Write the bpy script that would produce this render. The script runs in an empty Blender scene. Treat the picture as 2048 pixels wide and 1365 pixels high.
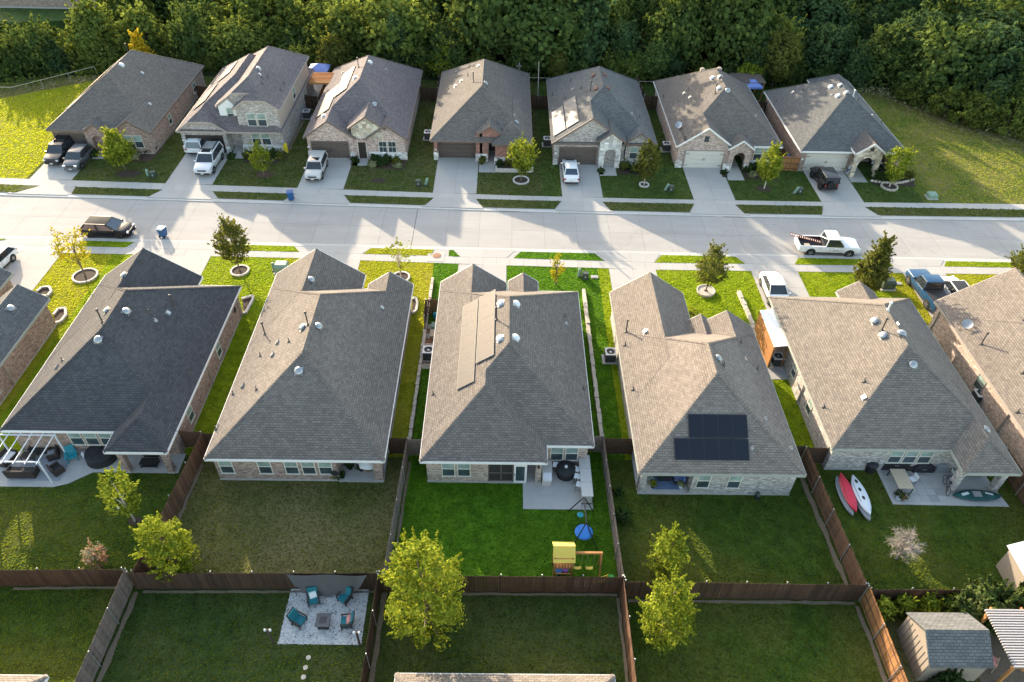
import bpy, math, random
import numpy as np
from mathutils import Vector, Matrix
R = math.radians
SC = bpy.context.scene

# ------------------------------------------------------------------ camera, sky, sun, exposure
cam_d = bpy.data.cameras.new('camera')
cam = bpy.data.objects.new('camera', cam_d)
SC.collection.objects.link(cam)
cam.location = (0, 0, 42.0)
cam.rotation_mode = 'QUATERNION'
cam.rotation_quaternion = (Matrix.Rotation(R(-0.912), 3, 'Z') @ Matrix.Rotation(R(90 - 42.302), 3, 'X')
                           @ Matrix.Rotation(R(1.375), 3, 'Z')).to_quaternion()
cam_d.sensor_width = 36.0
cam_d.lens = 36.0 * 1453.6 / 2048.0
cam_d.clip_start = 0.5
cam_d.clip_end = 2000
SC.camera = cam

SUN_EL, SUN_AZ = 15.3, 60.0            # degrees above the horizon; degrees from -X towards +Y
world = bpy.data.worlds.new('World')
SC.world = world
world.use_nodes = True
wn = world.node_tree
sky = wn.nodes.new('ShaderNodeTexSky')
sky.sky_type = 'NISHITA'
sky.sun_disc = False
sky.sun_elevation = R(SUN_EL)
sky.sun_rotation = R(-(90 - SUN_AZ))
sky.air_density = 1.0
sky.dust_density = 1.5
bg = wn.nodes['Background']
bg.inputs['Strength'].default_value = 0.15
tint = wn.nodes.new('ShaderNodeMix'); tint.data_type = 'RGBA'; tint.blend_type = 'MULTIPLY'   # the photograph's white balance
tint.inputs[0].default_value = 1.0
tint.inputs[7].default_value = (1.10, 1.0, 0.86, 1)
wn.links.new(sky.outputs[0], tint.inputs[6])
wn.links.new(tint.outputs[2], bg.inputs['Color'])

sun_d = bpy.data.lights.new('sun', 'SUN')
sun_d.energy = 2.9
sun_d.angle = R(0.6)
sun_d.color = (1.0, 0.84, 0.62)
sun = bpy.data.objects.new('sun', sun_d)
SC.collection.objects.link(sun)
sd = Vector((-math.cos(R(SUN_AZ)) * math.cos(R(SUN_EL)), math.sin(R(SUN_AZ)) * math.cos(R(SUN_EL)), math.sin(R(SUN_EL))))
sun.rotation_mode = 'QUATERNION'
sun.rotation_quaternion = sd.to_track_quat('Z', 'Y')

SC.view_settings.view_transform = 'Standard'
SC.view_settings.look = 'None'
SC.view_settings.exposure = 2.22
SC.view_settings.gamma = 1.0
SC.view_settings.use_curve_mapping = False
SC.cycles.max_bounces = 6
SC.cycles.transparent_max_bounces = 6

# ------------------------------------------------------------------ materials
MATS = {}
def nmat(name):
    m = bpy.data.materials.new(name)
    m.use_nodes = True
    nt = m.node_tree
    b = nt.nodes['Principled BSDF']
    MATS[name] = m
    return m, nt, b
def rgb(c):
    return (c[0], c[1], c[2], 1.0)
def plain(name, c, rough=0.6, metal=0.0, var=0.12, scale=6.0, bump=0.0, spec=0.4, coat=0.0):
    """a uniform surface with slight wear: noise in colour and roughness"""
    m, nt, b = nmat(name)
    g = nt.nodes.new('ShaderNodeNewGeometry')
    n = nt.nodes.new('ShaderNodeTexNoise')
    n.inputs['Scale'].default_value = scale
    n.inputs['Detail'].default_value = 5
    nt.links.new(g.outputs['Position'], n.inputs['Vector'])
    r = nt.nodes.new('ShaderNodeMix'); r.data_type = 'RGBA'
    r.inputs[6].default_value = rgb([x * (1 - var) for x in c])
    r.inputs[7].default_value = rgb([min(1, x * (1 + var)) for x in c])
    nt.links.new(n.outputs['Fac'], r.inputs[0])
    nt.links.new(r.outputs[2], b.inputs['Base Color'])
    b.inputs['Roughness'].default_value = rough
    b.inputs['Metallic'].default_value = metal
    b.inputs['Specular IOR Level'].default_value = spec
    if coat:
        b.inputs['Coat Weight'].default_value = coat
        b.inputs['Coat Roughness'].default_value = 0.04
    if bump:
        bn = nt.nodes.new('ShaderNodeBump')
        bn.inputs['Strength'].default_value = bump
        bn.inputs['Distance'].default_value = 0.02
        nt.links.new(n.outputs['Fac'], bn.inputs['Height'])
        nt.links.new(bn.outputs[0], b.inputs['Normal'])
    return m
def ramp(nt, fac, stops):
    r = nt.nodes.new('ShaderNodeValToRGB')
    while len(r.color_ramp.elements) < len(stops):
        r.color_ramp.elements.new(0.5)
    for e, (p, c) in zip(r.color_ramp.elements, stops):
        e.position = p; e.color = rgb(c)
    nt.links.new(fac, r.inputs[0])
    return r.outputs[0]
def noise(nt, vec, scale, detail=4, rough=0.55, dist=0.0):
    n = nt.nodes.new('ShaderNodeTexNoise')
    n.inputs['Scale'].default_value = scale
    n.inputs['Detail'].default_value = detail
    n.inputs['Roughness'].default_value = rough
    n.inputs['Distortion'].default_value = dist
    nt.links.new(vec, n.inputs['Vector'])
    return n.outputs['Fac']
def math_n(nt, op, a, b=None, clamp=False):
    n = nt.nodes.new('ShaderNodeMath'); n.operation = op; n.use_clamp = clamp
    for i, v in enumerate((a, b)):
        if v is None: continue
        if isinstance(v, (int, float)): n.inputs[i].default_value = v
        else: nt.links.new(v, n.inputs[i])
    return n.outputs[0]
def mixc(nt, fac, a, b, mode='MIX'):
    n = nt.nodes.new('ShaderNodeMix'); n.data_type = 'RGBA'; n.blend_type = mode
    if isinstance(fac, (int, float)): n.inputs[0].default_value = fac
    else: nt.links.new(fac, n.inputs[0])
    for i, v in ((6, a), (7, b)):
        if isinstance(v, (tuple, list)): n.inputs[i].default_value = rgb(v)
        else: nt.links.new(v, n.inputs[i])
    return n.outputs[2]
def wall_uv(nt, vmul=1.0):
    """metres along the wall (or the eave) and up it, from the world position and the face's own direction"""
    g = nt.nodes.new('ShaderNodeNewGeometry')
    p = nt.nodes.new('ShaderNodeSeparateXYZ'); nt.links.new(g.outputs['Position'], p.inputs[0])
    q = nt.nodes.new('ShaderNodeSeparateXYZ'); nt.links.new(g.outputs['True Normal'], q.inputs[0])
    ax = math_n(nt, 'ABSOLUTE', q.outputs[0]); ay = math_n(nt, 'ABSOLUTE', q.outputs[1])
    sel = math_n(nt, 'GREATER_THAN', ax, ay)
    d = math_n(nt, 'SUBTRACT', p.outputs[1], p.outputs[0])
    u = math_n(nt, 'ADD', p.outputs[0], math_n(nt, 'MULTIPLY', sel, d))
    v = math_n(nt, 'MULTIPLY', p.outputs[2], vmul)
    c = nt.nodes.new('ShaderNodeCombineXYZ')
    nt.links.new(u, c.inputs[0]); nt.links.new(v, c.inputs[1])
    return c.outputs[0], g.outputs['Position']
def bricktex(nt, vec, w, h, mortar, c1, c2, cm, bias=0.0, offset=0.5):
    t = nt.nodes.new('ShaderNodeTexBrick')
    t.inputs['Scale'].default_value = 1.0
    t.inputs['Brick Width'].default_value = w
    t.inputs['Row Height'].default_value = h
    t.inputs['Mortar Size'].default_value = mortar
    t.inputs['Mortar Smooth'].default_value = 0.1
    t.inputs['Bias'].default_value = bias
    t.inputs['Color1'].default_value = rgb(c1)
    t.inputs['Color2'].default_value = rgb(c2)
    t.inputs['Mortar'].default_value = rgb(cm)
    t.offset = offset
    nt.links.new(vec, t.inputs['Vector'])
    return t
def shingle(name, dark, light):
    m, nt, b = nmat(name)
    uv, pos = wall_uv(nt, 1.744)
    t = bricktex(nt, uv, 0.31, 0.17, 0.010, dark, light, [x * 0.45 for x in dark])
    mid = [(a + c) / 2 for a, c in zip(dark, light)]
    # a second, wider blend of granule colours so that neighbouring tabs differ
    sc = nt.nodes.new('ShaderNodeMapping'); sc.inputs['Scale'].default_value = (3.22, 5.88, 1)
    nt.links.new(uv, sc.inputs[0])
    sn = nt.nodes.new('ShaderNodeVectorMath'); sn.operation = 'FLOOR'; nt.links.new(sc.outputs[0], sn.inputs[0])
    wn_ = nt.nodes.new('ShaderNodeTexWhiteNoise'); wn_.noise_dimensions = '2D'; nt.links.new(sn.outputs[0], wn_.inputs['Vector'])
    k = math_n(nt, 'ADD', math_n(nt, 'MULTIPLY', wn_.outputs['Value'], 0.15), 0.925)
    big = math_n(nt, 'ADD', math_n(nt, 'MULTIPLY', noise(nt, pos, 0.5, 5, 0.6), 0.3), 0.85)
    grain = math_n(nt, 'ADD', math_n(nt, 'MULTIPLY', noise(nt, pos, 22, 3, 0.7), 0.5), 0.75)
    kk = math_n(nt, 'MULTIPLY', math_n(nt, 'MULTIPLY', k, big), grain)
    vm = nt.nodes.new('ShaderNodeVectorMath'); vm.operation = 'SCALE'
    nt.links.new(t.outputs['Color'], vm.inputs[0]); nt.links.new(kk, vm.inputs['Scale'])
    nt.links.new(vm.outputs[0], b.inputs['Base Color'])
    b.inputs['Roughness'].default_value = 0.95
    b.inputs['Specular IOR Level'].default_value = 0.2
    bn = nt.nodes.new('ShaderNodeBump'); bn.inputs['Strength'].default_value = 0.8; bn.inputs['Distance'].default_value = 0.012
    h = math_n(nt, 'SUBTRACT', math_n(nt, 'ADD', wn_.outputs['Value'], grain), math_n(nt, 'MULTIPLY', t.outputs['Fac'], 2.0))
    nt.links.new(h, bn.inputs['Height']); nt.links.new(bn.outputs[0], b.inputs['Normal'])
    return m
def brick(name, c1, c2, cm, w=0.21, h=0.075, mortar=0.011, patch=0.6):
    m, nt, b = nmat(name)
    uv, pos = wall_uv(nt)
    t = bricktex(nt, uv, w, h, mortar, c1, c2, cm)
    k = math_n(nt, 'ADD', math_n(nt, 'MULTIPLY', noise(nt, pos, 3.2, 6, 0.75), patch), 1 - patch / 2)
    sc = nt.nodes.new('ShaderNodeMapping'); sc.inputs['Scale'].default_value = (1 / w, 1 / h, 1)
    nt.links.new(uv, sc.inputs[0])
    sn = nt.nodes.new('ShaderNodeVectorMath'); sn.operation = 'FLOOR'; nt.links.new(sc.outputs[0], sn.inputs[0])
    wn_ = nt.nodes.new('ShaderNodeTexWhiteNoise'); wn_.noise_dimensions = '2D'; nt.links.new(sn.outputs[0], wn_.inputs['Vector'])
    k2 = math_n(nt, 'MULTIPLY', k, math_n(nt, 'ADD', math_n(nt, 'MULTIPLY', wn_.outputs['Value'], 0.7), 0.65))
    vm = nt.nodes.new('ShaderNodeVectorMath'); vm.operation = 'SCALE'
    nt.links.new(t.outputs['Color'], vm.inputs[0]); nt.links.new(k2, vm.inputs['Scale'])
    nt.links.new(vm.outputs[0], b.inputs['Base Color'])
    b.inputs['Roughness'].default_value = 0.9
    b.inputs['Specular IOR Level'].default_value = 0.25
    bn = nt.nodes.new('ShaderNodeBump'); bn.inputs['Strength'].default_value = 0.7; bn.inputs['Distance'].default_value = 0.01
    nt.links.new(math_n(nt, 'SUBTRACT', 1.0, t.outputs['Fac']), bn.inputs['Height'])
    nt.links.new(bn.outputs[0], b.inputs['Normal'])
    return m
def grass(name, c1, c2, c3, s_patch=0.35, amt3=0.5, fine=0.55):
    """c1/c2 mix on the scale of tufts, c3 comes in as larger patches (thin, dry or bare places)"""
    m, nt, b = nmat(name)
    g = nt.nodes.new('ShaderNodeNewGeometry'); pos = g.outputs['Position']
    st = nt.nodes.new('ShaderNodeMapping'); st.inputs['Scale'].default_value = (0.6, 1.7, 1); nt.links.new(pos, st.inputs[0])
    f1 = noise(nt, pos, 1.1, 8, 0.78)
    col = ramp(nt, f1, [(0.36, [q * 0.72 for q in c1]), (0.64, [q * 1.2 for q in c2])])
    f3 = noise(nt, pos, s_patch, 5, 0.62, 0.6)
    f3b = ramp(nt, f3, [(0.52 - 0.2 * amt3, (0, 0, 0)), (0.70 - 0.1 * amt3, (1, 1, 1))])
    col = mixc(nt, math_n(nt, 'MULTIPLY', f3b, min(1, amt3 * 1.3)), col, c3)
    fn = noise(nt, pos, 6.5, 5, 0.9)
    fw = noise(nt, st.outputs[0], 3.2, 3, 0.8)
    k = math_n(nt, 'ADD', math_n(nt, 'MULTIPLY', math_n(nt, 'ADD', math_n(nt, 'MULTIPLY', fn, 1.5), fw), fine), 1 - fine * 1.25)
    vm = nt.nodes.new('ShaderNodeVectorMath'); vm.operation = 'SCALE'
    nt.links.new(col, vm.inputs[0]); nt.links.new(k, vm.inputs['Scale'])
    nt.links.new(vm.outputs[0], b.inputs['Base Color'])
    b.inputs['Roughness'].default_value = 0.95
    b.inputs['Specular IOR Level'].default_value = 0.1
    bn = nt.nodes.new('ShaderNodeBump'); bn.inputs['Strength'].default_value = 1.0; bn.inputs['Distance'].default_value = 0.06
    nt.links.new(math_n(nt, 'ADD', fn, math_n(nt, 'MULTIPLY', fw, 0.7)), bn.inputs['Height'])
    nt.links.new(bn.outputs[0], b.inputs['Normal'])
    return m
def concrete(name, c, stain=0.25, scale=0.7, crack=False):
    m, nt, b = nmat(name)
    g = nt.nodes.new('ShaderNodeNewGeometry'); pos = g.outputs['Position']
    oi = nt.nodes.new('ShaderNodeObjectInfo')
    st = nt.nodes.new('ShaderNodeMapping'); st.inputs['Scale'].default_value = (0.25, 2.4, 1); nt.links.new(pos, st.inputs[0])
    a = noise(nt, pos, scale, 7, 0.65)
    s2 = noise(nt, st.outputs[0], 1.6, 4, 0.6)
    f = noise(nt, pos, 14, 4, 0.8)
    k = math_n(nt, 'ADD', math_n(nt, 'MULTIPLY', a, stain), 1 - stain / 2)
    k = math_n(nt, 'ADD', k, math_n(nt, 'MULTIPLY', math_n(nt, 'SUBTRACT', s2, 0.5), stain * 0.6))
    k = math_n(nt, 'ADD', k, math_n(nt, 'MULTIPLY', math_n(nt, 'SUBTRACT', f, 0.5), 0.22))
    k = math_n(nt, 'ADD', k, math_n(nt, 'MULTIPLY', math_n(nt, 'SUBTRACT', oi.outputs['Random'], 0.5), 0.07))
    vm = nt.nodes.new('ShaderNodeVectorMath'); vm.operation = 'SCALE'
    vm.inputs[0].default_value = c
    if crack:
        vo = nt.nodes.new('ShaderNodeTexVoronoi'); vo.feature = 'DISTANCE_TO_EDGE'; vo.inputs['Scale'].default_value = 0.13
        wob = nt.nodes.new('ShaderNodeTexNoise'); wob.inputs['Scale'].default_value = 0.5; wob.inputs['Detail'].default_value = 5; nt.links.new(pos, wob.inputs['Vector'])
        ad = nt.nodes.new('ShaderNodeVectorMath'); ad.operation = 'MULTIPLY_ADD'; ad.inputs[1].default_value = (3, 3, 0); nt.links.new(wob.outputs['Color'], ad.inputs[0]); nt.links.new(pos, ad.inputs[2])
        nt.links.new(ad.outputs[0], vo.inputs['Vector'])
        line = math_n(nt, 'LESS_THAN', vo.outputs['Distance'], 0.0028)
        part = math_n(nt, 'GREATER_THAN', noise(nt, pos, 0.09, 2), 0.5)
        k = math_n(nt, 'SUBTRACT', k, math_n(nt, 'MULTIPLY', math_n(nt, 'MULTIPLY', line, part), 0.2))
        lane = noise(nt, st.outputs[0], 0.35, 3, 0.5)
        k = math_n(nt, 'ADD', k, math_n(nt, 'MULTIPLY', math_n(nt, 'SUBTRACT', lane, 0.5), 0.25))
    nt.links.new(k, vm.inputs['Scale'])
    nt.links.new(vm.outputs[0], b.inputs['Base Color'])
    b.inputs['Roughness'].default_value = 0.9
    b.inputs['Specular IOR Level'].default_value = 0.2
    bn = nt.nodes.new('ShaderNodeBump'); bn.inputs['Strength'].default_value = 0.25; bn.inputs['Distance'].default_value = 0.01
    nt.links.new(f, bn.inputs['Height']); nt.links.new(bn.outputs[0], b.inputs['Normal'])
    return m
def foliage(name, c1, c2, c3, trans=0.35, var=0.25, glow=1.0):
    """leaf colour varies from clump to clump and from tree to tree"""
    m, nt, b = nmat(name)
    nt.nodes.remove(b)
    g = nt.nodes.new('ShaderNodeNewGeometry')
    oi = nt.nodes.new('ShaderNodeObjectInfo')
    rl = g.outputs['Random Per Island']
    f = noise(nt, g.outputs['Position'], 0.8, 3, 0.6)
    mixf = math_n(nt, 'ADD', math_n(nt, 'MULTIPLY', f, 0.75), math_n(nt, 'MULTIPLY', rl, 0.35))
    col = ramp(nt, mixf, [(0.25, c1), (0.52, c2), (0.82, c3)])
    k = math_n(nt, 'ADD', math_n(nt, 'MULTIPLY', oi.outputs['Random'], var * 2), 1 - var)
    vm = nt.nodes.new('ShaderNodeVectorMath'); vm.operation = 'SCALE'
    nt.links.new(col, vm.inputs[0]); nt.links.new(k, vm.inputs['Scale'])
    d = nt.nodes.new('ShaderNodeBsdfDiffuse'); t = nt.nodes.new('ShaderNodeBsdfTranslucent')
    nt.links.new(vm.outputs[0], d.inputs[0])
    tc = mixc(nt, 0.5, vm.outputs[0], (c3[0] * 1.3 * glow, c3[1] * 1.3 * glow, c3[2] * 0.6 * glow))
    nt.links.new(tc, t.inputs[0])
    mx = nt.nodes.new('ShaderNodeMixShader'); mx.inputs[0].default_value = trans
    nt.links.new(d.outputs[0], mx.inputs[1]); nt.links.new(t.outputs[0], mx.inputs[2])
    nt.links.new(mx.outputs[0], nt.nodes['Material Output'].inputs['Surface'])
    return m
def wood(name, c, var=0.5, stretch=(9, 9, 0.7)):
    m, nt, b = nmat(name)
    g = nt.nodes.new('ShaderNodeNewGeometry'); pos = g.outputs['Position']
    st = nt.nodes.new('ShaderNodeMapping'); st.inputs['Scale'].default_value = stretch; nt.links.new(pos, st.inputs[0])
    f = noise(nt, st.outputs[0], 1.0, 4, 0.7)
    rl = g.outputs['Random Per Island']
    f2 = noise(nt, pos, 0.6, 4, 0.6)
    k = math_n(nt, 'ADD', math_n(nt, 'MULTIPLY', math_n(nt, 'ADD', math_n(nt, 'ADD', f, rl), f2), var * 0.8), 1 - var * 1.2)
    vm = nt.nodes.new('ShaderNodeVectorMath'); vm.operation = 'SCALE'
    vm.inputs[0].default_value = c; nt.links.new(k, vm.inputs['Scale'])
    nt.links.new(vm.outputs[0], b.inputs['Base Color'])
    b.inputs['Roughness'].default_value = 0.8
    b.inputs['Specular IOR Level'].default_value = 0.2
    return m
def glass(name, c, rough=0.06):
    m, nt, b = nmat(name)
    g = nt.nodes.new('ShaderNodeNewGeometry')
    n = noise(nt, g.outputs['Position'], 1.2, 2)
    nt.links.new(ramp(nt, n, [(0.3, [x * 0.7 for x in c]), (0.7, [x * 1.3 for x in c])]), b.inputs['Base Color'])
    b.inputs['Roughness'].default_value = rough
    b.inputs['Specular IOR Level'].default_value = 0.9
    return m

# roofs
shingle('shingle_grey', (0.138, 0.121, 0.110), (0.184, 0.164, 0.148))
shingle('shingle_charcoal', (0.059, 0.060, 0.065), (0.084, 0.082, 0.087))
shingle('shingle_taupe', (0.172, 0.147, 0.128), (0.229, 0.197, 0.171))
shingle('shingle_weathered', (0.160, 0.140, 0.124), (0.217, 0.189, 0.164))
shingle('shingle_slate', (0.108, 0.110, 0.112), (0.149, 0.149, 0.148))
shingle('shingle_violet', (0.143, 0.123, 0.125), (0.195, 0.168, 0.170))
# walls
brick('brick_tan', (0.30, 0.20, 0.15), (0.50, 0.39, 0.31), (0.46, 0.42, 0.38))
brick('brick_brown', (0.22, 0.13, 0.10), (0.40, 0.28, 0.22), (0.38, 0.33, 0.30))
brick('brick_grey', (0.22, 0.19, 0.17), (0.48, 0.44, 0.41), (0.45, 0.43, 0.41))
brick('brick_pink', (0.36, 0.23, 0.18), (0.56, 0.43, 0.36), (0.50, 0.45, 0.42))
brick('brick_red', (0.24, 0.08, 0.06), (0.38, 0.15, 0.11), (0.34, 0.27, 0.24))
brick('stone_white', (0.58, 0.56, 0.53), (0.74, 0.72, 0.69), (0.52, 0.50, 0.47), 0.45, 0.25, 0.015, 0.25)
brick('stone_cream', (0.42, 0.33, 0.22), (0.60, 0.55, 0.45), (0.44, 0.41, 0.36), 0.42, 0.26, 0.03, 0.4)
plain('stucco_tan', (0.40, 0.32, 0.26), 0.9, var=0.06, scale=2)
plain('siding_white', (0.72, 0.72, 0.70), 0.7, var=0.05)
plain('siding_beige', (0.27, 0.225, 0.18), 0.75, var=0.05)
plain('trim_white', (0.72, 0.71, 0.69), 0.55, var=0.06)
plain('trim_brown', (0.16, 0.12, 0.10), 0.6, var=0.1)
plain('trim_taupe', (0.34, 0.29, 0.25), 0.6, var=0.08)
plain('trim_sage', (0.33, 0.345, 0.30), 0.6, var=0.08)
plain('frame_cream', (0.62, 0.58, 0.50), 0.5, var=0.06)
plain('door_brown', (0.105, 0.082, 0.070), 0.55, var=0.15, scale=2)
plain('door_cream', (0.60, 0.56, 0.50), 0.55, var=0.06, scale=2)
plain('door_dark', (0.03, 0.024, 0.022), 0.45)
plain('black_iron', (0.02, 0.02, 0.022), 0.5, spec=0.5)
glass('pane_reflect_pale', (0.25, 0.33, 0.30), 0.25)  # pale green base colour paints the reflection in the upper sashes
glass('pane_dark', (0.045, 0.065, 0.075), 0.12)
plain('screen_mesh', (0.035, 0.032, 0.03), 0.8)
# ground
grass('turf_bright', (0.036, 0.095, 0.005), (0.070, 0.150, 0.009), (0.060, 0.105, 0.008), 0.3, 0.35, 0.75)
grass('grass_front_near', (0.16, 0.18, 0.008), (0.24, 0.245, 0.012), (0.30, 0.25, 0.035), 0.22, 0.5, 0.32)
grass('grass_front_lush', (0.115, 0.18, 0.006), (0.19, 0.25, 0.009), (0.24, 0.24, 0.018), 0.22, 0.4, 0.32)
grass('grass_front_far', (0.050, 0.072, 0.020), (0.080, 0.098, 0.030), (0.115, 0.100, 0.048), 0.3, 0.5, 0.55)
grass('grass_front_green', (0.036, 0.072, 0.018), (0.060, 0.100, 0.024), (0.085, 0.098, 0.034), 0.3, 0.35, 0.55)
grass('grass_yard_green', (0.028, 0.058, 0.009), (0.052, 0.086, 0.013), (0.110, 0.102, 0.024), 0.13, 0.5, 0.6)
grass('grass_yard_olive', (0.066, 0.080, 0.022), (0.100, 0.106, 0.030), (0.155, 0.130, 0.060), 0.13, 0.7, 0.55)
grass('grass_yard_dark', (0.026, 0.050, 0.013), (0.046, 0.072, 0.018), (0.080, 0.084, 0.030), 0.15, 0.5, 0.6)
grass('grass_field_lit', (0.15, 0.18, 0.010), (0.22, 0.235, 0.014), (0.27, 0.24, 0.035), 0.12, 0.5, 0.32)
grass('grass_meadow', (0.055, 0.090, 0.018), (0.095, 0.125, 0.026), (0.24, 0.18, 0.085), 0.26, 0.5, 0.5)
grass('dry_grass', (0.17, 0.13, 0.07), (0.26, 0.20, 0.115), (0.10, 0.11, 0.04), 0.4, 0.5, 0.5)
grass('wood_floor', (0.020, 0.030, 0.012), (0.035, 0.045, 0.018), (0.05, 0.045, 0.025), 0.3, 0.5, 0.5)
plain('soil', (0.15, 0.115, 0.08), 0.95, var=0.35, scale=5, bump=0.6)
plain('mulch', (0.045, 0.030, 0.022), 0.95, var=0.5, scale=18, bump=0.8)
plain('mulch_red', (0.075, 0.042, 0.030), 0.95, var=0.5, scale=18, bump=0.8)
concrete('concrete_road', (0.345, 0.325, 0.305), 0.26, 0.35, True)
concrete('concrete_walk', (0.40, 0.38, 0.355), 0.2)
concrete('concrete_drive', (0.385, 0.367, 0.345), 0.2)
concrete('concrete_patio', (0.38, 0.365, 0.35), 0.35)
concrete('concrete_kerb', (0.47, 0.45, 0.42), 0.2)
concrete('foundation', (0.40, 0.38, 0.35), 0.3)
plain('joint_dark', (0.14, 0.125, 0.11), 0.95, var=0.2)
plain('joint_tar', (0.05, 0.05, 0.05), 0.9)
plain('stone_edge', (0.46, 0.40, 0.33), 0.9, var=0.3, scale=3, bump=0.5)
plain('stone_ring', (0.52, 0.49, 0.45), 0.9, var=0.2, scale=4, bump=0.4)
def gravel(name):
    m, nt, b = nmat(name)
    g = nt.nodes.new('ShaderNodeNewGeometry'); pos = g.outputs['Position']
    v = nt.nodes.new('ShaderNodeTexVoronoi'); v.inputs['Scale'].default_value = 13; nt.links.new(pos, v.inputs['Vector'])
    q = nt.nodes.new('ShaderNodeSeparateXYZ'); nt.links.new(v.outputs['Color'], q.inputs[0])
    f = math_n(nt, 'ADD', q.outputs[0], math_n(nt, 'MULTIPLY', math_n(nt, 'SUBTRACT', noise(nt, pos, 1.2, 3), 0.5), 0.8))
    nt.links.new(ramp(nt, f, [(0.0, (0.20, 0.20, 0.20)), (0.10, (0.52, 0.51, 0.51)), (0.5, (0.60, 0.59, 0.58)), (1.0, (0.70, 0.69, 0.68))]), b.inputs['Base Color'])
    b.inputs['Roughness'].default_value = 0.9
    bn = nt.nodes.new('ShaderNodeBump'); bn.inputs['Strength'].default_value = 1.0; bn.inputs['Distance'].default_value = 0.04; nt.links.new(v.outputs['Distance'], bn.inputs['Height']); nt.links.new(bn.outputs[0], b.inputs['Normal'])
gravel('gravel_white')
plain('slat_grey', (0.40, 0.38, 0.38), 0.7, var=0.08)
plain('clay_lid', (0.26, 0.12, 0.07), 0.8)
# wood and fences
wood('fence_dark', (0.060, 0.036, 0.024), 0.75)
wood('fence_brown', (0.125, 0.070, 0.044), 0.75)
wood('fence_orange', (0.30, 0.145, 0.058), 0.7)
wood('fence_grey', (0.17, 0.135, 0.115), 0.75)
wood('cedar', (0.42, 0.20, 0.075), 0.5, (2, 2, 2))
plain('galvanised', (0.42, 0.42, 0.42), 0.45, 0.7)
# leaves
foliage('leaf_wood', (0.027, 0.048, 0.018), (0.065, 0.103, 0.032), (0.133, 0.173, 0.045), 0.3)
foliage('leaf_wood_olive', (0.038, 0.057, 0.016), (0.098, 0.132, 0.031), (0.196, 0.230, 0.054), 0.35)
foliage('leaf_wood_deep', (0.024, 0.045, 0.023), (0.050, 0.086, 0.036), (0.090, 0.135, 0.050), 0.25)
foliage('leaf_lime', (0.035, 0.062, 0.010), (0.125, 0.175, 0.020), (0.40, 0.42, 0.055), 0.38, 0.1)  # shaded, mid and sunlit leaf tones mixed into the colour ramp
foliage('leaf_yellow', (0.15, 0.14, 0.012), (0.30, 0.27, 0.022), (0.48, 0.41, 0.04), 0.4, 0.1)
foliage('leaf_orange', (0.30, 0.19, 0.015), (0.46, 0.33, 0.025), (0.60, 0.46, 0.04), 0.4, 0.1)
foliage('leaf_olive', (0.035, 0.048, 0.014), (0.10, 0.115, 0.028), (0.21, 0.21, 0.055), 0.4, 0.15)
foliage('leaf_shrub', (0.014, 0.032, 0.010), (0.034, 0.060, 0.018), (0.065, 0.095, 0.030), 0.2, 0.2)
foliage('leaf_pale', (0.16, 0.18, 0.09), (0.27, 0.29, 0.15), (0.38, 0.38, 0.22), 0.3, 0.1)
foliage('leaf_glossy', (0.020, 0.036, 0.010), (0.050, 0.075, 0.020), (0.11, 0.13, 0.045), 0.2, 0.1)
foliage('leaf_red', (0.10, 0.13, 0.06), (0.24, 0.26, 0.15), (0.46, 0.17, 0.13), 0.3, 0.1)
plain('bark', (0.16, 0.125, 0.095), 0.95, var=0.3, scale=8, bump=0.6)
plain('twig_pale', (0.34, 0.295, 0.25), 0.9, var=0.2, scale=8)
plain('bark_pale', (0.46, 0.40, 0.34), 0.9, var=0.15, scale=8)
plain('bark_dark', (0.07, 0.052, 0.04), 0.95, var=0.3, scale=8, bump=0.6)
# blades of grass: darker at the thatch, thin enough to glow when the low sun stands behind them
foliage('blade_bright', (0.041, 0.128, 0.005), (0.082, 0.217, 0.009), (0.117, 0.254, 0.013), 0.52, 0.0, 1.5)
foliage('blade_front', (0.177, 0.235, 0.011), (0.295, 0.334, 0.018), (0.373, 0.373, 0.032), 0.52, 0.0, 1.5)
foliage('blade_lush', (0.123, 0.221, 0.008), (0.220, 0.313, 0.013), (0.282, 0.340, 0.019), 0.52, 0.0, 1.5)
foliage('blade_far', (0.050, 0.086, 0.015), (0.084, 0.123, 0.023), (0.126, 0.141, 0.039), 0.52, 0.0, 1.5)
foliage('blade_yard', (0.039, 0.077, 0.007), (0.074, 0.122, 0.012), (0.134, 0.147, 0.022), 0.60, 0.0, 2.6)
foliage('blade_olive', (0.076, 0.102, 0.018), (0.094, 0.119, 0.022), (0.128, 0.136, 0.035), 0.60, 0.0, 2.6)
foliage('blade_meadow', (0.091, 0.162, 0.024), (0.164, 0.244, 0.037), (0.328, 0.304, 0.092), 0.52, 0.0, 1.5)
# paint, metal, plastic, cloth
for nm, c in dict(paint_black=(0.012, 0.012, 0.014), paint_graphite=(0.10, 0.11, 0.125), paint_white=(0.72, 0.73, 0.74),
                  paint_pearl=(0.60, 0.61, 0.62), paint_silver=(0.46, 0.45, 0.43), paint_blue=(0.012, 0.06, 0.14),
                  paint_navy=(0.008, 0.009, 0.014)).items():
    plain(nm, c, 0.34, 0.0, 0.03, 2.0, spec=0.5, coat=0.35)
b_ = MATS['paint_navy'].node_tree.nodes['Principled BSDF']; b_.inputs['Coat Weight'].default_value = 0.1; b_.inputs['Specular IOR Level'].default_value = 0.25
plain('tyre', (0.018, 0.018, 0.018), 0.9)
plain('rim_alloy', (0.42, 0.42, 0.43), 0.35, 0.8)
plain('rim_black', (0.03, 0.03, 0.03), 0.4, 0.5)
plain('chrome', (0.62, 0.62, 0.62), 0.2, 0.9)
plain('black_plastic', (0.022, 0.022, 0.024), 0.6)
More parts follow.
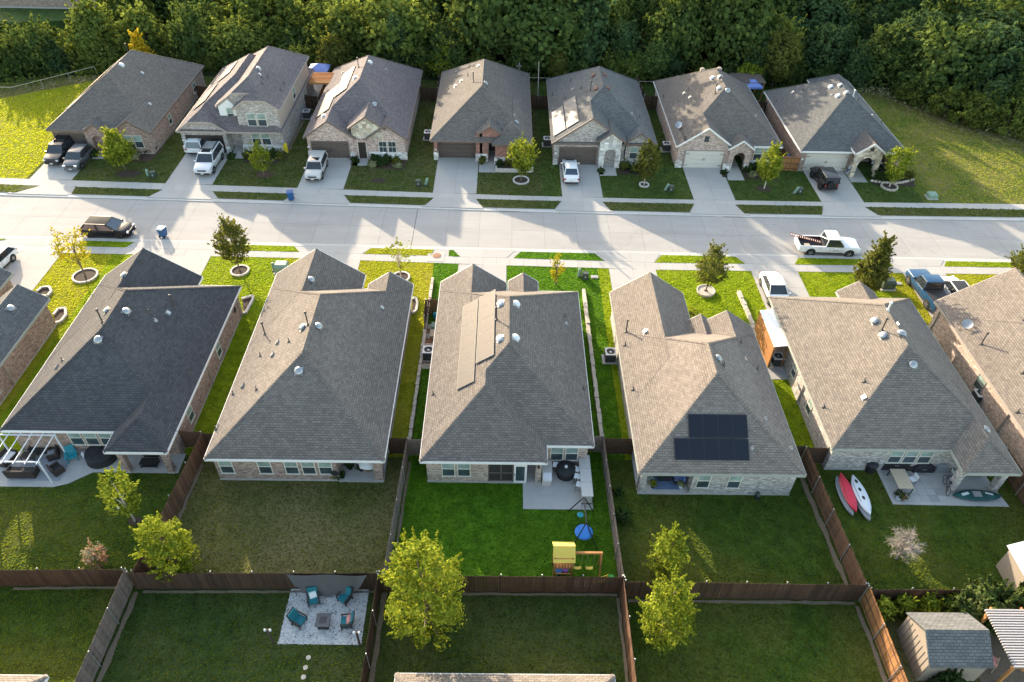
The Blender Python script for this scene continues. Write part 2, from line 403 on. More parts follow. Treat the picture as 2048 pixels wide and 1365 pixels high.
plain('bed_liner', (0.028, 0.028, 0.030), 0.8)
plain('lamp_red', (0.42, 0.018, 0.014), 0.25, spec=0.7)
plain('lamp_clear', (0.62, 0.64, 0.66), 0.15, spec=0.8)
plain('plate', (0.62, 0.62, 0.60), 0.5)
glass('car_glass', (0.020, 0.026, 0.030), 0.05)
glass('car_glass_blue', (0.030, 0.050, 0.075), 0.05)
plain('vinyl_blue', (0.020, 0.075, 0.24), 0.5)
plain('bin_blue', (0.015, 0.085, 0.24), 0.5)
plain('green_box', (0.20, 0.30, 0.23), 0.6)
plain('green_dark', (0.045, 0.065, 0.050), 0.6)
plain('vent_metal', (0.36, 0.37, 0.38), 0.4, 0.75)
plain('vent_rust', (0.14, 0.07, 0.055), 0.7)
plain('pipe_dark', (0.06, 0.055, 0.05), 0.6)
plain('pipe_white', (0.66, 0.66, 0.64), 0.5)
plain('steel_grey', (0.34, 0.34, 0.34), 0.5, 0.3)
plain('ac_case', (0.055, 0.058, 0.062), 0.6, 0.2)
plain('ac_top', (0.52, 0.53, 0.54), 0.5, 0.2)
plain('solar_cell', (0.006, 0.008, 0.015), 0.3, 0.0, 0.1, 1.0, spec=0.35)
plain('solar_sunlit', (0.092, 0.083, 0.080), 0.6, 0.0, 0.10, 1.5, spec=0.12)  # tan base colour stands for low sun glancing off dark panels
plain('solar_glare', (0.21, 0.195, 0.18), 0.6, 0.0, 0.10, 1.5, spec=0.16)  # paler still: sun glare put into the base colour
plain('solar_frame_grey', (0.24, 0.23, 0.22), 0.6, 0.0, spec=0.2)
plain('solar_frame', (0.05, 0.05, 0.055), 0.4, 0.5)
plain('solar_frame_bright', (0.55, 0.55, 0.55), 0.35, 0.7)
plain('teal_cushion', (0.010, 0.135, 0.165), 0.8, var=0.2)
plain('turquoise', (0.012, 0.24, 0.30), 0.5)
plain('cushion_white', (0.66, 0.66, 0.66), 0.85)
plain('cushion_pink', (0.56, 0.24, 0.22), 0.85, var=0.3, scale=9)
plain('wicker', (0.040, 0.030, 0.026), 0.8, var=0.3, scale=20, bump=0.5)
plain('cover_black', (0.020, 0.021, 0.023), 0.75, var=0.25, scale=3, bump=0.5)
plain('sail_grey', (0.085, 0.082, 0.082), 0.9, var=0.12, scale=2)
plain('granite', (0.44, 0.42, 0.40), 0.45, var=0.25, scale=14)
plain('slate_top', (0.075, 0.078, 0.085), 0.6, var=0.15)
plain('deck_grey', (0.23, 0.245, 0.27), 0.8, var=0.2, scale=8)
plain('tabletop', (0.46, 0.37, 0.26), 0.7, var=0.12)
plain('roof_yellow', (0.56, 0.43, 0.075), 0.7, var=0.06)
plain('kayak_blue', (0.02, 0.16, 0.50), 0.5)
plain('kayak_red', (0.58, 0.035, 0.065), 0.4)
plain('kayak_white', (0.66, 0.68, 0.71), 0.4, var=0.1, scale=1)
plain('kayak_grey', (0.24, 0.26, 0.28), 0.5)
plain('kayak_green', (0.010, 0.070, 0.062), 0.45, var=0.6, scale=1.2)
plain('terracotta', (0.34, 0.14, 0.07), 0.8)
plain('rug_blue', (0.10, 0.15, 0.26), 0.95, var=0.7, scale=7)
plain('canopy_blue', (0.16, 0.22, 0.50), 0.7, var=0.2, scale=1)
plain('metal_white', (0.66, 0.67, 0.69), 0.5, var=0.08, scale=1)
plain('brown_metal', (0.17, 0.13, 0.115), 0.5, 0.3)
plain('sail_white', (0.66, 0.66, 0.65), 0.8)
plain('red_ladder', (0.40, 0.07, 0.035), 0.5)
plain('purple_plastic', (0.16, 0.05, 0.26), 0.5)
plain('slide_yellow', (0.62, 0.46, 0.03), 0.5)
plain('slide_green', (0.05, 0.35, 0.06), 0.5)

# ------------------------------------------------------------------ helpers
class MB:
    """collects faces and links them as ONE mesh object"""
    def __init__(s): s.v = []; s.f = []; s.m = []
    def add(s, verts, faces, mi=0):
        b = len(s.v); s.v += [tuple(p) for p in verts]
        for f in faces: s.f.append([b + i for i in f]); s.m.append(mi)
        return s
    def box(s, x0, x1, y0, y1, z0, z1, mi=0):
        return s.add([(x0,y0,z0),(x1,y0,z0),(x1,y1,z0),(x0,y1,z0),(x0,y0,z1),(x1,y0,z1),(x1,y1,z1),(x0,y1,z1)],
                     [(0,3,2,1),(4,5,6,7),(0,1,5,4),(1,2,6,5),(2,3,7,6),(3,0,4,7)], mi)
    def cbox(s, c, d, rz=0.0, mi=0, rx=0.0, ry=0.0):
        """a box of size d centred on c and turned"""
        M = Matrix.Rotation(rz,3,'Z') @ Matrix.Rotation(ry,3,'Y') @ Matrix.Rotation(rx,3,'X')
        vs = [Vector(c) + M @ Vector((a*d[0]/2, b*d[1]/2, e*d[2]/2)) for e in (-1,1) for a,b in ((-1,-1),(1,-1),(1,1),(-1,1))]
        return s.add(vs, [(0,3,2,1),(4,5,6,7),(0,1,5,4),(1,2,6,5),(2,3,7,6),(3,0,4,7)], mi)
    def prism(s, poly, z0, z1, mi=0):
        n = len(poly)
        a = sum(poly[i][0]*poly[(i+1)%n][1]-poly[(i+1)%n][0]*poly[i][1] for i in range(n))
        if a < 0: poly = list(poly)[::-1]
        return s.add([(p[0],p[1],z0) for p in poly]+[(p[0],p[1],z1) for p in poly],
                     [list(range(n))[::-1], [n+i for i in range(n)]]+[(i,(i+1)%n,n+(i+1)%n,n+i) for i in range(n)], mi)
    def extr(s, poly, axis, a0, a1, mi=0):
        """poly in the plane across an axis ('y': x,z  'x': y,z), extruded along it"""
        n = len(poly)
        P = (lambda p,a:(p[0],a,p[1])) if axis=='y' else (lambda p,a:(a,p[0],p[1]))
        return s.add([P(p,a0) for p in poly]+[P(p,a1) for p in poly],
                     [list(range(n)), [n+i for i in range(n)][::-1]]+[(i,n+i,n+(i+1)%n,(i+1)%n) for i in range(n)], mi)
    def tube(s, pts, r, n=6, mi=0, cap=True):
        """a tube through pts; r is one radius or one for each point"""
        rs = r if isinstance(r,(list,tuple)) else [r]*len(pts)
        pts = [Vector(p) for p in pts]; b = len(s.v)
        for i,p in enumerate(pts):
            t = (pts[min(i+1,len(pts)-1)]-pts[max(i-1,0)])
            if t.length < 1e-6: t = Vector((0,0,1))
            t.normalize()
            u = t.cross(Vector((0,0,1)) if abs(t.z)<0.9 else Vector((1,0,0))).normalized(); w = t.cross(u)
            for k in range(n):
                a = 2*math.pi*k/n
                s.v.append(tuple(p+rs[i]*(math.cos(a)*u+math.sin(a)*w)))
        for i in range(len(pts)-1):
            for k in range(n):
                s.f.append([b+i*n+k, b+i*n+(k+1)%n, b+(i+1)*n+(k+1)%n, b+(i+1)*n+k]); s.m.append(mi)
        if cap:
            s.f.append([b+k for k in range(n)]); s.m.append(mi)
            s.f.append([b+(len(pts)-1)*n+k for k in range(n)][::-1]); s.m.append(mi)
        return s
    def lathe(s, c, prof, n=14, mi=0, sx=1.0, sy=1.0):
        """prof: (radius, height) pairs turned about the vertical through c"""
        b = len(s.v)
        for r,z in prof:
            for k in range(n):
                a = 2*math.pi*k/n
                s.v.append((c[0]+r*sx*math.cos(a), c[1]+r*sy*math.sin(a), c[2]+z))
        for i in range(len(prof)-1):
            for k in range(n):
                s.f.append([b+i*n+k, b+i*n+(k+1)%n, b+(i+1)*n+(k+1)%n, b+(i+1)*n+k]); s.m.append(mi)
        if prof[0][0] > 1e-4: s.f.append([b+k for k in range(n)][::-1]); s.m.append(mi)
        if prof[-1][0] > 1e-4: s.f.append([b+(len(prof)-1)*n+k for k in range(n)]); s.m.append(mi)
        return s
    def loft(s, rings, mi=0):
        n = len(rings[0]); b = len(s.v)
        for r in rings: s.v += [tuple(p) for p in r]
        for i in range(len(rings)-1):
            for k in range(n):
                s.f.append([b+i*n+k, b+i*n+(k+1)%n, b+(i+1)*n+(k+1)%n, b+(i+1)*n+k]); s.m.append(mi)
        s.f.append([b+k for k in range(n)][::-1]); s.m.append(mi)
        s.f.append([b+(len(rings)-1)*n+k for k in range(n)]); s.m.append(mi)
        return s
    def build(s, name, mats, parent=None, smooth=None, local=False):
        me = bpy.data.meshes.new(name)
        off = Vector((0,0,0))
        if parent is not None and not local: off = root_loc(parent)
        me.from_pydata([tuple(Vector(p)-off) for p in s.v], [], s.f)
        mats = mats if isinstance(mats,(list,tuple)) else [mats]
        for m in mats: me.materials.append(MATS[m])
        if len(mats) > 1: me.polygons.foreach_set('material_index', s.m)
        if smooth:
            me.polygons.foreach_set('use_smooth', [True]*len(me.polygons)); me.set_sharp_from_angle(angle=R(smooth))
        me.update()
        o = bpy.data.objects.new(name, me); SC.collection.objects.link(o)
        if parent is not None: o.parent = parent
        return o
def root_loc(p):
    v = Vector((0,0,0))
    while p is not None: v += p.location; p = p.parent
    return v
def tag(o, label, cat, group=None):
    o['label'] = label; o['category'] = cat
    if group: o['group'] = group
    return o
def thing(name, label, cat, loc=(0,0,0), rz=0.0, group=None):
    o = bpy.data.objects.new(name, None); SC.collection.objects.link(o)
    o.empty_display_size = 0.3
    o.location = loc; o.rotation_euler = (0,0,rz)
    return tag(o, label, cat, group)
def struct(o): o['kind'] = 'structure'; return o
def stuff(o): o['kind'] = 'stuff'; return o
KIDS = {}
def dup(root, loc, rz, label, group=None, scale=None):
    """a copy of a thing with copies of its parts and sub-parts (mesh data shared)"""
    r = root.copy(); SC.collection.objects.link(r)
    r.location = loc; r.rotation_euler = (0,0,rz); r['label'] = label
    if group: r['group'] = group
    if scale: r.scale = scale
    def kids(a, b):
        for ch in list(a.children):
            c = ch.copy(); SC.collection.objects.link(c); c.parent = b; kids(ch, c)
    kids(root, r)
    return r
def interp(tab, x):
    if x <= tab[0][0]: return tab[0][1]
    for (a,b),(c,d) in zip(tab, tab[1:]):
        if x <= c: return b+(d-b)*(x-a)/(c-a)
    return tab[-1][1]

# ------------------------------------------------------------------ roofs
T = 0.2                                  # thickness of a roof's edge
P = 0.70                                 # rise over run of every slope
def wing_shape(w):
    """vertices and faces of one roof: (x0,x1,y0,y1,axis,end0,end1,eave z)"""
    x0,x1,y0,y1,ax,e0,e1,ze = w[:8]
    if ax == 'x': x0,x1,y0,y1 = y0,y1,x0,x1
    h = (x1-x0)/2; xm = (x0+x1)/2; zr = ze+P*h
    v = []; f = []
    def end(y, sgn, kind):
        if kind in ('hip','in'): return [(x0,y,ze),(x1,y,ze),(xm,y+sgn*h,zr)]
        if kind == 'gable': return [(x0,y,ze),(x1,y,ze),(xm,y,zr)]
        k = 0.56
        return [(x0,y,ze),(x1,y,ze),(xm,y+sgn*h*(1-k)*1.1,zr),(x0+h*k,y,ze+P*h*k),(x1-h*k,y,ze+P*h*k)]
    A = end(y0,1,e0); B = end(y1,-1,e1)
    v = A+B; nA = len(A)
    a = {'l':0,'r':1,'t':2,'pl':3,'pr':4}; b = {k:nA+i for k,i in a.items()}
    L = [a['l']]; Rr = [a['r']]
    west = [b['l']] + ([b['pl']] if e1=='jerk' else []) + [b['t'],a['t']] + ([a['pl']] if e0=='jerk' else []) + [a['l']]
    east = [a['r']] + ([a['pr']] if e0=='jerk' else []) + [a['t'],b['t']] + ([b['pr']] if e1=='jerk' else []) + [b['r']]
    f = [west, east]
    if e0 in ('hip','in'): f.append([a['l'],a['r'],a['t']])
    if e1 in ('hip','in'): f.append([b['r'],b['l'],b['t']])
    if e0 == 'jerk': f.append([a['pl'],a['pr'],a['t']])
    if e1 == 'jerk': f.append([b['pr'],b['pl'],b['t']])
    # outline of the plate, counter-clockwise from above
    rim = [a['l']]
    rim += [a['r']] if e0 in ('hip','in') else ([a['t'],a['r']] if e0=='gable' else [a['pl'],a['pr'],a['r']])
    rim += [b['r']]
    rim += [b['l']] if e1 in ('hip','in') else ([b['t'],b['l']] if e1=='gable' else [b['pr'],b['pl'],b['l']])
    caps = [(a['t'],b['t'])]
    if e0=='hip': caps += [(a['l'],a['t']),(a['r'],a['t'])]
    if e1=='hip': caps += [(b['l'],b['t']),(b['r'],b['t'])]
    if e0=='jerk': caps += [(a['pl'],a['t']),(a['pr'],a['t'])]
    if ax == 'x':
        v = [(q[1],q[0],q[2]) for q in v]; f = [k[::-1] for k in f]; rim = rim[::-1]
    return v, f, rim, caps
def wing_h(w, x, y):
    x0,x1,y0,y1,ax,e0,e1,ze = w[:8]
    if ax == 'x': x0,x1,y0,y1,x,y = y0,y1,x0,x1,y,x
    if not (x0-.01<=x<=x1+.01 and y0-.01<=y<=y1+.01): return -1
    d = [x-x0, x1-x]
    if e0 in ('hip','in'): d.append(y-y0)
    if e1 in ('hip','in'): d.append(y1-y)
    return ze+P*min(d)
def roof_h(ws, x, y): return max(wing_h(w,x,y) for w in ws)
def slope_at(ws, x, y):
    """outward normal of the roof at a point"""
    e = 0.02; h = roof_h(ws,x,y)
    n = Vector((-(roof_h(ws,x+e,y)-roof_h(ws,x-e,y))/(2*e), -(roof_h(ws,x,y+e)-roof_h(ws,x,y-e))/(2*e), 1))
    for k in (0,1): n[k] = 0.0 if abs(n[k])<0.3 else (P if n[k]>0 else -P)
    return n.normalized()

class House:
    def __init__(s, key, label, wings, shingle, wallm, trim, cat='house', found=True):
        x0 = min(w[0] for w in wings); x1 = max(w[1] for w in wings); y0 = min(w[2] for w in wings); y1 = max(w[3] for w in wings)
        s.root = thing('brick_house', label, cat, ((x0+x1)/2,(y0+y1)/2,0)); s.w = wings; s.wallm = wallm; s.trim = trim; s.key = key
        rf = MB(); fa = MB(); cp = MB(); s.wall = MB(); s.found = MB(); s.sh = shingle
        for w in wings:
            v,f,rim,caps = wing_shape(w); n = len(v)
            s.courses(rf, v, f, w); rf.add([(p[0],p[1],p[2]-T) for p in v], [k[::-1] for k in f])
            o = 0.012
            cx = (w[0]+w[1])/2; cy = (w[2]+w[3])/2
            for i in range(len(rim)):
                a = v[rim[i]]; b = v[rim[(i+1)%len(rim)]]
                d = Vector((b[0]-a[0], b[1]-a[1],0))
                if d.length < 1e-6: continue
                ends = (w[2],w[3]) if w[4]=='y' else (w[0],w[1]); ci = 1 if w[4]=='y' else 0
                if any(w[5+q_]=='in' and abs(a[ci]-ends[q_])<1e-6 and abs(b[ci]-ends[q_])<1e-6 for q_ in (0,1)): continue
                nn = Vector((d.y,-d.x,0)).normalized()
                if nn.dot(Vector(((a[0]+b[0])/2-cx,(a[1]+b[1])/2-cy,0))) < 0: nn = -nn
                q = nn*o
                fa.add([(a[0],a[1],a[2]-T),(b[0],b[1],b[2]-T),(b[0],b[1],b[2]-.03),(a[0],a[1],a[2]-.03)],[(0,1,2,3)])
                A = Vector(a); B = Vector(b); up = Vector((0,0,.012)); dn = Vector((0,0,-T-.01))
                fa.add([A+q*3+dn,B+q*3+dn,B+q*3+up,A+q*3+up, A-q*2+up, B-q*2+up, A-q+dn, B-q+dn],[(0,1,2,3),(3,2,5,4),(0,6,7,1)])
            for a,b in caps:
                A = Vector(v[a]); B = Vector(v[b]); d = B-A
                side = Vector((d.y,-d.x,0)).normalized()*0.15
                L = d.length; m = max(1,int(L/0.24))
                for i in range(m):
                    p = A+d*(i/m); q = A+d*((i+1)/m); lift = Vector((0,0,.035)); l0 = Vector((0,0,.018))
                    dip = Vector((0,0,-.15*(P if abs(d.z)<.01 else P*.55)+.012))
                    cp.add([p+l0, q+lift, q+side+dip+lift*.6, p+side+dip+l0, q-side+dip+lift*.6, p-side+dip+l0],[(0,1,2,3),(1,0,5,4)])
            if len(w) > 8 and w[8] == 'open': continue
            s.auto_wall(w)
        s.roof = rf.build('roof', [shingle], s.root)
        stuff(cp.build('ridge_cap', [shingle], s.roof))
        s.fascia = fa.build('fascia', [trim], s.root)
    def courses(s, rf, v, f, w):
        """every slope laid in overlapping courses of shingles, each with its own butt edge"""
        for face in f:
            pts = [Vector(v[i]) for i in face]
            n = (pts[1]-pts[0]).cross(pts[2]-pts[0]).normalized()
            if n.z < 0: n = -n
            z0 = min(p.z for p in pts); z1 = max(p.z for p in pts); k = max(1, round((z1-z0)/.0975))
            def span(z):
                out = []
                for a,b in zip(pts, pts[1:]+pts[:1]):
                    if abs(a.z-b.z) < 1e-6:
                        if abs(a.z-z) < 1e-5: out += [a,b]
                    elif min(a.z,b.z)-1e-6 <= z <= max(a.z,b.z)+1e-6: out.append(a.lerp(b,min(1,max(0,(z-a.z)/(b.z-a.z)))))
                d = max(((p,q) for p in out for q in out), key=lambda t:(t[0]-t[1]).length)
                return sorted(d, key=lambda p:(round(p.x,4),p.y))
            for i in range(k):
                a,b = span(z0+(z1-z0)*i/k); c,d = span(z0+(z1-z0)*(i+1)/k)
                q = [a+n*.014, b+n*.014, d+n*.001, c+n*.001, a, b]
                fs = [(0,1,2,3),(4,5,1,0)]
                if (q[1]-q[0]).cross(q[2]-q[0]).dot(n) < 0: fs = [t[::-1] for t in fs]
                rf.add(q, fs)
    def auto_wall(s, w):
        x0,x1,y0,y1,ax,e0,e1,ze = w[:8]
        ix = .35; gy = .25
        def ins(e): return .35 if e in ('hip','in') else gy
        if ax == 'y':
            a,b,c,d = x0+ix,x1-ix,y0+ins(e0),y1-ins(e1)
        else:
            a,b,c,d = x0+ins(e0),x1-ins(e1),y0+ix,y1-ix
        z = ze+.02
        s.block(a,b,c,d,0,z)
        h = ((x1-x0) if ax=='y' else (y1-y0))/2; m = (x0+x1)/2 if ax=='y' else (y0+y1)/2
        zr = ze+P*h-T-.01
        for e,q,sg in ((e0,c if ax=='y' else a,1),(e1,d if ax=='y' else b,-1)):
            l,r = (a,b) if ax=='y' else (c,d)
            if e == 'gable': poly = [(l,z),(r,z),(r,z+.01),(m,zr),(l,z+.01)]
            elif e == 'jerk':
                k = .56; poly = [(l,z),(r,z),(m+h*(1-k),ze+P*h*k-T),(m-h*(1-k),ze+P*h*k-T)]
            else: continue
            s.wall.extr(poly, 'y' if ax=='y' else 'x', q, q+sg*.25)
    def block(s, x0,x1,y0,y1,z0,z1):
        s.wall.box(x0,x1,y0,y1,z0 if z0>0 else .12,z1)
        if z0 == 0: s.found.box(x0-.03,x1+.03,y0-.03,y1+.03,-.1,.16)
    def done(s):
        s.wall.build('wall', [s.wallm], s.root)
        if s.found.v: s.found.build('foundation', ['foundation'], s.root)
    # ---- parts
    def window(s, x, y, z0=.75, z1=2.25, w=.95, face='S', frame='frame_cream', n=1, gap=.12, up='pane_reflect_pale', lo='pane_dark', grid=False):
        """n sash windows side by side; face is the side they look to, (x, y) a point on the wall"""
        tot = n*w+(n-1)*gap
        for i in range(n):
            c = -tot/2+w/2+i*(w+gap)
            fr = MB(); pu = MB(); pl = MB()
            def bx(mb,a0,a1,d0,d1,h0,h1):
                if face=='S': mb.box(x+a0,x+a1,y-d1,y-d0,h0,h1)
                elif face=='N': mb.box(x+a0,x+a1,y+d0,y+d1,h0,h1)
                elif face=='W': mb.box(x-d1,x-d0,y+a0,y+a1,h0,h1)
                else: mb.box(x+d0,x+d1,y+a0,y+a1,h0,h1)
            a,b = c-w/2,c+w/2; t = .055; zm = z0+(z1-z0)*.52
            bx(fr,a,a+t,-.02,.05,z0,z1); bx(fr,b-t,b,-.02,.05,z0,z1)
            bx(fr,a+t,b-t,-.02,.05,z1-t,z1); bx(fr,a+t,b-t,-.02,.05,zm-.03,zm+.03)
            bx(fr,a-.04,b+.04,-.02,.075,z0-.05,z0+.03)
            if grid: bx(fr,c-.012,c+.012,.0,.04,z0+.03,z1-t)
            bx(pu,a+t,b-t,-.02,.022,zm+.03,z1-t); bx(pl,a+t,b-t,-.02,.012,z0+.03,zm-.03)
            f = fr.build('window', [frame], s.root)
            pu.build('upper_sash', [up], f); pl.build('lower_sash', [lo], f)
    def garage(s, x0, x1, y, z1=2.15, mat='door_brown', hinges=True):
        """sectional door in four rows of raised panels"""
        fr = MB(); fr.box(x0-.1,x0,y-.06,y+.1,.02,z1); fr.box(x1,x1+.1,y-.06,y+.1,.02,z1); fr.box(x0-.1,x1+.1,y-.06,y+.1,z1,z1+.1)
        d = fr.build('garage_door', ['trim_taupe' if mat!='door_brown' else 'trim_brown'], s.root)
        nr = 4; hh = (z1-.02)/nr
        for r in range(nr):
            m = MB(); z0 = .02+r*hh
            m.box(x0,x1,y-.02,y+.06,z0+.008,z0+hh-.008)
            n = 8
            for i in range(n):
                a = x0+(x1-x0)*(i+.1)/n; b = x0+(x1-x0)*(i+.9)/n
                m.box(a,b,y-.035,y-.02,z0+.08,z0+hh-.08)
            m.build('door_section', [mat], d)
        if hinges:
            m = MB()
            for z in (.35,1.8):
                m.box(x0+.03,x0+.42,y-.05,y-.036,z-.03,z+.03); m.box(x1-.42,x1-.03,y-.05,y-.036,z-.03,z+.03)
            xm = (x0+x1)/2; m.box(xm-.09,xm-.05,y-.06,y-.036,.95,1.25); m.box(xm+.05,xm+.09,y-.06,y-.036,.95,1.25)
            m.build('strap_hinge', ['black_iron'], d)
    def door(s, x, y, w=.95, h=2.1, face='S', mat='door_dark'):
        m = MB(); m.box(x-w/2-.08,x-w/2,y-.05,y+.05,.12,h+.08); m.box(x+w/2,x+w/2+.08,y-.05,y+.05,.12,h+.08); m.box(x-w/2,x+w/2,y-.05,y+.05,h,h+.08)
        f = m.build('front_door', ['frame_cream'], s.root)
        m = MB(); m.box(x-w/2,x+w/2,y-.03,y+.03,.12,h)
        for z in (.3,1.2): m.box(x-w/2+.12,x+w/2-.12,y-.045,y-.03,z,z+.7)
        m.build('door_leaf', [mat], f)
        m = MB(); m.box(x+w/2-.12,x+w/2-.07,y-.09,y-.045,1.02,1.1); m.build('door_handle', ['steel_grey'], f)
    def part(s, name, mb, mats, label=None, parent=None, smooth=None):
        o = mb.build(name, mats, parent or s.root, smooth)
        if label: o['label'] = label
        return o
    def on_roof(s, x, y):
        return Vector((x,y,roof_h(s.w,x,y))), slope_at(s.w,x,y)
    def vents(s, items):
        for it in items:
            kind, (x,y,_) = it[0], it[1]
            p,n = s.on_roof(x,y)
            M = n.to_track_quat('Z','Y').to_matrix()
            m = MB()
            def tr(b0):
                for i in range(b0,len(m.v)): m.v[i] = tuple(p+M@Vector(m.v[i]))
            if kind in ('dome','dome_w'):
                m.box(-.3,.3,-.3,.3,-.02,.012); m.lathe((0,0,0),[(.17,.01),(.17,.12)],14); m.lathe((0,0,0),[(.30,.10),(.31,.13),(.27,.19),(.16,.235),(0,.25)],18)
                tr(0); s.part('roof_vent', m, ['vent_metal' if kind=='dome' else 'metal_white'], None, s.roof, 40)
            elif kind == 'boxvent':
                m.box(-.2,.2,-.2,.2,-.02,.012); m.add([(-.16,-.16,.01),(.16,-.16,.01),(.16,.16,.01),(-.16,.16,.01),(-.16,-.16,.10),(.16,-.16,.10),(.16,.16,.16),(-.16,.16,.16)],[(4,5,6,7),(0,1,5,4),(1,2,6,5),(2,3,7,6),(3,0,4,7)])
                tr(0); s.part('box_vent', m, ['vent_metal'], None, s.roof)
            elif kind == 'redvent':
                m.box(-.34,.34,-.26,.26,-.02,.012); m.box(-.29,.29,-.2,.2,.01,.14); m.box(-.32,.32,-.23,.23,.14,.2)
                tr(0); s.part('box_vent', m, ['vent_rust'], None, s.roof)
            else:
                h,r,mt = {'pipe':(.38,.035,'pipe_dark'),'tall':(1.15,.055,'pipe_dark'),'stub':(.22,.05,'steel_grey'),'wpipe':(.7,.07,'pipe_white')}[kind]
                m.lathe((0,0,0),[(.17,-.02),(.16,.012),(r+.03,.09)],10); tr(0)
                q = len(m.v)
                m.tube([p-Vector((0,0,.05)), p+Vector((0,0,h))], r, 8)
                if kind in ('tall','wpipe'): m.lathe(p+Vector((0,0,h)),[(r+.05,-.02),(r+.06,.06),(r+.02,.1),(0,.11)],10)
                s.part('vent_pipe', m, [mt if kind!='tall' else 'pipe_dark'], None, s.roof, 40)
    def solar(s, a, b, c, nu, nv, frame='solar_frame', mat='solar_cell', skip=()):
        """a grid of panels lying on the roof: corner a, b along the eave, c up the slope (points above the roof)"""
        n = slope_at(s.w,(a[0]+b[0])/2,(a[1]+b[1])/2)
        A,B,C = Vector(a),Vector(b),Vector(c)
        U = (B-A)/nu; V = (C-A)/nv
        A = A+n*.09
        for i in range(nu):
            for j in range(nv):
                if (i,j) in skip: continue
                g = .012
                o = A+U*i+V*j; u = U.normalized(); v = V.normalized()
                q = [o+u*g+v*g, o+U-u*g+v*g, o+U+V-u*g-v*g, o+V+u*g-v*g]
                m = MB(); t = n*.045
                m.add(q+[k+t for k in q],[(0,3,2,1),(4,5,6,7),(0,1,5,4),(1,2,6,5),(2,3,7,6),(3,0,4,7)])
                f = s.part('solar_panel', m, [frame])
                w = .02; k = [q[0]+u*w+v*w,q[1]-u*w+v*w,q[2]-u*w-v*w,q[3]+u*w-v*w]
                m = MB(); m.add([e+n*.044 for e in k]+[e+n*.049 for e in k],[(4,5,6,7),(0,1,5,4),(1,2,6,5),(2,3,7,6),(3,0,4,7)])
                s.part('solar_cell_sheet', m, [mat], None, f)
    def dish(s, x, y, az=200):
        p,n = s.on_roof(x,y); m = MB()
        m.tube([p,p+Vector((0,0,.5))],.03,6); 
        d = s.part('satellite_dish', m, ['steel_grey'])
        M = Matrix.Rotation(R(az),3,'Z')@Matrix.Rotation(R(48),3,'Y')
        m = MB(); m.lathe((0,0,0),[(0,-.07),(.2,-.05),(.40,.03),(.41,.04),(.2,-.03),(0,-.05)],18)
        m.v = [tuple(p+Vector((0,0,.55))+M@Vector(q)) for q in m.v]
        s.part('dish_bowl', m, ['vent_metal'], None, d, 50)
        m = MB(); m.tube([(.38,0,.02),(.1,0,.45)],.018,5); m.cbox((.08,0,.47),(.1,.1,.12))
        m.v = [tuple(p+Vector((0,0,.55))+M@Vector(q)) for q in m.v]
        s.part('dish_arm', m, ['steel_grey'], None, d)
def arch_poly(x0,x1,z1,ox0,ox1,spring,apex=None,n=10):
    """outline of a wall with an arched opening, as two halves (x,z)"""
    xm = (ox0+ox1)/2; r = (ox1-ox0)/2
    L = [(x0,0.02),(ox0,0.02),(ox0,spring)]+[(xm-r*math.cos(math.pi/2*i/n),spring+r*math.sin(math.pi/2*i/n)) for i in range(1,n+1)]+[(xm,apex or z1),(x0,z1)]
    Rr = [(x1,0.02),(x1,z1),(xm,apex or z1),(xm,spring+r)]+[(xm+r*math.sin(math.pi/2*i/n),spring+r*math.cos(math.pi/2*i/n)) for i in range(1,n+1)]+[(ox1,0.02)]
    return L,Rr

# ------------------------------------------------------------------ the ground, the street, the pavements
random.seed(7)
FL = [(-95,73.2),(-56,71.95),(-30,71.05),(0,69.95),(16,69.65),(35,69.6),(60,69.8),(100,70.0)]      # north edge of the far pavement
FW = [(-95,71.9),(-56,70.6),(-30,69.75),(0,69.0),(16,68.8),(37,68.7),(60,68.6),(100,68.7)]
FG = [(-95,70.3),(-56,69.05),(-30,68.35),(0,67.35),(12,67.15),(25,66.95),(40,67.0),(100,67.3)]      # back of the far kerb
FR = [(x,y-.55) for x,y in FG]
NR = [(-95,61.3),(-50,60.75),(-15,60.1),(17,59.6),(52,59.2),(100,58.9)]
NC = [(x,y-.5) for x,y in NR]
NG = [(-95,60.0),(-50,59.3),(-20,58.7),(1,58.2),(15,57.8),(43,57.85),(100,57.9)]                     # north edge of the near pavement
NW = [(-95,58.8),(-43,58.0),(-20,57.7),(0,57.0),(15,56.65),(43,56.7),(100,56.8)]
def ribbon(xs, lo, hi, z0, z1):
    m = MB(); n = len(xs)
    a = [(x,interp(lo,x)) for x in xs]; b = [(x,interp(hi,x)) for x in xs]
    return m.prism(a+b[::-1], z0, z1)
XS = [-95,-75,-56,-43,-30,-20,-10,0,12,16,25,35,40,52,60,80,100]
def terrain(x, y):
    """the wood stands in a shallow valley: the ground falls away behind the far lots"""
    full = 5.2 if x < -14 else (5.2-5.2*(x+14)/10 if x < -4 else (0 if x < 34 else min(2.6,(x-34)*.22)))  # depth along x shaped to shorten the shadows of the wood
    e = interp([(-130,99),(-72,98.5),(-50,102),(-22,102.2),(34,101),(47,101),(54,98.5),(58,94),(64,89),(75,84),(100,78),(130,74)], x)
    t = min(1,max(0,(y-e)/9.0)); t = t*t*(3-2*t)
    return -.16-full*t
g = MB(); gx = [-900,-400,-200]+[-130+5*i for i in range(53)]+[200,400,900]; gy = [-300,0,60,88]+[90+2*i for i in range(14)]+[120,130,160,220,400,1500]
for y in gy:
    for x in gx: g.v.append((x,y,terrain(max(-130,min(130,x)),y)))
nx = len(gx)
for j in range(len(gy)-1):
    for i in range(nx-1): g.f.append([j*nx+i,j*nx+i+1,(j+1)*nx+i+1,(j+1)*nx+i]); g.m.append(0)
struct(g.build('ground', ['wood_floor'], None, 60))
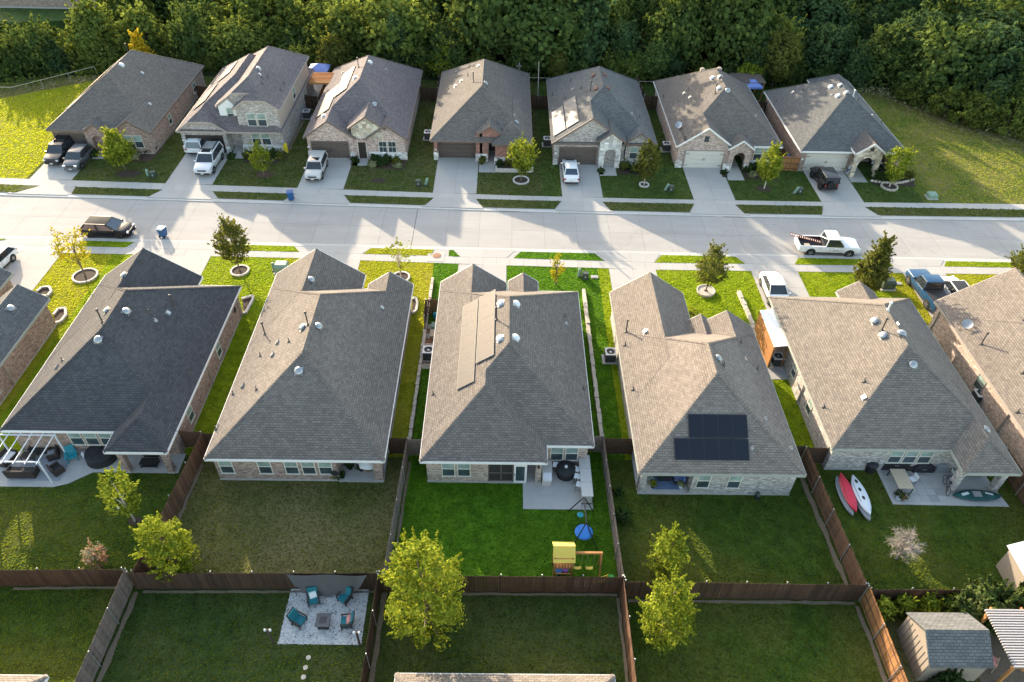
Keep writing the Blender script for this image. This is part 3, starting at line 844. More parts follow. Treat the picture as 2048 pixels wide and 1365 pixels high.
road = struct(ribbon(XS, NR, FR, -.155, -.118).build('road', ['joint_dark']))
RW = 3.36; CX = -12.72
i0 = -24
for i in range(i0, 33):
    a = CX+RW*i; b = a+RW
    wide = .03 if i == 1 else .009
    for k in range(2):
        lo = (lambda x: interp(NR,x)+.01) if k==0 else (lambda x: (interp(NR,x)+interp(FR,x))/2+.008)
        hi = (lambda x: (interp(NR,x)+interp(FR,x))/2-.008) if k==0 else (lambda x: interp(FR,x)-.01)
        A = a+(.03 if i==1 else .009); B = b-(.03 if i==0 else .009); t = random.uniform(-.003,.003)
        m = MB(); m.prism([(A,lo(A)),(B,lo(B)),(B,hi(B)),(A,hi(A))], -.14, -.10+t)
        m.build('slab', ['concrete_road'], road)
tar = MB(); x = CX+RW
tar.box(x-.028,x+.028,interp(NR,x)+.02,interp(FR,x)-.02,-.13,-.103); tar.build('joint_seal', ['joint_tar'], road)
for nm,lo,hi in (('far',FR,FG),('near',NC,NR)):
    kb = struct(ribbon(XS, lo, hi, -.15, -.04 if nm=='far' else .012).build('kerb', ['joint_dark']))
    x = -95.0
    while x < 99:
        m = MB(); e = min(x+3.36,100)
        p = [(x+.008,interp(lo,x)-.004),(e-.008,interp(lo,e)-.004),(e-.008,interp(hi,e)+.004),(x+.008,interp(hi,x)+.004)]
        m.prism(p, -.14, -.03 if nm=='far' else .022)
        m.build('kerb_length', ['concrete_kerb'], kb); x += 3.36
for nm,lo,hi,w in (('far',FW,FL,1.32),('near',NW,NG,1.32)):
    wk = struct(ribbon(XS, lo, hi, -.1, .010).build('pavement', ['joint_dark']))
    x = -80.0
    while x < 90:
        m = MB(); e = x+w; t = random.uniform(-.003,.004)
        m.prism([(x+.008,interp(lo,x)+.01),(e-.008,interp(lo,e)+.01),(e-.008,interp(hi,e)-.01),(x+.008,interp(hi,x)-.01)], -.05, .024+t)
        m.build('slab', ['concrete_walk'], wk); x = e

LAWNS = []; EXC = []
def lawn(name, poly, mat, z=0.0):
    LAWNS.append((poly, mat, z))
    m = MB(); m.prism(poly, -.155, z)
    return struct(m.build(name, [mat]))
def band(x0, x1, lo, hi):
    xs = [x0]+[x for x in XS if x0<x<x1]+[x1]
    f = lambda t,x: interp(t,x) if isinstance(t,list) else t
    return [(x,f(lo,x)) for x in xs]+[(x,f(hi,x)) for x in reversed(xs)]
# far side: one lawn for every lot, front and side yard in one sheet
FB = [(-95,101),(-39.3,99.5),(-24.3,99.5),(-10.1,99.5),(4.15,99.5),(18.4,99),(32.8,98.5),(47.5,97.5),(100,78)]
lawn('lawn', [(-95,interp(FL,-95)),(-53.3,interp(FL,-53.3)),(-53.3,99),(-57,98.3),(-67,92),(-80,90),(-95,90)], 'grass_field_lit')
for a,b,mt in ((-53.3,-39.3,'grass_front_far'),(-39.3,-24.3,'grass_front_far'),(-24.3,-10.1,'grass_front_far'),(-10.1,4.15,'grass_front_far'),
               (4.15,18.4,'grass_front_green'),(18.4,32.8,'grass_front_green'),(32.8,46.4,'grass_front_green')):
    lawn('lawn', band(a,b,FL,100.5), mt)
lawn('meadow', [(46.4,interp(FL,46.4)),(60,69.8),(100,70.0),(100,72),(75,78),(64,84),(58,88.5),(52,98),(46.4,100)], 'grass_meadow', .002)
lawn('field', [(-130,92),(-95,90),(-80,90),(-67,92),(-57,98.3),(-53,99.5),(-51,101),(-58,100.5),(-70,97),(-90,96),(-130,97)], 'dry_grass', -.03)
lawn('dry_strip', [(46.4,99.2),(51,96.5),(56.5,87.4),(63,82.7),(75,76.4),(100,70.8),(100,75),(76,81),(66,86),(60,91),(54,100),(48,102)], 'dry_grass', .006)
lawn('far_lawn', [(-130,118),(-95,118),(-72,122),(-66,126),(-70,150),(-130,150)], 'grass_front_green', -4.9)
for nm_,lo_,hi_ in (('far',FG,FW),('near',NG,NC)):
    a_ = lo_ if nm_=='far' else hi_; struct(ribbon(XS, FG if nm_=='far' else NG, FW if nm_=='far' else NC, -.15, .006).build('parkway', ['concrete_drive']))
# parkway grass between pavement and kerb
def verge(a0, a1, b0, b1, lo, hi, mat):
    m = MB(); d = .02
    xs = [x for x in XS if max(a0,b0)<x<min(a1,b1)]
    LAWNS.append(([(a0,interp(lo,a0)+d),(a1,interp(lo,a1)+d),(b1,interp(hi,b1)-d),(b0,interp(hi,b0)-d)], mat, .035))
    m.prism([(a0,interp(lo,a0)+d),*[(x,interp(lo,x)+d) for x in xs],(a1,interp(lo,a1)+d),(b1,interp(hi,b1)-d),*[(x,interp(hi,x)-d) for x in reversed(xs)],(b0,interp(hi,b0)-d)], -.155, .035)
    return struct(m.build('verge', [mat]))
for a0,a1,b0,b1 in ((-90,-52.8,-90,-51.0),(-46.9,-38.5,-47.1,-37.5),(-31.0,-24.0,-32.0,-22.9),(-16.7,-8.6,-17.6,-7.8),(-2.4,5.3,-3.2,6.1),(11.3,19.8,10.6,20.6),(25.7,34.1,25.1,34.7),(40.2,95,39.3,95)):
    verge(a0,a1,b0,b1,FG,FW,'grass_front_far')
verge_n = [(-90,-50.9,-90,-49.6,'grass_front_lush'),(-42.5,-37.3,-41.6,-36.8,'grass_front_lush'),(-28.3,-20.2,-28.4,-20.9,'grass_front_lush'),
           (-13.9,-7.1,-13.2,-7.1,'grass_front_near'),(-5.5,-4.4,-5.5,-5.1,'turf_bright'),(.9,9.8,1.6,8.9,'turf_bright'),(14.7,23.6,15.6,22.9,'grass_front_lush'),
           (28.5,38.3,29.2,37.6,'grass_front_lush'),(43.3,95,43.9,95,'grass_front_lush')]
for a0,a1,b0,b1,mt in verge_n: verge(a0,a1,b0,b1,NG,NC,mt)
# near side: front lawns with side yards, back yards, the yards at the bottom
B0 = 33.4
for a,b,mt in ((-95,-38.0,'grass_front_near'),(-38.0,-21.4,'grass_front_lush'),(-21.4,-6.85,'grass_front_near'),(-6.85,9.0,'turf_bright'),
               (9.0,22.0,'grass_front_lush'),(22.0,36.4,'grass_front_lush'),(36.4,95,'grass_front_near')):
    lawn('lawn', band(a,b,B0,NW), mt)
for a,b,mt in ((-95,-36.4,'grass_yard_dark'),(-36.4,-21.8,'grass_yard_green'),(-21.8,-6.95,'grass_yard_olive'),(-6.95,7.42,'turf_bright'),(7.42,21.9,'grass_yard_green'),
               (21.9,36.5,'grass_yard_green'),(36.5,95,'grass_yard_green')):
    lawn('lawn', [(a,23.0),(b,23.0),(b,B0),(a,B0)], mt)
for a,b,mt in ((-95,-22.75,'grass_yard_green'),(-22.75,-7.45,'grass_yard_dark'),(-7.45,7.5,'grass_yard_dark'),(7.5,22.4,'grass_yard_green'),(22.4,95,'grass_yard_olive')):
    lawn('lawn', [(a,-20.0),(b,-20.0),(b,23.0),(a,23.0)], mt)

# driveways: slabs on a dark bed, aprons flared out to the kerb
def driveway(x0, x1, yh, far, flare, extra=()):
    lo, hi = (FG,FL) if far else (NC,NG)
    EXC.append([(x0,min(yh,56)-.0 if not far else 68),(x1,min(yh,56) if not far else 68),(x1,max(yh,56) if far else 58.5),(x0,max(yh,56) if far else 58.5)])
    b = MB()
    ys = interp(FL if far else NW,(x0+x1)/2)
    d = thing('driveway','','') ; del d['label']; del d['category']
    d['kind'] = 'structure'
    if far: b.prism([(x0,ys),(x1,ys),(x1,yh),(x0,yh)], -.05, .012)
    else: b.prism([(x0,yh),(x1,yh),(x1,ys),(x0,ys)], -.05, .012)
    b.build('bed', ['joint_dark'], d)
    n = max(2, round(abs(yh-ys)/2.7)); xm = (x0+x1)/2
    for i in range(n):
        a = ys+(yh-ys)*i/n; c = ys+(yh-ys)*(i+1)/n
        if a > c: a,c = c,a
        for l,r in ((x0,xm),(xm,x1)):
            m = MB(); m.box(l+.008,r-.008,a+.008,c-.008,-.02,.026+random.uniform(-.003,.003)); m.build('slab', ['concrete_drive'], d)
    # apron between pavement and kerb
    f0,f1 = flare
    for l,r,q,w in ((x0,xm,x0-f0,xm),(xm,x1,xm,x1+f1)):
        m = MB()
        if far: m.prism([(l+.008,interp(FW,l)-.005),(r-.008,interp(FW,r)-.005),(w-.008,interp(FR,w)+.3),(q+.008,interp(FR,q)+.3)], -.1, .03)
        else: m.prism([(l+.008,interp(NG,l)+.005),(r-.008,interp(NG,r)+.005),(w-.008,interp(NC,w)+.25),(q+.008,interp(NC,q)+.25)], -.1, .03)
        m.build('apron', ['concrete_drive'], d)
    return d
for x0,x1,yh,fl in ((-53.0,-44.6,0,0),):
    pass
FD = [(-52.9,-48.2,79.3,(.9,1.0)),(-37.7,-32.5,80.2,(.9,.9)),(-23.0,-17.9,77.9,(1.0,1.0)),(-8.0,-3.2,78.3,(.9,.9)),(6.25,10.75,77.4,(.9,.9)),(20.75,25.35,77.3,(.9,.9)),(34.85,39.6,76.9,(.9,.9))]
for x0,x1,yh,fl in FD: driveway(x0,x1,yh,True,fl)
ND = [(-48.7,-43.0,50.5,(.9,.9)),(-36.0,-28.55,50.4,(.9,.4)),(-19.1,-14.0,51.0,(.9,.9)),(-4.45,.2,50.0,(.9,.9)),(10.1,14.65,49.0,(.9,.9)),(23.9,28.45,49.0,(.9,.9)),(38.7,42.9,48.5,(.9,.9))]
for x0,x1,yh,fl in ND: driveway(x0,x1,yh,False,fl)
def path(pts_list):
    d = bpy.data.objects.new('path', None); SC.collection.objects.link(d); d['kind'] = 'structure'
    for x0,x1,y0,y1 in pts_list:
        EXC.append([(x0,y0),(x1,y0),(x1,y1),(x0,y1)])
        m = MB(); m.box(x0,x1,y0,y1,-.05,.03); m.build('slab', ['concrete_walk'], d)
for x0,x1,y0,y1 in ((-48.1,-45.9,76.6,79.4),(-32.4,-30.7,77.2,80.6),(-17.8,-16.1,76.0,79.6),(-3.1,-1.2,74.9,79.8),(10.85,12.8,74.6,79.6),(25.5,27.4,74.0,79.5),(39.7,41.6,74.0,78.5)):
    w = (y1-y0)/2
    path([(x0,x1,y0,y0+w-.01),(x0,x1,y0+w+.01,y1)])
path([(-1.18,.1,76.2,77.7)])
def bed(poly, mat='mulch', z=.03, name='planting_bed'):
    EXC.append(poly)
    m = MB(); m.prism(poly, -.05, z); return struct(m.build(name, [mat]))
for p in ([(-45.7,76.2),(-41.2,76.2),(-40.8,79.3),(-45.7,79.3)],[(-30.5,76.3),(-26.6,76.2),(-26.0,78.9),(-30.5,79.0)],[(-15.9,75.6),(-12.0,75.2),(-11.3,77.8),(-15.9,77.8)],
          [(-1.1,75.15),(2.9,74.9),(3.0,77.5),(-1.1,77.5)],[(13.0,74.9),(17.1,74.9),(17.2,77.5),(13.0,77.6)],[(27.6,74.3),(31.3,74.3),(32.0,77.6),(27.6,77.6)],[(41.9,73.5),(46.8,73.2),(47.2,75.2),(46.0,77.6),(43.6,77.6)]):
    bed(p, 'mulch_red' if p[0][0] in (-15.9,-45.7) else 'mulch')
bed([(-18.0,76.0),(-17.2,76.0),(-17.2,77.6),(-18.0,77.6)],'mulch_red'); bed([(10.75,74.8),(11.3,74.8),(11.3,76.2),(10.75,76.2)]); bed([(25.0,74.6),(25.6,74.6),(25.6,76.3),(25.0,76.3)])
# bare earth along fences, worn spots
def spot(cx, cy, rx, ry, mat, z=.004, n=18, seed=1, name='bare_patch'):
    rr = random.Random(seed); m = MB(); EXC.append([(cx+rx*.8*math.cos(a),cy+ry*.8*math.sin(a)) for a in (0,.8,1.6,2.4,3.2,4,4.8,5.6)])
    m.prism([(cx+rx*(1+rr.uniform(-.22,.22))*math.cos(2*math.pi*i/n), cy+ry*(1+rr.uniform(-.22,.22))*math.sin(2*math.pi*i/n)) for i in range(n)], -.05, z)
    return struct(m.build(name, [mat]))
def edge_strip(x0,y0,x1,y1,w,mat='soil',z=.006,seed=0):
    rr = random.Random(seed); d = Vector((x1-x0,y1-y0,0)); L = d.length; d.normalize(); nrm = Vector((-d.y,d.x,0)); n = max(4,int(L/.6))
    a = []; b = []
    for i in range(n+1):
        p = Vector((x0,y0,0))+d*L*i/n
        a.append((p+nrm*w*.5*rr.uniform(.5,1.3))[:2]); b.append((p-nrm*w*.5*rr.uniform(.5,1.3))[:2])
    m = MB(); m.prism(a+b[::-1], -.05, z); return struct(m.build('bare_strip', [mat]))
for a_ in ((-22.45,14,-22.4,22.7,.34,2),(-7.2,14,-7.15,22.8,.3,3),(21.95,23.0,21.5,32.5,.36,4),(22.15,15,22.08,22.2,.3,5),(-22,22.72,-7.8,22.85,.16,6),(-6.8,22.74,7.3,22.8,.16,7),(7.9,22.44,22,22.4,.2,8),(-30,22.85,-23,23.0,.16,9),
           (-21.45,32.6,-21.75,24,.22,10),(-6.65,33,-6.85,23.6,.2,11),(7.25,14,7.3,22.6,.2,12),(-41.2,79.4,-40.7,96,.4,13),(-26.0,79.4,-25.8,90,.5,14)):
    edge_strip(*a_[:5],'soil',.05,a_[5])

# ------------------------------------------------------------------ the houses: every roof as (x0, x1, y0, y1, ridge axis, south end, north end, eave height)
E = 2.75
WINGS = {  # roof edges and many later positions taken from image pixels, baked as metres
 'near0': [(-50.5,-38.3,36.2,45.0,'y','hip','hip',E), (-42.4,-38.29,38,47.7,'y','in','gable',E+.008), (-50.6,-43.1,36,51.1,'y','in','gable',E+.006)],
 'near1': [(-34.95,-22.8,33.2,49.75,'y','hip','hip',E), (-27.05,-22.79,31.4,42,'y','hip','in',E+.008,'open'), (-34.96,-26.5,40,51.0,'y','in','gable',E+.008)],
 'near2': [(-20.1,-7.95,30.9,49.6,'y','hip','hip',E,'open'), (-20.11,-12.3,42,51.6,'y','in','gable',E+.008), (-11.8,-7.94,42,50.3,'y','in','gable',E+.008)],
 'near3': [(-5.55,6.4,32.4,49.6,'y','hip','hip',E), (-5.56,3.1,30.9,42,'y','hip','in',E+.008,'open'), (-5.56,.2,42,50.7,'y','in','gable',E+.008), (.35,2.95,44,51.0,'y','in','gable',E,'open')],
 'near4': [(9.2,20.5,30.1,44.5,'y','hip','hip',E,'open'), (9.19,15.55,36,49.6,'y','in','gable',E+.008), (15.7,20.51,38,45.3,'y','in','gable',E+.008), (14.7,17.6,40,45.6,'y','in','gable',E,'open')],
 'near5': [(23.03,35.3,32.4,49.3,'y','hip','hip',E), (31.35,35.31,30.4,40,'y','hip','in',E+.008,'open'), (29.2,32.5,44,50.2,'y','in','gable',E,'open')],
 'near6': [(37.42,49.6,31.8,47.0,'y','hip','hip',E), (37.41,47.9,40,49.0,'y','in','gable',E+.008)],
 'far1': [(-53.0,-40.9,78.2,97.6,'y','hip','hip',E), (-45.4,-40.89,77.7,90,'y','gable','in',E+.008), (-48.75,-45.85,77.75,86,'y','gable','in',E,'open')],
 'far2': [(-38.15,-26.0,78.4,97.0,'y','hip','hip',E,'open'), (-38.16,-32.25,78.35,90,'y','jerk','in',E+.008), (-33.4,-25.85,80.0,95.0,'y','jerk','hip',5.25),
          (-31.3,-25.84,78.85,88,'y','jerk','in',5.258), (-33.6,-30.4,80.2,88,'y','gable','in',5.0)],
 'far3': [(-23.3,-11.4,78.0,97.3,'y','hip','hip',E), (-23.31,-17.3,77.3,88,'y','gable','in',E+.008), (-18.1,-13.8,77.4,88,'y','gable','in',3.9), (-16.1,-11.39,77.35,88,'y','gable','in',E+.008)],
 'far4': [(-8.75,3.0,77.1,96.8,'y','hip','hip',E,'open'), (-1.6,3.01,76.35,88,'y','hip','in',E+.008,'open'), (-3.3,-.45,77.3,84,'y','gable','in',3.55,'open')],
 'far5': [(5.25,17.4,77.0,95.0,'y','hip','hip',E,'open'), (5.24,14.2,76.9,89,'y','gable','in',E+.008), (10.35,13.6,76.1,82,'y','gable','in',3.45,'open'), (13.35,17.41,76.9,86,'y','gable','in',E+.008)],
 'far6': [(19.55,31.9,77.0,95.0,'y','hip','hip',E,'open'), (19.54,26.2,76.6,88,'y','gable','in',E+.008), (25.5,28.5,76.2,84,'y','gable','in',E,'open')],
 'far7': [(33.7,46.0,76.0,92.4,'y','hip','hip',E,'open'), (40.6,45.99,84,96.4,'y','in','hip',E+.008), (39.5,43.1,74.9,80,'y','gable','in',3.1,'open')],
 'south1': [(-36,-23.8,.5,16.45,'y','hip','hip',E)],
 'south2': [(-5.5,6.15,.5,16.7,'y','hip','hip',E)],
 'wood_house': [(-86,-67.5,127,140,'x','hip','hip',E)],
}

HS = {}
def house(key, label, sh, wallm, trim):
    HS[key] = House(key, label, WINGS[key], sh, wallm, trim); return HS[key]
def downpipe(h, x, y, z1=2.6):
    m = MB(); m.box(x-.045,x+.045,y-.045,y+.045,.1,z1); m.cbox((x,y-.12,.12),(.09,.3,.08)); h.part('downpipe', m, ['trim_taupe'])
def wainscot(h, segs, mat='stone_white', z1=.95):
    for x0,x1,y0,y1 in segs:
        m = MB(); m.box(x0,x1,y0,y1,.0,z1); h.part('stone_base', m, [mat])
def plaque(h, x, y, z=1.7):
    m = MB(); m.box(x-.16,x+.16,y-.03,y,z-.1,z+.1); h.part('address_stone', m, ['stone_white'])

# ---- near side
h = house('near0', 'brick house cut by the left picture edge, dark slate roof with one round vent', 'shingle_slate', 'brick_brown', 'trim_sage')
h.vents([('dome',(-39.74, 45.08, 3.76))]); h.window(-38.65, 38.3, face='E'); downpipe(h,-38.58,40.2); h.done()

h = house('near1', 'brick house with dark charcoal roof beside the white pergola', 'shingle_charcoal', 'brick_brown', 'trim_white')
h.block(-26.7,-23.2,33.35,36,0,2.7)
for x in (-26.4,-23.35):
    h.block(x-.2,x+.2,31.75,32.15,0,2.6)
h.window(-29.2,33.55,.9,2.35,.95,n=3)
for y in (36.2,43.2): h.window(-23.15,y,.7,2.0,.9,'E')
downpipe(h,-23.1,40.6); downpipe(h,-23.1,48.9)
m = MB(); m.lathe((0,0,0),[(.2,0),(.26,.02),(.2,.06)],14); m.v=[(-23.13+q[2],48.0+q[0],1.5+q[1]) for q in m.v]; h.part('hose_reel', m, ['black_plastic'])
h.vents([('dome',(-28.22, 41.64, 6.54)),('dome',(-28.99, 38.54, 6.47)),('dome',(-30.88, 47.20, 5.61)),('dome',(-29.80, 41.89, 6.35)),('tall',(-25.98, 44.11, 4.97)),('tall',(-29.39, 40.30, 6.64)),
 ('pipe',(-27.05, 42.47, 5.72)),('pipe',(-24.33, 45.66, 3.82)),('pipe',(-32.05, 38.12, 4.78)),('pipe',(-23.32, 38.39, 3.12)),('boxvent',(-26.12, 43.26, 5.07)),('stub',(-26.52, 42.03, 5.35)),('boxvent',(-32.17, 37.53, 4.69))]); h.done()

h = house('near2', 'grey roofed brick house without panels, a white umbrella at its back corner', 'shingle_grey', 'brick_brown', 'trim_white')
h.block(-19.75,-11.4,31.25,49.2,0,2.77); h.block(-11.4,-8.3,33.6,49.2,0,2.77); h.block(-8.9,-8.3,31.25,31.8,0,2.6)
h.window(-19.0,31.25,.8,2.3,.95); h.window(-16.35,31.25,.8,2.3,.95); h.window(-13.35,31.25,.8,2.3,.95,n=3,gap=.22)
h.door(-10.6,33.6); h.window(-8.3,38,.8,2.2,.9,'E')
downpipe(h,-8.25,41); 
h.vents([('dome',(-14.16, 35.89, 6.23)),('dome',(-13.57, 40.09, 6.67)),('dome',(-14.71, 40.13, 6.52)),('dome',(-15.86, 47.49, 5.25)),('tall',(-14.33, 40.16, 6.79)),('tall',(-18.68, 42.44, 3.74)),
 ('boxvent',(-16.88, 40.11, 5.00)),('pipe',(-15.71, 39.35, 5.82)),('pipe',(-18.27, 39.70, 4.03)),('boxvent',(-16.93, 38.79, 4.97)),('boxvent',(-18.94, 36.97, 3.56)),('pipe',(-19.68, 36.65, 3.04)),('pipe',(-17.35, 35.56, 4.67)),('pipe',(-20.00, 33.44, 2.82)),('boxvent',(-9.90, 45.37, 4.11))]); h.done()

h = house('near3', 'brick house in the middle with two long columns of sunlit solar panels', 'shingle_grey', 'brick_tan', 'trim_white')
h.block(-5.2,-.95,31.25,41,0,2.77); h.block(-.95,2.75,34.2,41,0,2.77); h.block(2.35,2.75,31.25,31.65,0,2.6); h.block(.6,2.6,49.3,49.9,0,2.6)
h.window(-3.7,31.25,.75,2.3,.92); h.window(-2.62,31.25,.75,2.3,.92); h.window(3.9,32.75,.75,2.25,.92); h.window(4.95,32.75,.75,2.25,.92)
# screened porch: brown frame with mesh, the white glazed door standing open
f = MB()
for x in (-.92,-.05,.78): f.box(x-.04,x+.04,31.3,31.38,.12,2.6)
f.box(-.92,.78,31.3,31.38,.12,.2); f.box(-.92,.78,31.3,31.38,1.0,1.08); f.box(-.92,.78,31.3,31.38,2.52,2.6)
f = h.part('porch_frame', f, ['trim_brown'])
m = MB(); m.box(-.92,.78,31.33,31.345,.2,2.52); h.part('insect_screen', m, ['screen_mesh'], None, f)
m = MB(); m.box(.84,.98,31.14,31.19,.14,2.2); m.box(1.6,1.74,31.14,31.19,.14,2.2); m.box(.98,1.6,31.14,31.19,1.98,2.2); m.box(.98,1.6,31.14,31.19,.14,.38); d = h.part('screen_door', m, ['trim_white'], 'white glazed door standing open')
m = MB(); m.box(.98,1.6,31.155,31.175,.38,1.98); h.part('door_glass', m, ['pane_dark'], None, d)
m = MB(); m.box(.87,.93,31.09,31.14,1.05,1.2); h.part('door_handle', m, ['black_iron'], None, d)
h.window(1.9,34.2,.7,2.2,1.2)
m = MB(); m.box(-.95,2.75,31.2,34.2,-.05,.10); h.part('porch_slab', m, ['concrete_patio'])
m = MB(); m.cbox((2.55,31.2,1.9),(.14,.12,.26)); h.part('wall_lamp', m, ['black_iron'])
h.vents([('dome_w',(-0.23, 43.28, 6.47)),('dome_w',(0.93, 43.11, 6.58)),('dome_w',(-0.22, 39.26, 6.48)),('dome_w',(0.87, 39.19, 6.61)),('tall',(-0.55, 41.64, 6.25)),('pipe',(4.98, 45.12, 3.74)),('stub',(5.06, 44.26, 3.68)),('pipe',(6.01, 37.60, 3.02)),('pipe',(-5.12, 36.86, 3.06))])
SP = lambda x,y: (x,y,2.75+.7*(x+5.55))
A0,A1 = (-3.13, 36.06, 4.46),(-3.33, 45.64, 4.32); B0_,B1_ = (-1.97, 35.93, 5.27),(-1.93, 45.64, 5.28); C1 = (-0.67, 44.64, 6.16); C0 = (-0.55, 37.75, 6.24); BB = (-1.85, 37.72, 5.35)
x0,x1,x2 = (A0[0]+A1[0])/2,(B0_[0]+B1_[0])/2,(C0[0]+C1[0])/2; yb,ym,yt = (A0[1]+B0_[1])/2,(BB[1]+C0[1])/2,(A1[1]+B1_[1]+C1[1])/3
h.solar(SP(x0,yb),SP(x0,yt),SP(x1-.03,yb),7,1,'solar_frame_grey','solar_sunlit'); h.solar(SP(x1+.03,ym),SP(x1+.03,yt),SP(x2,ym),5,1,'solar_frame_grey','solar_sunlit'); h.done()

h = house('near4', 'brick house with nine dark solar panels on its back roof', 'shingle_taupe', 'brick_grey', 'trim_sage')
h.block(9.55,13.1,33.2,44.2,0,2.77); h.block(13.1,20.15,30.45,44.2,0,2.77); h.block(9.55,9.95,30.45,30.95,0,2.6)
m = MB(); m.box(9.5,13.1,30.4,33.2,-.05,.10); h.part('porch_slab', m, ['concrete_patio'])
h.window(13.87,30.45,.8,2.3,.92); h.window(16.0,30.45,.8,2.3,.92); h.door(11.0,33.2); h.window(12.3,33.2,.7,2.2,1.0)
downpipe(h,9.5,30.9); 
h.vents([('tall',(9.88, 43.88, 3.24)),('pipe',(9.64, 42.45, 3.07)),('boxvent',(11.19, 42.88, 4.15)),('pipe',(9.68, 37.53, 3.10)),('dome',(15.35, 37.58, 6.35)),('pipe',(15.70, 37.12, 6.10)),('boxvent',(18.30, 39.62, 4.29)),('pipe',(19.33, 39.45, 3.58)),('pipe',(18.46, 41.75, 4.19)),('stub',(18.30, 33.75, 4.29)),('stub',(16.94, 31.55, 3.75)),('stub',(19.92, 32.08, 3.15))])
SP = lambda x,y: (x,y,2.75+.7*(y-30.1))
p,q,r_,t_ = (11.64, 30.84, 3.26),(16.69, 30.88, 3.29),(11.63, 32.05, 4.10),(12.72, 33.39, 5.05); u_ = (16.60, 33.43, 5.08)
xa,xb = p[0],q[0]; w5 = (xb-xa)/5
h.solar(SP(xa,p[1]),SP(xb,p[1]),SP(xa,r_[1]),5,1); h.solar(SP(xa+w5,r_[1]+.03),SP(xb,r_[1]+.03),SP(xa+w5,t_[1]),4,1); h.done()

h = house('near5', 'brick house with weathered grey roof, kayaks lying in its yard', 'shingle_weathered', 'brick_grey', 'trim_sage')
h.block(31.8,34.95,33.0,40,0,2.77)
for x in (31.75,34.75): h.block(x-.22,x+.22,30.8,31.25,0,2.6)
h.window(29.1,32.75,.9,2.3,.95,n=3); h.window(23.38,41.5,.8,2.1,.9,'W'); h.window(23.38,37.6,.8,2.1,.9,'W')
downpipe(h,23.3,39.3)
h.vents([('dome',(28.23, 41.92, 6.38)),('dome',(28.24, 40.25, 6.39)),('dome',(29.17, 39.77, 7.04)),('dome',(29.32, 37.34, 6.20)),('boxvent',(29.45, 40.95, 6.84)),('tall',(28.29, 40.77, 6.43)),('wpipe',(29.22, 42.50, 7.00)),('pipe',(26.11, 36.89, 4.90)),('pipe',(23.47, 36.05, 3.05)),('boxvent',(25.72, 35.55, 4.63)),('dome',(33.66, 33.27, 3.91))]); h.done()

h = house('near6', 'brick house cut by the right picture edge with a satellite dish on its roof', 'shingle_taupe', 'brick_pink', 'trim_taupe')
h.dish(37.95,44.9,215); h.vents([('tall',(38.22, 42.85, 3.32)),('pipe',(39.19, 38.92, 3.98)),('pipe',(37.72, 35.87, 2.96))]); h.window(37.77,40.3,.8,2.1,1.1,'W','trim_taupe'); downpipe(h,37.7,36.4); downpipe(h,37.7,48.2); h.done()

h = house('south1', 'tan roof edge of a house at the bottom left corner', 'shingle_taupe', 'brick_tan', 'trim_white'); h.done()
h = house('south2', 'tan roof edge of a house at the bottom centre of the picture', 'shingle_taupe', 'brick_tan', 'trim_white'); h.done()
h = house('wood_house', 'brown brick house far behind the wood in the top left corner', 'shingle_taupe', 'brick_brown', 'trim_white'); h.done()

# ---- far side
h = house('far1', 'brick house at the left end of the far row behind a black suv', 'shingle_grey', 'brick_brown', 'trim_brown')
h.garage(-52.5,-48.95,78.55)
L,Rr = arch_poly(-48.6,-46.0,3.0,-47.95,-46.65,1.55,3.6); m = MB(); m.extr(L,'y',77.95,78.2); m.extr(Rr,'y',77.95,78.2); h.part('porch_arch', m, ['brick_brown'])
h.window(-43.2,77.95,.8,2.35,1.0,n=2); h.window(-41.25,84.2,.8,2.1,.9,'E'); h.window(-41.25,93.5,.8,2.1,1.2,'E')
downpipe(h,-41.2,78.3); downpipe(h,-41.2,88.2)
for i,y in enumerate((81.5,84.5,87.5)):
    h.solar((-51.9,y,roof_h(h.w,-51.9,y)),(-51.9,y+2.8,roof_h(h.w,-51.9,y)),(-48.6,y,roof_h(h.w,-48.6,y)),2,2,'solar_frame','solar_sunlit')
h.vents([('dome_w',(-46.56, 87.32, 6.71)),('boxvent',(-44.79, 88.07, 5.46)),('boxvent',(-42.48, 82.90, 3.86)),('tall',(-48.2,93.0,0))]); h.done()

h = house('far2', 'two-storey grey brick house with stucco side and open garage', 'shingle_violet', 'brick_grey', 'trim_taupe')
h.block(-37.8,-32.6,86.2,96.6,0,2.77); h.block(-33.05,-26.3,86.2,96.6,0,2.77)
m = MB(); m.box(-26.3,-26.14,79.25,94.55,2.95,5.24); h.part('stucco_wall', m, ['stucco_tan'])
m = MB(); m.extr([(-33.25,2.9),(-31.2,2.9),(-31.2,5.02),(-32.0,5.9),(-33.25,5.02)],'y',80.08,80.2); h.part('white_siding', m, ['siding_white'])
h.window(-32.0,80.08,3.5,4.9,.8); h.window(-28.75,79.1,3.2,4.75,1.05,n=2); h.window(-28.75,79.1,.85,2.4,1.05,n=2)
h.window(-26.14,86.5,3.3,4.6,1.3,'E'); h.window(-26.2,91.3,.9,2.4,1.6,'E')
wainscot(h,[(-31.1,-26.0,79.0,79.3),(-37.95,-37.5,78.5,78.75),(-32.95,-32.5,78.5,78.75)],z1=.8); plaque(h,-37.6,78.5,1.55)
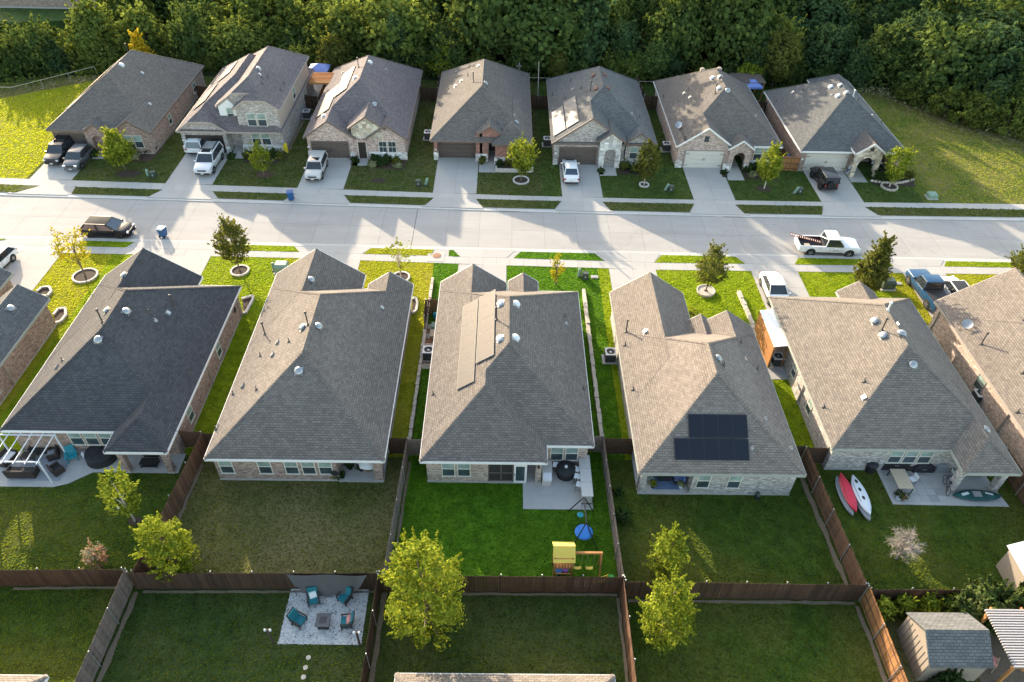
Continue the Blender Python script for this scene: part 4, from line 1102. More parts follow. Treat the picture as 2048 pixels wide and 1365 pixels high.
# the open garage: a dark sheet on the wall stands for its shaded inside
m = MB(); m.box(-37.3,-33.0,78.5,78.59,0.03,2.2); h.part('garage_shade_sheet', m, ['door_dark'])
for i,(x,y,l) in enumerate(((-36.2,82,5),(-34.9,88,4))):
    h.solar((x-.9,y,roof_h(h.w,x-.9,y)),(x-.9,y+l,roof_h(h.w,x-.9,y)),(x+.9,y,roof_h(h.w,x+.9,y)),l,1,'solar_frame','solar_sunlit')
h.vents([('dome',(-29.21, 84.68, 7.59)),('boxvent',(-28.88, 83.65, 7.36)),('pipe',(-28.55, 83.31, 7.15)),('pipe',(-28.14, 84.20, 6.85)),('pipe',(-28.22, 82.03, 6.92)),('pipe',(-26.62, 84.90, 5.80)),('pipe',(-26.61, 83.06, 5.79))])
m = MB(); m.box(-25.6,-22.9,92.2,95.2,2.85,3.0); m.box(-25.6,-22.9,92.0,92.2,2.75,3.05)
for i in range(7): m.box(-25.6,-22.9,92.4+i*.42,92.5+i*.42,3.0,3.12)
m.box(-23.3,-23.1,92.2,92.4,0,2.8); m.box(-23.3,-23.1,95.0,95.2,0,2.8); h.part('patio_cover', m, ['cedar']); h.done()

h = house('far3', 'brick house with a cream stone entry gable and brown garage door', 'shingle_violet', 'brick_pink', 'trim_brown')
m = MB(); m.extr([(-17.7,2.6),(-14.2,2.6),(-14.2,3.93),(-15.95,5.1),(-17.7,3.93)],'y',77.58,77.66); h.part('stone_gable', m, ['stone_cream'])
h.garage(-22.5,-18.3,77.55); h.window(-13.75,77.6,.85,2.3,.95,n=2,up='pane_dark',grid=True); h.door(-16.7,77.6,.9,2.15)
m = MB(); m.box(-17.3,-16.1,77.2,77.6,2.35,2.6); h.part('entry_lintel', m, ['brick_pink'])
wainscot(h,[(-16.0,-11.55,77.48,77.6),(-23.05,-22.65,77.45,77.6),(-18.15,-17.6,77.45,77.6)]); plaque(h,-22.85,77.45,1.5)
y0,y1 = 83,91
h.solar((-22.4,80.6,roof_h(h.w,-22.4,80.6)),(-22.4,87.6,roof_h(h.w,-22.4,80.6)),(-20.6,80.6,roof_h(h.w,-20.6,80.6)),7,1,'solar_frame','solar_sunlit'); h.solar((-20.55,83.6,roof_h(h.w,-20.55,83.6)),(-20.55,90.6,roof_h(h.w,-20.55,83.6)),(-18.9,83.6,roof_h(h.w,-18.9,83.6)),7,1,'solar_frame','solar_sunlit')
h.vents([('dome_w',(-16.96, 89.65, 6.63)),('dome_w',(-18.21, 85.64, 6.31)),('dome_w',(-21.13, 79.54, 4.28)),('dome',(-15.41, 81.27, 5.02)),('tall',(-18.35, 89.15, 6.21)),('pipe',(-19.11, 90.37, 5.68)),('boxvent',(-21.05, 91.85, 4.32)),('boxvent',(-15.19, 90.61, 5.40))]); h.done()

h = house('far4', 'red brick house with a small red porch gable and raised flower bed', 'shingle_grey', 'brick_red', 'trim_brown')
h.block(-8.4,-3.1,78.55,96.4,0,2.77); h.block(-3.1,-.6,79.9,96.4,0,3.5); h.block(-1.25,2.65,76.85,96.4,0,2.77); h.block(-8.4,-8.0,77.7,78.6,0,2.6); h.block(-3.5,-2.75,77.55,79,0,3.5)
m = MB(); m.extr([(-3.05,2.3),(-.7,2.3),(-.7,3.55),(-1.87,4.3),(-3.05,3.55)],'y',77.55,77.8); m.box(-3.05,-2.05,77.55,77.8,.1,2.3); h.part('porch_gable', m, ['brick_red'])
h.garage(-7.85,-3.55,78.5); h.window(1.0,76.85,.85,2.3,1.0); h.door(-1.6,79.85,.9)
wainscot(h,[(-8.45,-7.95,77.6,78.3),(-3.55,-2.1,77.42,77.6),(-1.35,2.7,76.72,76.86)]); plaque(h,-8.2,77.6,1.35)
h.vents([('boxvent',(-3.55, 89.78, 6.38)),('boxvent',(-6.61, 93.05, 4.25)),('boxvent',(-5.72, 88.75, 4.87)),('boxvent',(-6.40, 88.35, 4.39)),('tall',(-4.04, 85.72, 6.04)),('pipe',(-4.91, 89.12, 5.43)),('pipe',(-7.40, 89.04, 3.69)),('dome',(-2.52, 83.99, 6.61)),('dome',(1.18, 79.28, 4.04)),('stub',(0.92, 80.84, 4.22))]); h.dish(1.6,95.6,90); h.done()

h = house('far5', 'brick house with a white stone arch porch and bright solar panels', 'shingle_slate', 'brick_grey', 'trim_brown')
h.block(5.6,10.95,79.0,94.6,0,2.77); h.block(10.95,13.5,80.5,94.6,0,2.77); h.block(13.5,17.05,77.2,94.6,0,2.77)
L,Rr = arch_poly(10.75,13.2,3.5,11.35,12.65,1.75,4.4); m = MB(); m.extr(L,'y',76.35,76.8); m.extr(Rr,'y',76.35,76.8); h.part('porch_arch', m, ['stone_white'])
h.garage(6.25,10.45,77.1); h.window(15.35,77.15,.85,2.35,.95,n=2); h.door(12.2,80.45)
wainscot(h,[(5.5,6.0,76.95,77.2),(13.4,17.15,77.03,77.16)],z1=.75); plaque(h,5.8,77.05,1.45)
p0,p1 = (5.59, 78.02, 3.00),(5.53, 83.71, 2.96); q0,q1 = (8.32, 77.92, 4.91),(8.34, 84.38, 4.92)
SP = lambda x,y: (x,y,2.76+.7*(x-5.25)); xa=(p0[0]+p1[0])/2; xb=(q0[0]+q1[0])/2; xm=(xa+xb)/2
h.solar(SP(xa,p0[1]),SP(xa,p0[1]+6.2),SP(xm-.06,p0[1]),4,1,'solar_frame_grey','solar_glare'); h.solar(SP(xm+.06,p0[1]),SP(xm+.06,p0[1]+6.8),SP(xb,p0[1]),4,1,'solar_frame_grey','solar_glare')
h.vents([('redvent',(10.55, 87.30, 6.45)),('redvent',(10.52, 83.40, 6.43)),('redvent',(11.82, 87.02, 6.65)),('redvent',(11.83, 83.08, 6.65)),('tall',(9.95, 83.88, 6.03)),('pipe',(8.00, 89.97, 4.67)),('pipe',(9.01, 85.93, 5.38)),('boxvent',(8.10, 87.09, 4.74)),('pipe',(5.80, 89.07, 3.13)),('pipe',(7.15, 85.92, 4.09)),('stub',(14.65, 80.72, 4.67)),('pipe',(15.76, 81.47, 3.91))]); h.done()

h = house('far6', 'brick house with a pale garage door and small attic window in its gable', 'shingle_grey', 'brick_pink', 'trim_white')
h.block(19.9,26.5,79.0,94.6,0,2.77); h.block(26.4,28.2,80.0,94.6,0,2.77); h.block(28.2,31.55,77.35,94.6,0,2.77)
L,Rr = arch_poly(25.75,28.25,2.75,26.35,27.7,1.5,3.6); m = MB(); m.extr(L,'y',76.45,76.85); m.extr(Rr,'y',76.45,76.85); h.part('porch_arch', m, ['brick_pink'])
h.garage(20.8,25.2,76.8,mat='door_cream'); h.window(29.9,77.3,.85,2.4,.98,n=2); h.window(22.9,76.85,3.35,3.95,.5,frame='black_iron',up='pane_dark',grid=True); h.door(27.0,79.95)
wainscot(h,[(19.8,20.55,76.72,76.88),(25.3,26.3,76.4,76.48),(27.75,28.3,76.4,76.48),(28.3,31.6,77.2,77.33)],z1=.8); plaque(h,20.2,76.8,1.5)
for x,y in ((24.8,91.4),(26.8,91.0)):
    m = MB(); m.box(x-.25,x+.25,y-.25,y+.25,roof_h(h.w,x,y)-.5,roof_h(h.w,x,y)+.55); m.lathe((x,y,roof_h(h.w,x,y)+.55),[(.34,0),(.34,.05),(.2,.2),(0,.22)],10); h.part('chimney', m, ['stucco_tan'])
h.dish(20.2,80.0,230)
h.vents([('dome_w',(25.00, 86.91, 6.56)),('dome_w',(25.09, 83.73, 6.61)),('dome',(25.65, 86.12, 7.02)),('dome',(25.88, 82.77, 6.79)),('tall',(24.58, 83.10, 6.26)),('pipe',(22.92, 89.42, 5.10)),('pipe',(22.47, 87.30, 4.78)),('pipe',(23.52, 85.17, 5.53)),('pipe',(19.97, 89.41, 3.04)),('boxvent',(21.96, 87.20, 4.43)),('boxvent',(22.34, 85.46, 4.69)),('stub',(29.24, 80.89, 4.61))]); h.done()

h = house('far7', 'brick house at the right end of the far row with stone porch and metal star', 'shingle_slate', 'brick_brown', 'trim_white')
h.block(34.05,40.0,79.0,92,0,2.77); h.block(34.05,34.7,76.4,79,0,2.77); h.block(39.75,40.4,76.4,79,0,2.77); h.block(34.05,40.4,76.5,79,2.3,2.77); h.block(40.0,45.65,79.0,92,0,2.77); h.block(44.9,45.65,76.4,79,0,2.6)
h.garage(34.75,39.7,76.6,mat='door_cream')
L,Rr = arch_poly(39.8,42.8,3.15,40.3,42.3,1.5,4.15); m = MB(); m.extr(L,'y',75.15,75.6); m.extr(Rr,'y',75.15,75.6); h.part('porch_arch', m, ['stone_cream'])
m = MB(); st = [(math.cos(math.pi/2+math.pi*i/5)*(.42 if i%2==0 else .17), math.sin(math.pi/2+math.pi*i/5)*(.42 if i%2==0 else .17)) for i in range(10)]
m.add([(41.3+a,75.1,3.55+b) for a,b in st]+[(41.3,75.02,3.55)],[(i,(i+1)%10,10) for i in range(10)]); h.part('metal_star', m, ['black_iron'])
w = WINGS['far7'][2]; m = MB()
for i in range(14):
    y = w[2]+.1+i*.36
    for s_ in (-1,1):
        m.cbox((41.3+s_*.92,y,3.1+.7*(1.8-.92)+.03),(2.22,.05,.06),0,0,0,s_*math.atan(.7))
h.part('metal_seam', m, ['brown_metal'])
h.window(44.0,79.0,.85,2.3,.98,n=2); h.door(41.5,79.0)
plaque(h,34.3,76.4,1.5)
h.vents([('dome_w',(38.95, 85.18, 6.42)),('dome_w',(38.96, 82.61, 6.43)),('stub',(38.61, 83.52, 6.17)),('dome',(39.70, 84.42, 6.94)),('dome',(39.70, 82.30, 6.94)),('wpipe',(40.85, 82.87, 6.35)),('boxvent',(35.92, 88.44, 4.29)),('pipe',(36.79, 87.74, 4.91)),('pipe',(34.19, 88.55, 3.08)),('boxvent',(43.00, 80.97, 4.85)),('pipe',(44.76, 81.78, 3.62)),('pipe',(41.66, 82.92, 5.79))]); h.done()

# ------------------------------------------------------------------ fences
def fence(label, p0, p1, rail_side=1, mat='fence_brown', h=1.83, name='wooden_fence', post='galvanised', base=True, group=None, gate=None):
    a = Vector((p0[0],p0[1],0)); b = Vector((p1[0],p1[1],0)); d = b-a; L = d.length; d.normalize(); n = Vector((-d.y,d.x,0))*rail_side
    root = thing(name, label, 'fence', a, 0, group); rr = random.Random(int(abs(a.x*131+a.y*17+b.x*7)))
    pk = MB(); w = .14; k = int(L/.146); ang = math.atan2(d.y,d.x)
    for i in range(k):
        c = a+d*((i+.5)*L/k); hh = h+rr.uniform(-.025,.02); t = rr.uniform(-.006,.006)
        c = c-n*(.012+t)
        q = d*(w/2*rr.uniform(.93,1)); o = n*.009
        e = d*.02
        vs = []
        for s_ in (-1,1):
            vs += [c-q+o*s_+Vector((0,0,.05)), c+q+o*s_+Vector((0,0,.05)), c+q+o*s_+Vector((0,0,hh-.03)), c+q-e+o*s_+Vector((0,0,hh)), c-q+e+o*s_+Vector((0,0,hh)), c-q+o*s_+Vector((0,0,hh-.03))]
        pk.add(vs,[(0,1,2,3,4,5),(11,10,9,8,7,6),(0,6,7,1),(1,7,8,2),(2,8,9,3),(3,9,10,4),(4,10,11,5),(5,11,6,0)])
    stuff(pk.build('pickets', [mat], root))
    m = max(1,round(L/2.44))
    for i in range(m+1):
        c = a+d*(L*i/m)+n*.06; mb = MB(); mb.tube([c+Vector((0,0,-.1)),c+Vector((0,0,h+.04))],.032,8); mb.lathe(c+Vector((0,0,h+.04)),[(.045,0),(.04,.04),(0,.06)],8)
        mb.build('post', [post], root)
        if i < m:
            c0 = a+d*(L*i/m); c1 = a+d*(L*(i+1)/m)
            for z in (.3,.95,1.6):
                mb = MB(); mb.cbox((c0+c1)/2+n*.022+Vector((0,0,z)), ((c1-c0).length-.01,.04,.09), ang); mb.build('rail', [mat if mat!='fence_orange' else 'fence_brown'], root)
    if base:
        mb = MB(); mb.cbox((a+b)/2-n*.03+Vector((0,0,.0)), (L,.03,.2), ang); mb.build('kick_board', [mat], root)
    return root
BK = 'back fences of the near yards'
fence('dark back fence behind the yard with the pergola', (-38,22.9), (-22.9,23.2), 1, 'fence_dark')
fence('dark brown back fence carrying the grey shade cloth', (-22.5,22.95), (-7.5,23.1), 1, 'fence_dark')
fence('black wooden back fence behind the swing set', (-7.4,22.95), (7.52,23.0), 1, 'fence_dark')
fence('brown back fence behind the yard of the house with dark roof panels', (7.6,22.7), (22.3,22.62), 1, 'fence_dark')
fence('dark fence behind the row of golden shrubs', (22.4,22.35), (40,22.4), 1, 'fence_dark')
fence('side fence between the pergola yard and the dull olive yard', (-21.5,34.0), (-22.2,23.1), -1, 'fence_brown')
fence('tall side fence on the left of the bright green yard', (-6.8,33.7), (-7.1,23.1), 1, 'fence_grey')
fence('side fence on the right of the bright green yard', (7.3,34.1), (7.5,23.05), -1, 'fence_grey')
fence('brown side fence with steel posts beside the kayaks', (21.78,33.3), (22.25,22.7), -1, 'fence_brown')
fence('side fence at the right edge beyond the patio with the bicycles', (36.3,33.4), (36.6,22.5), -1, 'fence_brown')
fence('weathered fence with steel rails left of the fire table yard', (-22.72,23.2), (-22.8,8), 1, 'fence_grey')
fence('black fence on the right of the fire table yard', (-7.42,23.2), (-7.5,8), 1, 'fence_dark')
fence('fence on the right of the bottom middle yard', (7.5,22.95), (7.48,8), 1, 'fence_brown')
fence('sunlit orange fence beside the beige shed', (22.36,22.55), (22.4,8), -1, 'fence_orange')
def gate(label, x0, x1, y, mat='fence_dark', h=1.83):
    r = thing('fence_gate', label, 'gate', (x0,y,0)); L = x1-x0; k = max(3,int(L/.146))
    for i in range(k):
        m = MB(); m.box(x0+L*i/k+.004,x0+L*(i+1)/k-.004,y-.01,y+.01,.06,h-random.uniform(0,.04)); m.build('picket', [mat], r)
    for z in (.35,1.5):
        m = MB(); m.box(x0,x1,y-.05,y-.012,z,z+.09); m.build('rail', [mat], r)
    m = MB(); c = Vector(((x0+x1)/2,y-.03,.95)); m.cbox(c,(math.hypot(L,1.1),.036,.08),0,0,0,-math.atan2(1.1,L)); m.build('brace', [mat], r)
    for x in (x0-.05,x1+.05):
        m = MB(); m.box(x-.045,x+.045,y-.045,y+.045,-.1,h+.05); m.build('post', [mat], r)
    return r
gate('gate between the charcoal roofed house and its side fence', -23.05,-21.65,34.1,'fence_brown'); gate('short gate left of the grey house by the pergola side fence', -21.3,-19.9,33.9)
gate('gate right of the patio umbrella', -8.1,-6.95,33.7); gate('grey gate left of the bright green yard', -6.65,-5.3,33.6,'fence_grey')
gate('weathered grey gate right of the bright green yard', 6.15,7.2,34.1,'fence_grey'); gate('dark gate left of the house with dark roof panels', 7.5,9.45,33.9)
gate('gate right of the house with dark roof panels', 20.2,21.65,33.4); gate('gate left of the weathered roofed house by the kayaks', 21.95,23.35,33.25)
fence('dark cross fence between the stone gable house and the red brick house', (-11.6,94.1),(-9.1,93.7),1,'fence_dark'); fence('dark rear fence left of the red brick house', (-9.15,93.7),(-9.3,99.8),1,'fence_dark')
fence('dark cross fence between the red brick house and the stone arch house', (3.0,92.1),(5.5,91.7),1,'fence_dark'); fence('dark cross fence right of the stone arch house', (18.2,92.6),(19.9,92.3),1,'fence_dark')
fence('dark rear fence right of the stone arch house', (18.2,92.7),(18.1,99),1,'fence_dark'); fence('dark cross fence right of the two-storey house', (-26.2,90.9),(-23.4,90.2),1,'fence_dark')
fence('dark cross fence left of the star porch house', (31.6,91.8),(34.0,91.1),1,'fence_dark'); fence('red brown side fence behind the blue canopy', (-24.3,90.3),(-24.4,99),1,'fence_brown')
fence('short cedar fence panel beside the blue bin', (32.1,76.55),(34.1,76.3),-1,'fence_orange'); fence('dark cross fence right of the left end house', (-41,93.2),(-38.2,92.6),1,'fence_dark')
fence('dark side fence left of the star porch house', (32.9,91.4),(32.7,77),1,'fence_brown')
# red-brown fence panel in the gap beside the middle house
fence('red brown fence panel in the gap left of the middle house', (-6.85,49.4),(-5.3,49.4),-1,'fence_brown'); fence('dark fence panel running down the gap left of the middle house', (-6.85,49.3),(-6.82,47.2),1,'fence_dark')
# cable and pipe rail along the edge of the wood
def railing(label, pts, h=1.1):
    r = thing('pipe_railing', label, 'railing', (pts[0][0],pts[0][1],0))
    for a,b in zip(pts,pts[1:]):
        A=Vector((a[0],a[1],0)); B=Vector((b[0],b[1],0)); n=max(1,int((B-A).length/3))
        for z in (h,):
            m=MB(); m.tube([A+Vector((0,0,z)),B+Vector((0,0,z))],.035,5); m.build('rail',['stone_edge'],r)
        for i in range(n+1):
            m=MB(); p=A+(B-A)*i/n; m.tube([p,p+Vector((0,0,h))],.025,5); m.build('post',['stone_edge'],r)
railing('pale pipe railing along the wood at the left edge', [(-80,93.2),(-65.2,93.3),(-57.5,100.6)]); railing('low railing along the wood between two far yards', [(-9,99.7),(6,99.9)],.9)
railing('low railing behind the house with the pale garage door', [(18.3,99.3),(33,99.0)],.9)

# low stone edging between front lawns: every stone its own piece
def stone_wall(label, x0,y0,x1,y1, w=.3, h=.32):
    a=Vector((x0,y0,0)); d=Vector((x1,y1,0))-a; L=d.length; d.normalize(); r=thing('stone_edging',label,'stone edging',a); rr=random.Random(int(abs(x0*100))); s_=0.0
    ang=math.atan2(d.y,d.x)
    while s_<L-.2:
        l=rr.uniform(.38,.62); m=MB(); c=a+d*(s_+l/2); hh=h*rr.uniform(.85,1.12)
        m.cbox((c.x+rr.uniform(-.02,.02),c.y,hh/2-.05),(l-.02,w*rr.uniform(.85,1.1),hh+.1),ang+rr.uniform(-.04,.04)); m.build('stone',['stone_edge'],r); s_+=l
stone_wall('low stone edging on the right of the middle house', 7.38,53.2,7.45,34.6); stone_wall('low stone edging on the left of the middle house', -6.75,54.6,-6.86,34.4,.26)
stone_wall('low stone edging beside the lean-to with white roof', 21.85,53.2,22.3,43,.3); stone_wall('low stone edging right of the grey roofed house with patio umbrella', -21.35,54.5,-20.6,50.5,.28)

# solar-size details: air conditioners
def ac_unit(label, x, y, s=.85, h=.95):
    r = thing('air_conditioner', label, 'air conditioner', (x,y,0)); 
    m = MB(); m.box(x-s*.75,x+s*.75,y-s*.65,y+s*.65,-.05,.09); m.build('pad', ['concrete_patio'], r)
    m = MB(); k=s/2
    m.box(x-k,x+k,y-k,y+k,.09,h-.06)
    for i in range(7): z=.16+i*(h-.3)/7; m.box(x-k-.012,x+k+.012,y-k-.012,y+k+.012,z,z+.035)
    m.build('case', ['ac_case'], r)
    m = MB(); n=20; out=[(x-k-.03,y-k-.03),(x+k+.03,y-k-.03),(x+k+.03,y+k+.03),(x-k-.03,y+k+.03)]
    m.box(x-k-.03,x+k+.03,y-k-.03,y-k+.09,h-.06,h+.03); m.box(x-k-.03,x+k+.03,y+k-.09,y+k+.03,h-.06,h+.03); m.box(x-k-.03,x-k+.09,y-k+.09,y+k-.09,h-.06,h+.03); m.box(x+k-.09,x+k+.03,y-k+.09,y+k-.09,h-.06,h+.03)
    for sx in (-1,1):
        for sy in (-1,1): m.prism([(x+sx*(k-.09),y+sy*(k-.09)),(x+sx*(k-.26),y+sy*(k-.09)),(x+sx*(k-.09),y+sy*(k-.26))],h-.03,h+.025)
    m.build('top_frame', ['ac_top'], r)
    m = MB(); m.box(x-k+.09,x+k-.09,y-k+.09,y+k-.09,h-.2,h-.18); m.build('fan_well', ['black_plastic'], r)
    m = MB(); m.lathe((x,y,h-.12),[(.11,0),(.11,.08),(0,.1)],12); f=m.build('fan_hub', ['ac_top'], r)
    for i in range(4):
        m = MB(); a=i*math.pi/2+.3; m.cbox((x+.2*math.cos(a),y+.2*math.sin(a),h-.1),(.24,.13,.012),a,0,.3); m.build('fan_blade', ['steel_grey'], f)
    m = MB(); 
    for rr_ in (.14,.22,.30): m.tube([(x+rr_*math.cos(2*math.pi*i/n),y+rr_*math.sin(2*math.pi*i/n),h) for i in range(n+1)],.008,4)
    m.build('grille', ['black_iron'], r)
for lb,p in (('air conditioner in the gap left of the middle house',(-6.20, 43.93, 0.00)),('air conditioner on the bright green strip left of the dark panelled house',(8.91, 43.98, 0.00)),('air conditioner below the white lean-to roof',(22.81, 43.75, 0.00)),
             ('air conditioner in the narrow gap at the right edge',(37.87, 39.73, 0.00)),('air conditioner beside the two-storey house',(-25.49, 88.14, 0.00)),('air conditioner left of the red brick house',(-9.56, 82.94, 0.00)),('air conditioner left of the stone arch house',(5.00, 81.76, 0.00)),('air conditioner left of the pale garage house',(19.39, 80.97, 0.00))):
    ac_unit(lb,p[0],p[1])

# ------------------------------------------------------------------ vehicles (local frame: x forwards, y left, z up)
def vehicle(name, label, cat, loc, rz, L=4.7, W=1.85, H=1.5, paint='paint_white', kind='sedan', roof=None, rim='rim_alloy', rack=False, sunroof=False, glassm='car_glass', group=None):
    r = thing(name, label, cat, (loc[0],loc[1],-.10 if loc[2]<0 else .03), rz, group)
    h = W/2; belt = {'sedan':.63,'suv':.60,'pickup':.58,'jeep':.60,'hatch':.62}[kind]*H
    hood = {'sedan':.60,'suv':.585,'pickup':.60,'jeep':.585,'hatch':.60}[kind]*H
    S = {'sedan': [(-.5,.42,.78),(-.492,.60,.88),(-.46,.645,.94),(-.36,.66,.985),(-.2,.64,1),(.18,.63,1),(.26,.625,1),(.36,.585,.98),(.45,.53,.92),(.485,.46,.84),(.5,.36,.74)],
         'hatch': [(-.5,.42,.84),(-.49,.60,.92),(-.45,.64,.96),(-.3,.635,1),(.2,.63,1),(.28,.62,1),(.40,.565,.97),(.47,.49,.88),(.492,.42,.8),(.5,.34,.72)],
         'suv': [(-.5,.40,.86),(-.493,.58,.93),(-.46,.605,.97),(-.3,.605,1),(.18,.60,1),(.26,.605,1),(.40,.575,.985),(.47,.53,.93),(.492,.45,.86),(.5,.36,.78)],
         'pickup': [(-.5,.36,.93),(-.497,.58,.96),(-.2,.585,1),(.16,.585,1),(.24,.60,1),(.40,.585,.985),(.47,.55,.94),(.492,.46,.88),(.5,.36,.8)],
         'jeep': [(-.47,.36,.82),(-.465,.58,.84),(-.2,.60,.86),(.12,.60,.86),(.2,.60,.82),(.40,.585,.76),(.46,.57,.74),(.475,.52,.72),(.48,.36,.68)]}[kind]
    gc = .17 if kind in ('pickup','jeep') else (.145 if kind=='suv' else .12)
    zb = gc*H+.06
    def ring(x, zt, w):
        ww = h*w; zt *= H; mid = zb+(zt-zb)*.55
        hp = [(ww*.90,zb),(ww*.985,zb+.10),(ww,mid),(ww*.985,zt-.10),(ww*.93,zt-.03),(ww*.80,zt)]
        return [(x*L,-y,z) for y,z in hp]+[(x*L,y,z) for y,z in reversed(hp)]
    m = MB()
    if kind == 'pickup':
        bs = -.085
        S2 = [s for s in S if s[0] > bs]; S2 = [(bs,.585,1)]+S2
        m.loft([ring(*s) for s in S2])
        # the open bed: side walls, head board, tailgate
        z1 = .585*H; xr = -.5*L; xf = bs*L
        for sg in (-1,1):
            m.loft([[(x,sg*h*w*.985,zb+.1),(x,sg*h*w,zb+.45),(x,sg*h*w*.97,z1),(x,sg*(h-.16),z1+.005),(x,sg*(h-.16),zb+.3),(x,sg*(h-.16),zb)] [::sg] for x,w in ((xr,.94),(xr+.1,.98),(xf,1))])
        m.box(xr,xr+.09,-h+.16,h-.16,zb+.05,z1); m.box(xr+.09,xf,-h+.16,h-.16,zb,zb+.32)
    else: m.loft([ring(*s) for s in S])
    body = m.build('body', [paint], r, 38, True)
    if kind == 'pickup':
        m = MB(); m.box(xr+.09,xf-.01,-h+.165,h-.165,zb+.325,zb+.345); m.box(xf-.05,xf-.012,-h+.165,h-.165,zb+.345,z1); m.build('bed_liner', ['bed_liner'], r, None, True)
        for sg in (-1,1):
            m = MB(); m.box(xr+.09,xf-.01,sg*(h-.185)-.014,sg*(h-.185)+.014,zb+.33,z1-.01); m.build('bed_side_liner', ['bed_liner'], r, None, True)
    # cabin
    G_ = {'sedan':(-.37,.255,-.21,.07,.97,.72),'hatch':(-.485,.27,-.36,.07,.97,.76),'suv':(-.488,.255,-.435,.10,.97,.78),'pickup':(-.085,.235,-.06,.115,.97,.80),'jeep':(-.462,.135,-.455,.085,.85,.80)}[kind]
    b0,b1,t0,t1,wb,wt = G_
    zt = H-.05; zbt = belt-.03
    def P_(x,w,z,s_): return Vector((x*L, s_*h*w, z))
    Q = {}
    for s_ in (-1,1):
        Q['rb',s_]=P_(b0,wb,zbt,s_); Q['fb',s_]=P_(b1,wb,zbt,s_); Q['rt',s_]=P_(t0,wt,zt,s_); Q['ft',s_]=P_(t1,wt,zt,s_)
        if kind=='sedan': Q['rb',s_].y*=.93; Q['fb',s_].y*=.96
    m = MB(); seq=[('rb',-1),('fb',-1),('fb',1),('rb',1),('rt',-1),('ft',-1),('ft',1),('rt',1)]
    m.add([Q[k]*1.0-Vector((0,math.copysign(.02,Q[k].y),0)) for k in seq],[(4,5,6,7),(0,1,5,4),(1,2,6,5),(2,3,7,6),(3,0,4,7)]); m.build('cabin', ['black_plastic'], r, None, True)
    def pane(nm, c, inset, off, mat=glassm):
        c=[Vector(k) for k in c]; ce=sum(c,Vector())/4; n=(c[1]-c[0]).cross(c[3]-c[0]).normalized()
        if n.dot(ce-Vector((0,0,.8)))<0: n=-n
        q=[k+(ce-k)*inset for k in c]; mm=MB(); mm.add([k+n*(off-.012) for k in q]+[k+n*off for k in q],[(4,5,6,7),(0,1,5,4),(1,2,6,5),(2,3,7,6),(3,0,4,7)]); return mm.build(nm,[mat],r,None,True)
    pane('windscreen',[Q['fb',-1],Q['fb',1],Q['ft',1],Q['ft',-1]],.06,.02)
    pane('rear_window',[Q['rb',1],Q['rb',-1],Q['rt',-1],Q['rt',1]],.08,.02)
    nside = 1 if kind=='pickup' and L>5.9 else 2
    nside = 3 if kind=='suv' and L>4.85 else nside
    for s_ in (-1,1):
        for i in range(nside):
            a=i/nside; b=(i+1)/nside; e=.03
            c=[Q['rb',s_].lerp(Q['fb',s_],a+e),Q['rb',s_].lerp(Q['fb',s_],b-e),Q['rt',s_].lerp(Q['ft',s_],b-e),Q['rt',s_].lerp(Q['ft',s_],a+e)]
            pane('side_window',c,.06,.008)
    # pillars and roof panel
    for s_ in (-1,1):
        m=MB(); m.tube([Q['fb',s_],Q['ft',s_]],.042,6); m.tube([Q['rb',s_],Q['rt',s_]],.06 if kind!='pickup' else .05,6); m.tube([Q['rt',s_],Q['ft',s_]],.05,6)
        m.build('pillar',[paint if kind!='jeep' else 'black_plastic'],r,40,True)
    m=MB(); k=[(t0-.012,wt*.94),(t0+.01,wt*1.03),((t0+t1)/2,wt*1.05),(t1-.01,wt*1.03),(t1+.02,wt*.94)]
    m.loft([[(x*L,-h*w,zt-.03),(x*L,-h*w,zt+.015),(x*L,-h*w*.85,zt+.045+dz),(x*L,h*w*.85,zt+.045+dz),(x*L,h*w,zt+.015),(x*L,h*w,zt-.03)] for (x,w),dz in zip(k,(-.03,0,.012,0,-.035))])
    m.build('roof',[roof or paint],r,40,True)
    if sunroof:
        m=MB(); m.box((t1-.17)*L,(t1-.03)*L,-h*.5,h*.5,zt+.05,zt+.068); m.build('sunroof',['car_glass'],r,None,True)
    if rack:
        for s_ in (-1,1):
            m=MB(); y=s_*h*wt*.88; m.tube([(t0*L+.15,y,zt+.05),(t0*L+.25,y,zt+.11),(t1*L-.3,y,zt+.11),(t1*L-.2,y,zt+.05)],.022,5); m.build('roof_rail',['black_plastic'],r,None,True)
    if rack == 'basket':
        m=MB(); x0,x1=t0*L+.2,t1*L-.75
        for i in range(8): x=x0+(x1-x0)*i/7; m.box(x-.025,x+.025,-h*.66,h*.66,zt+.13,zt+.16)
        m.box(x0,x1,-h*.68,-h*.64,zt+.12,zt+.22); m.box(x0,x1,h*.64,h*.68,zt+.12,zt+.22); m.box(x1,x1+.04,-h*.68,h*.68,zt+.12,zt+.22); m.build('roof_basket',['black_plastic'],r,None,True)
    # wheels
    wr = {'sedan':.33,'hatch':.34,'suv':.38,'pickup':.41,'jeep':.45}[kind]; ax = (.30,-.295) if kind!='pickup' else (.325,-.30)
    ww=.24 if kind!='jeep' else .30
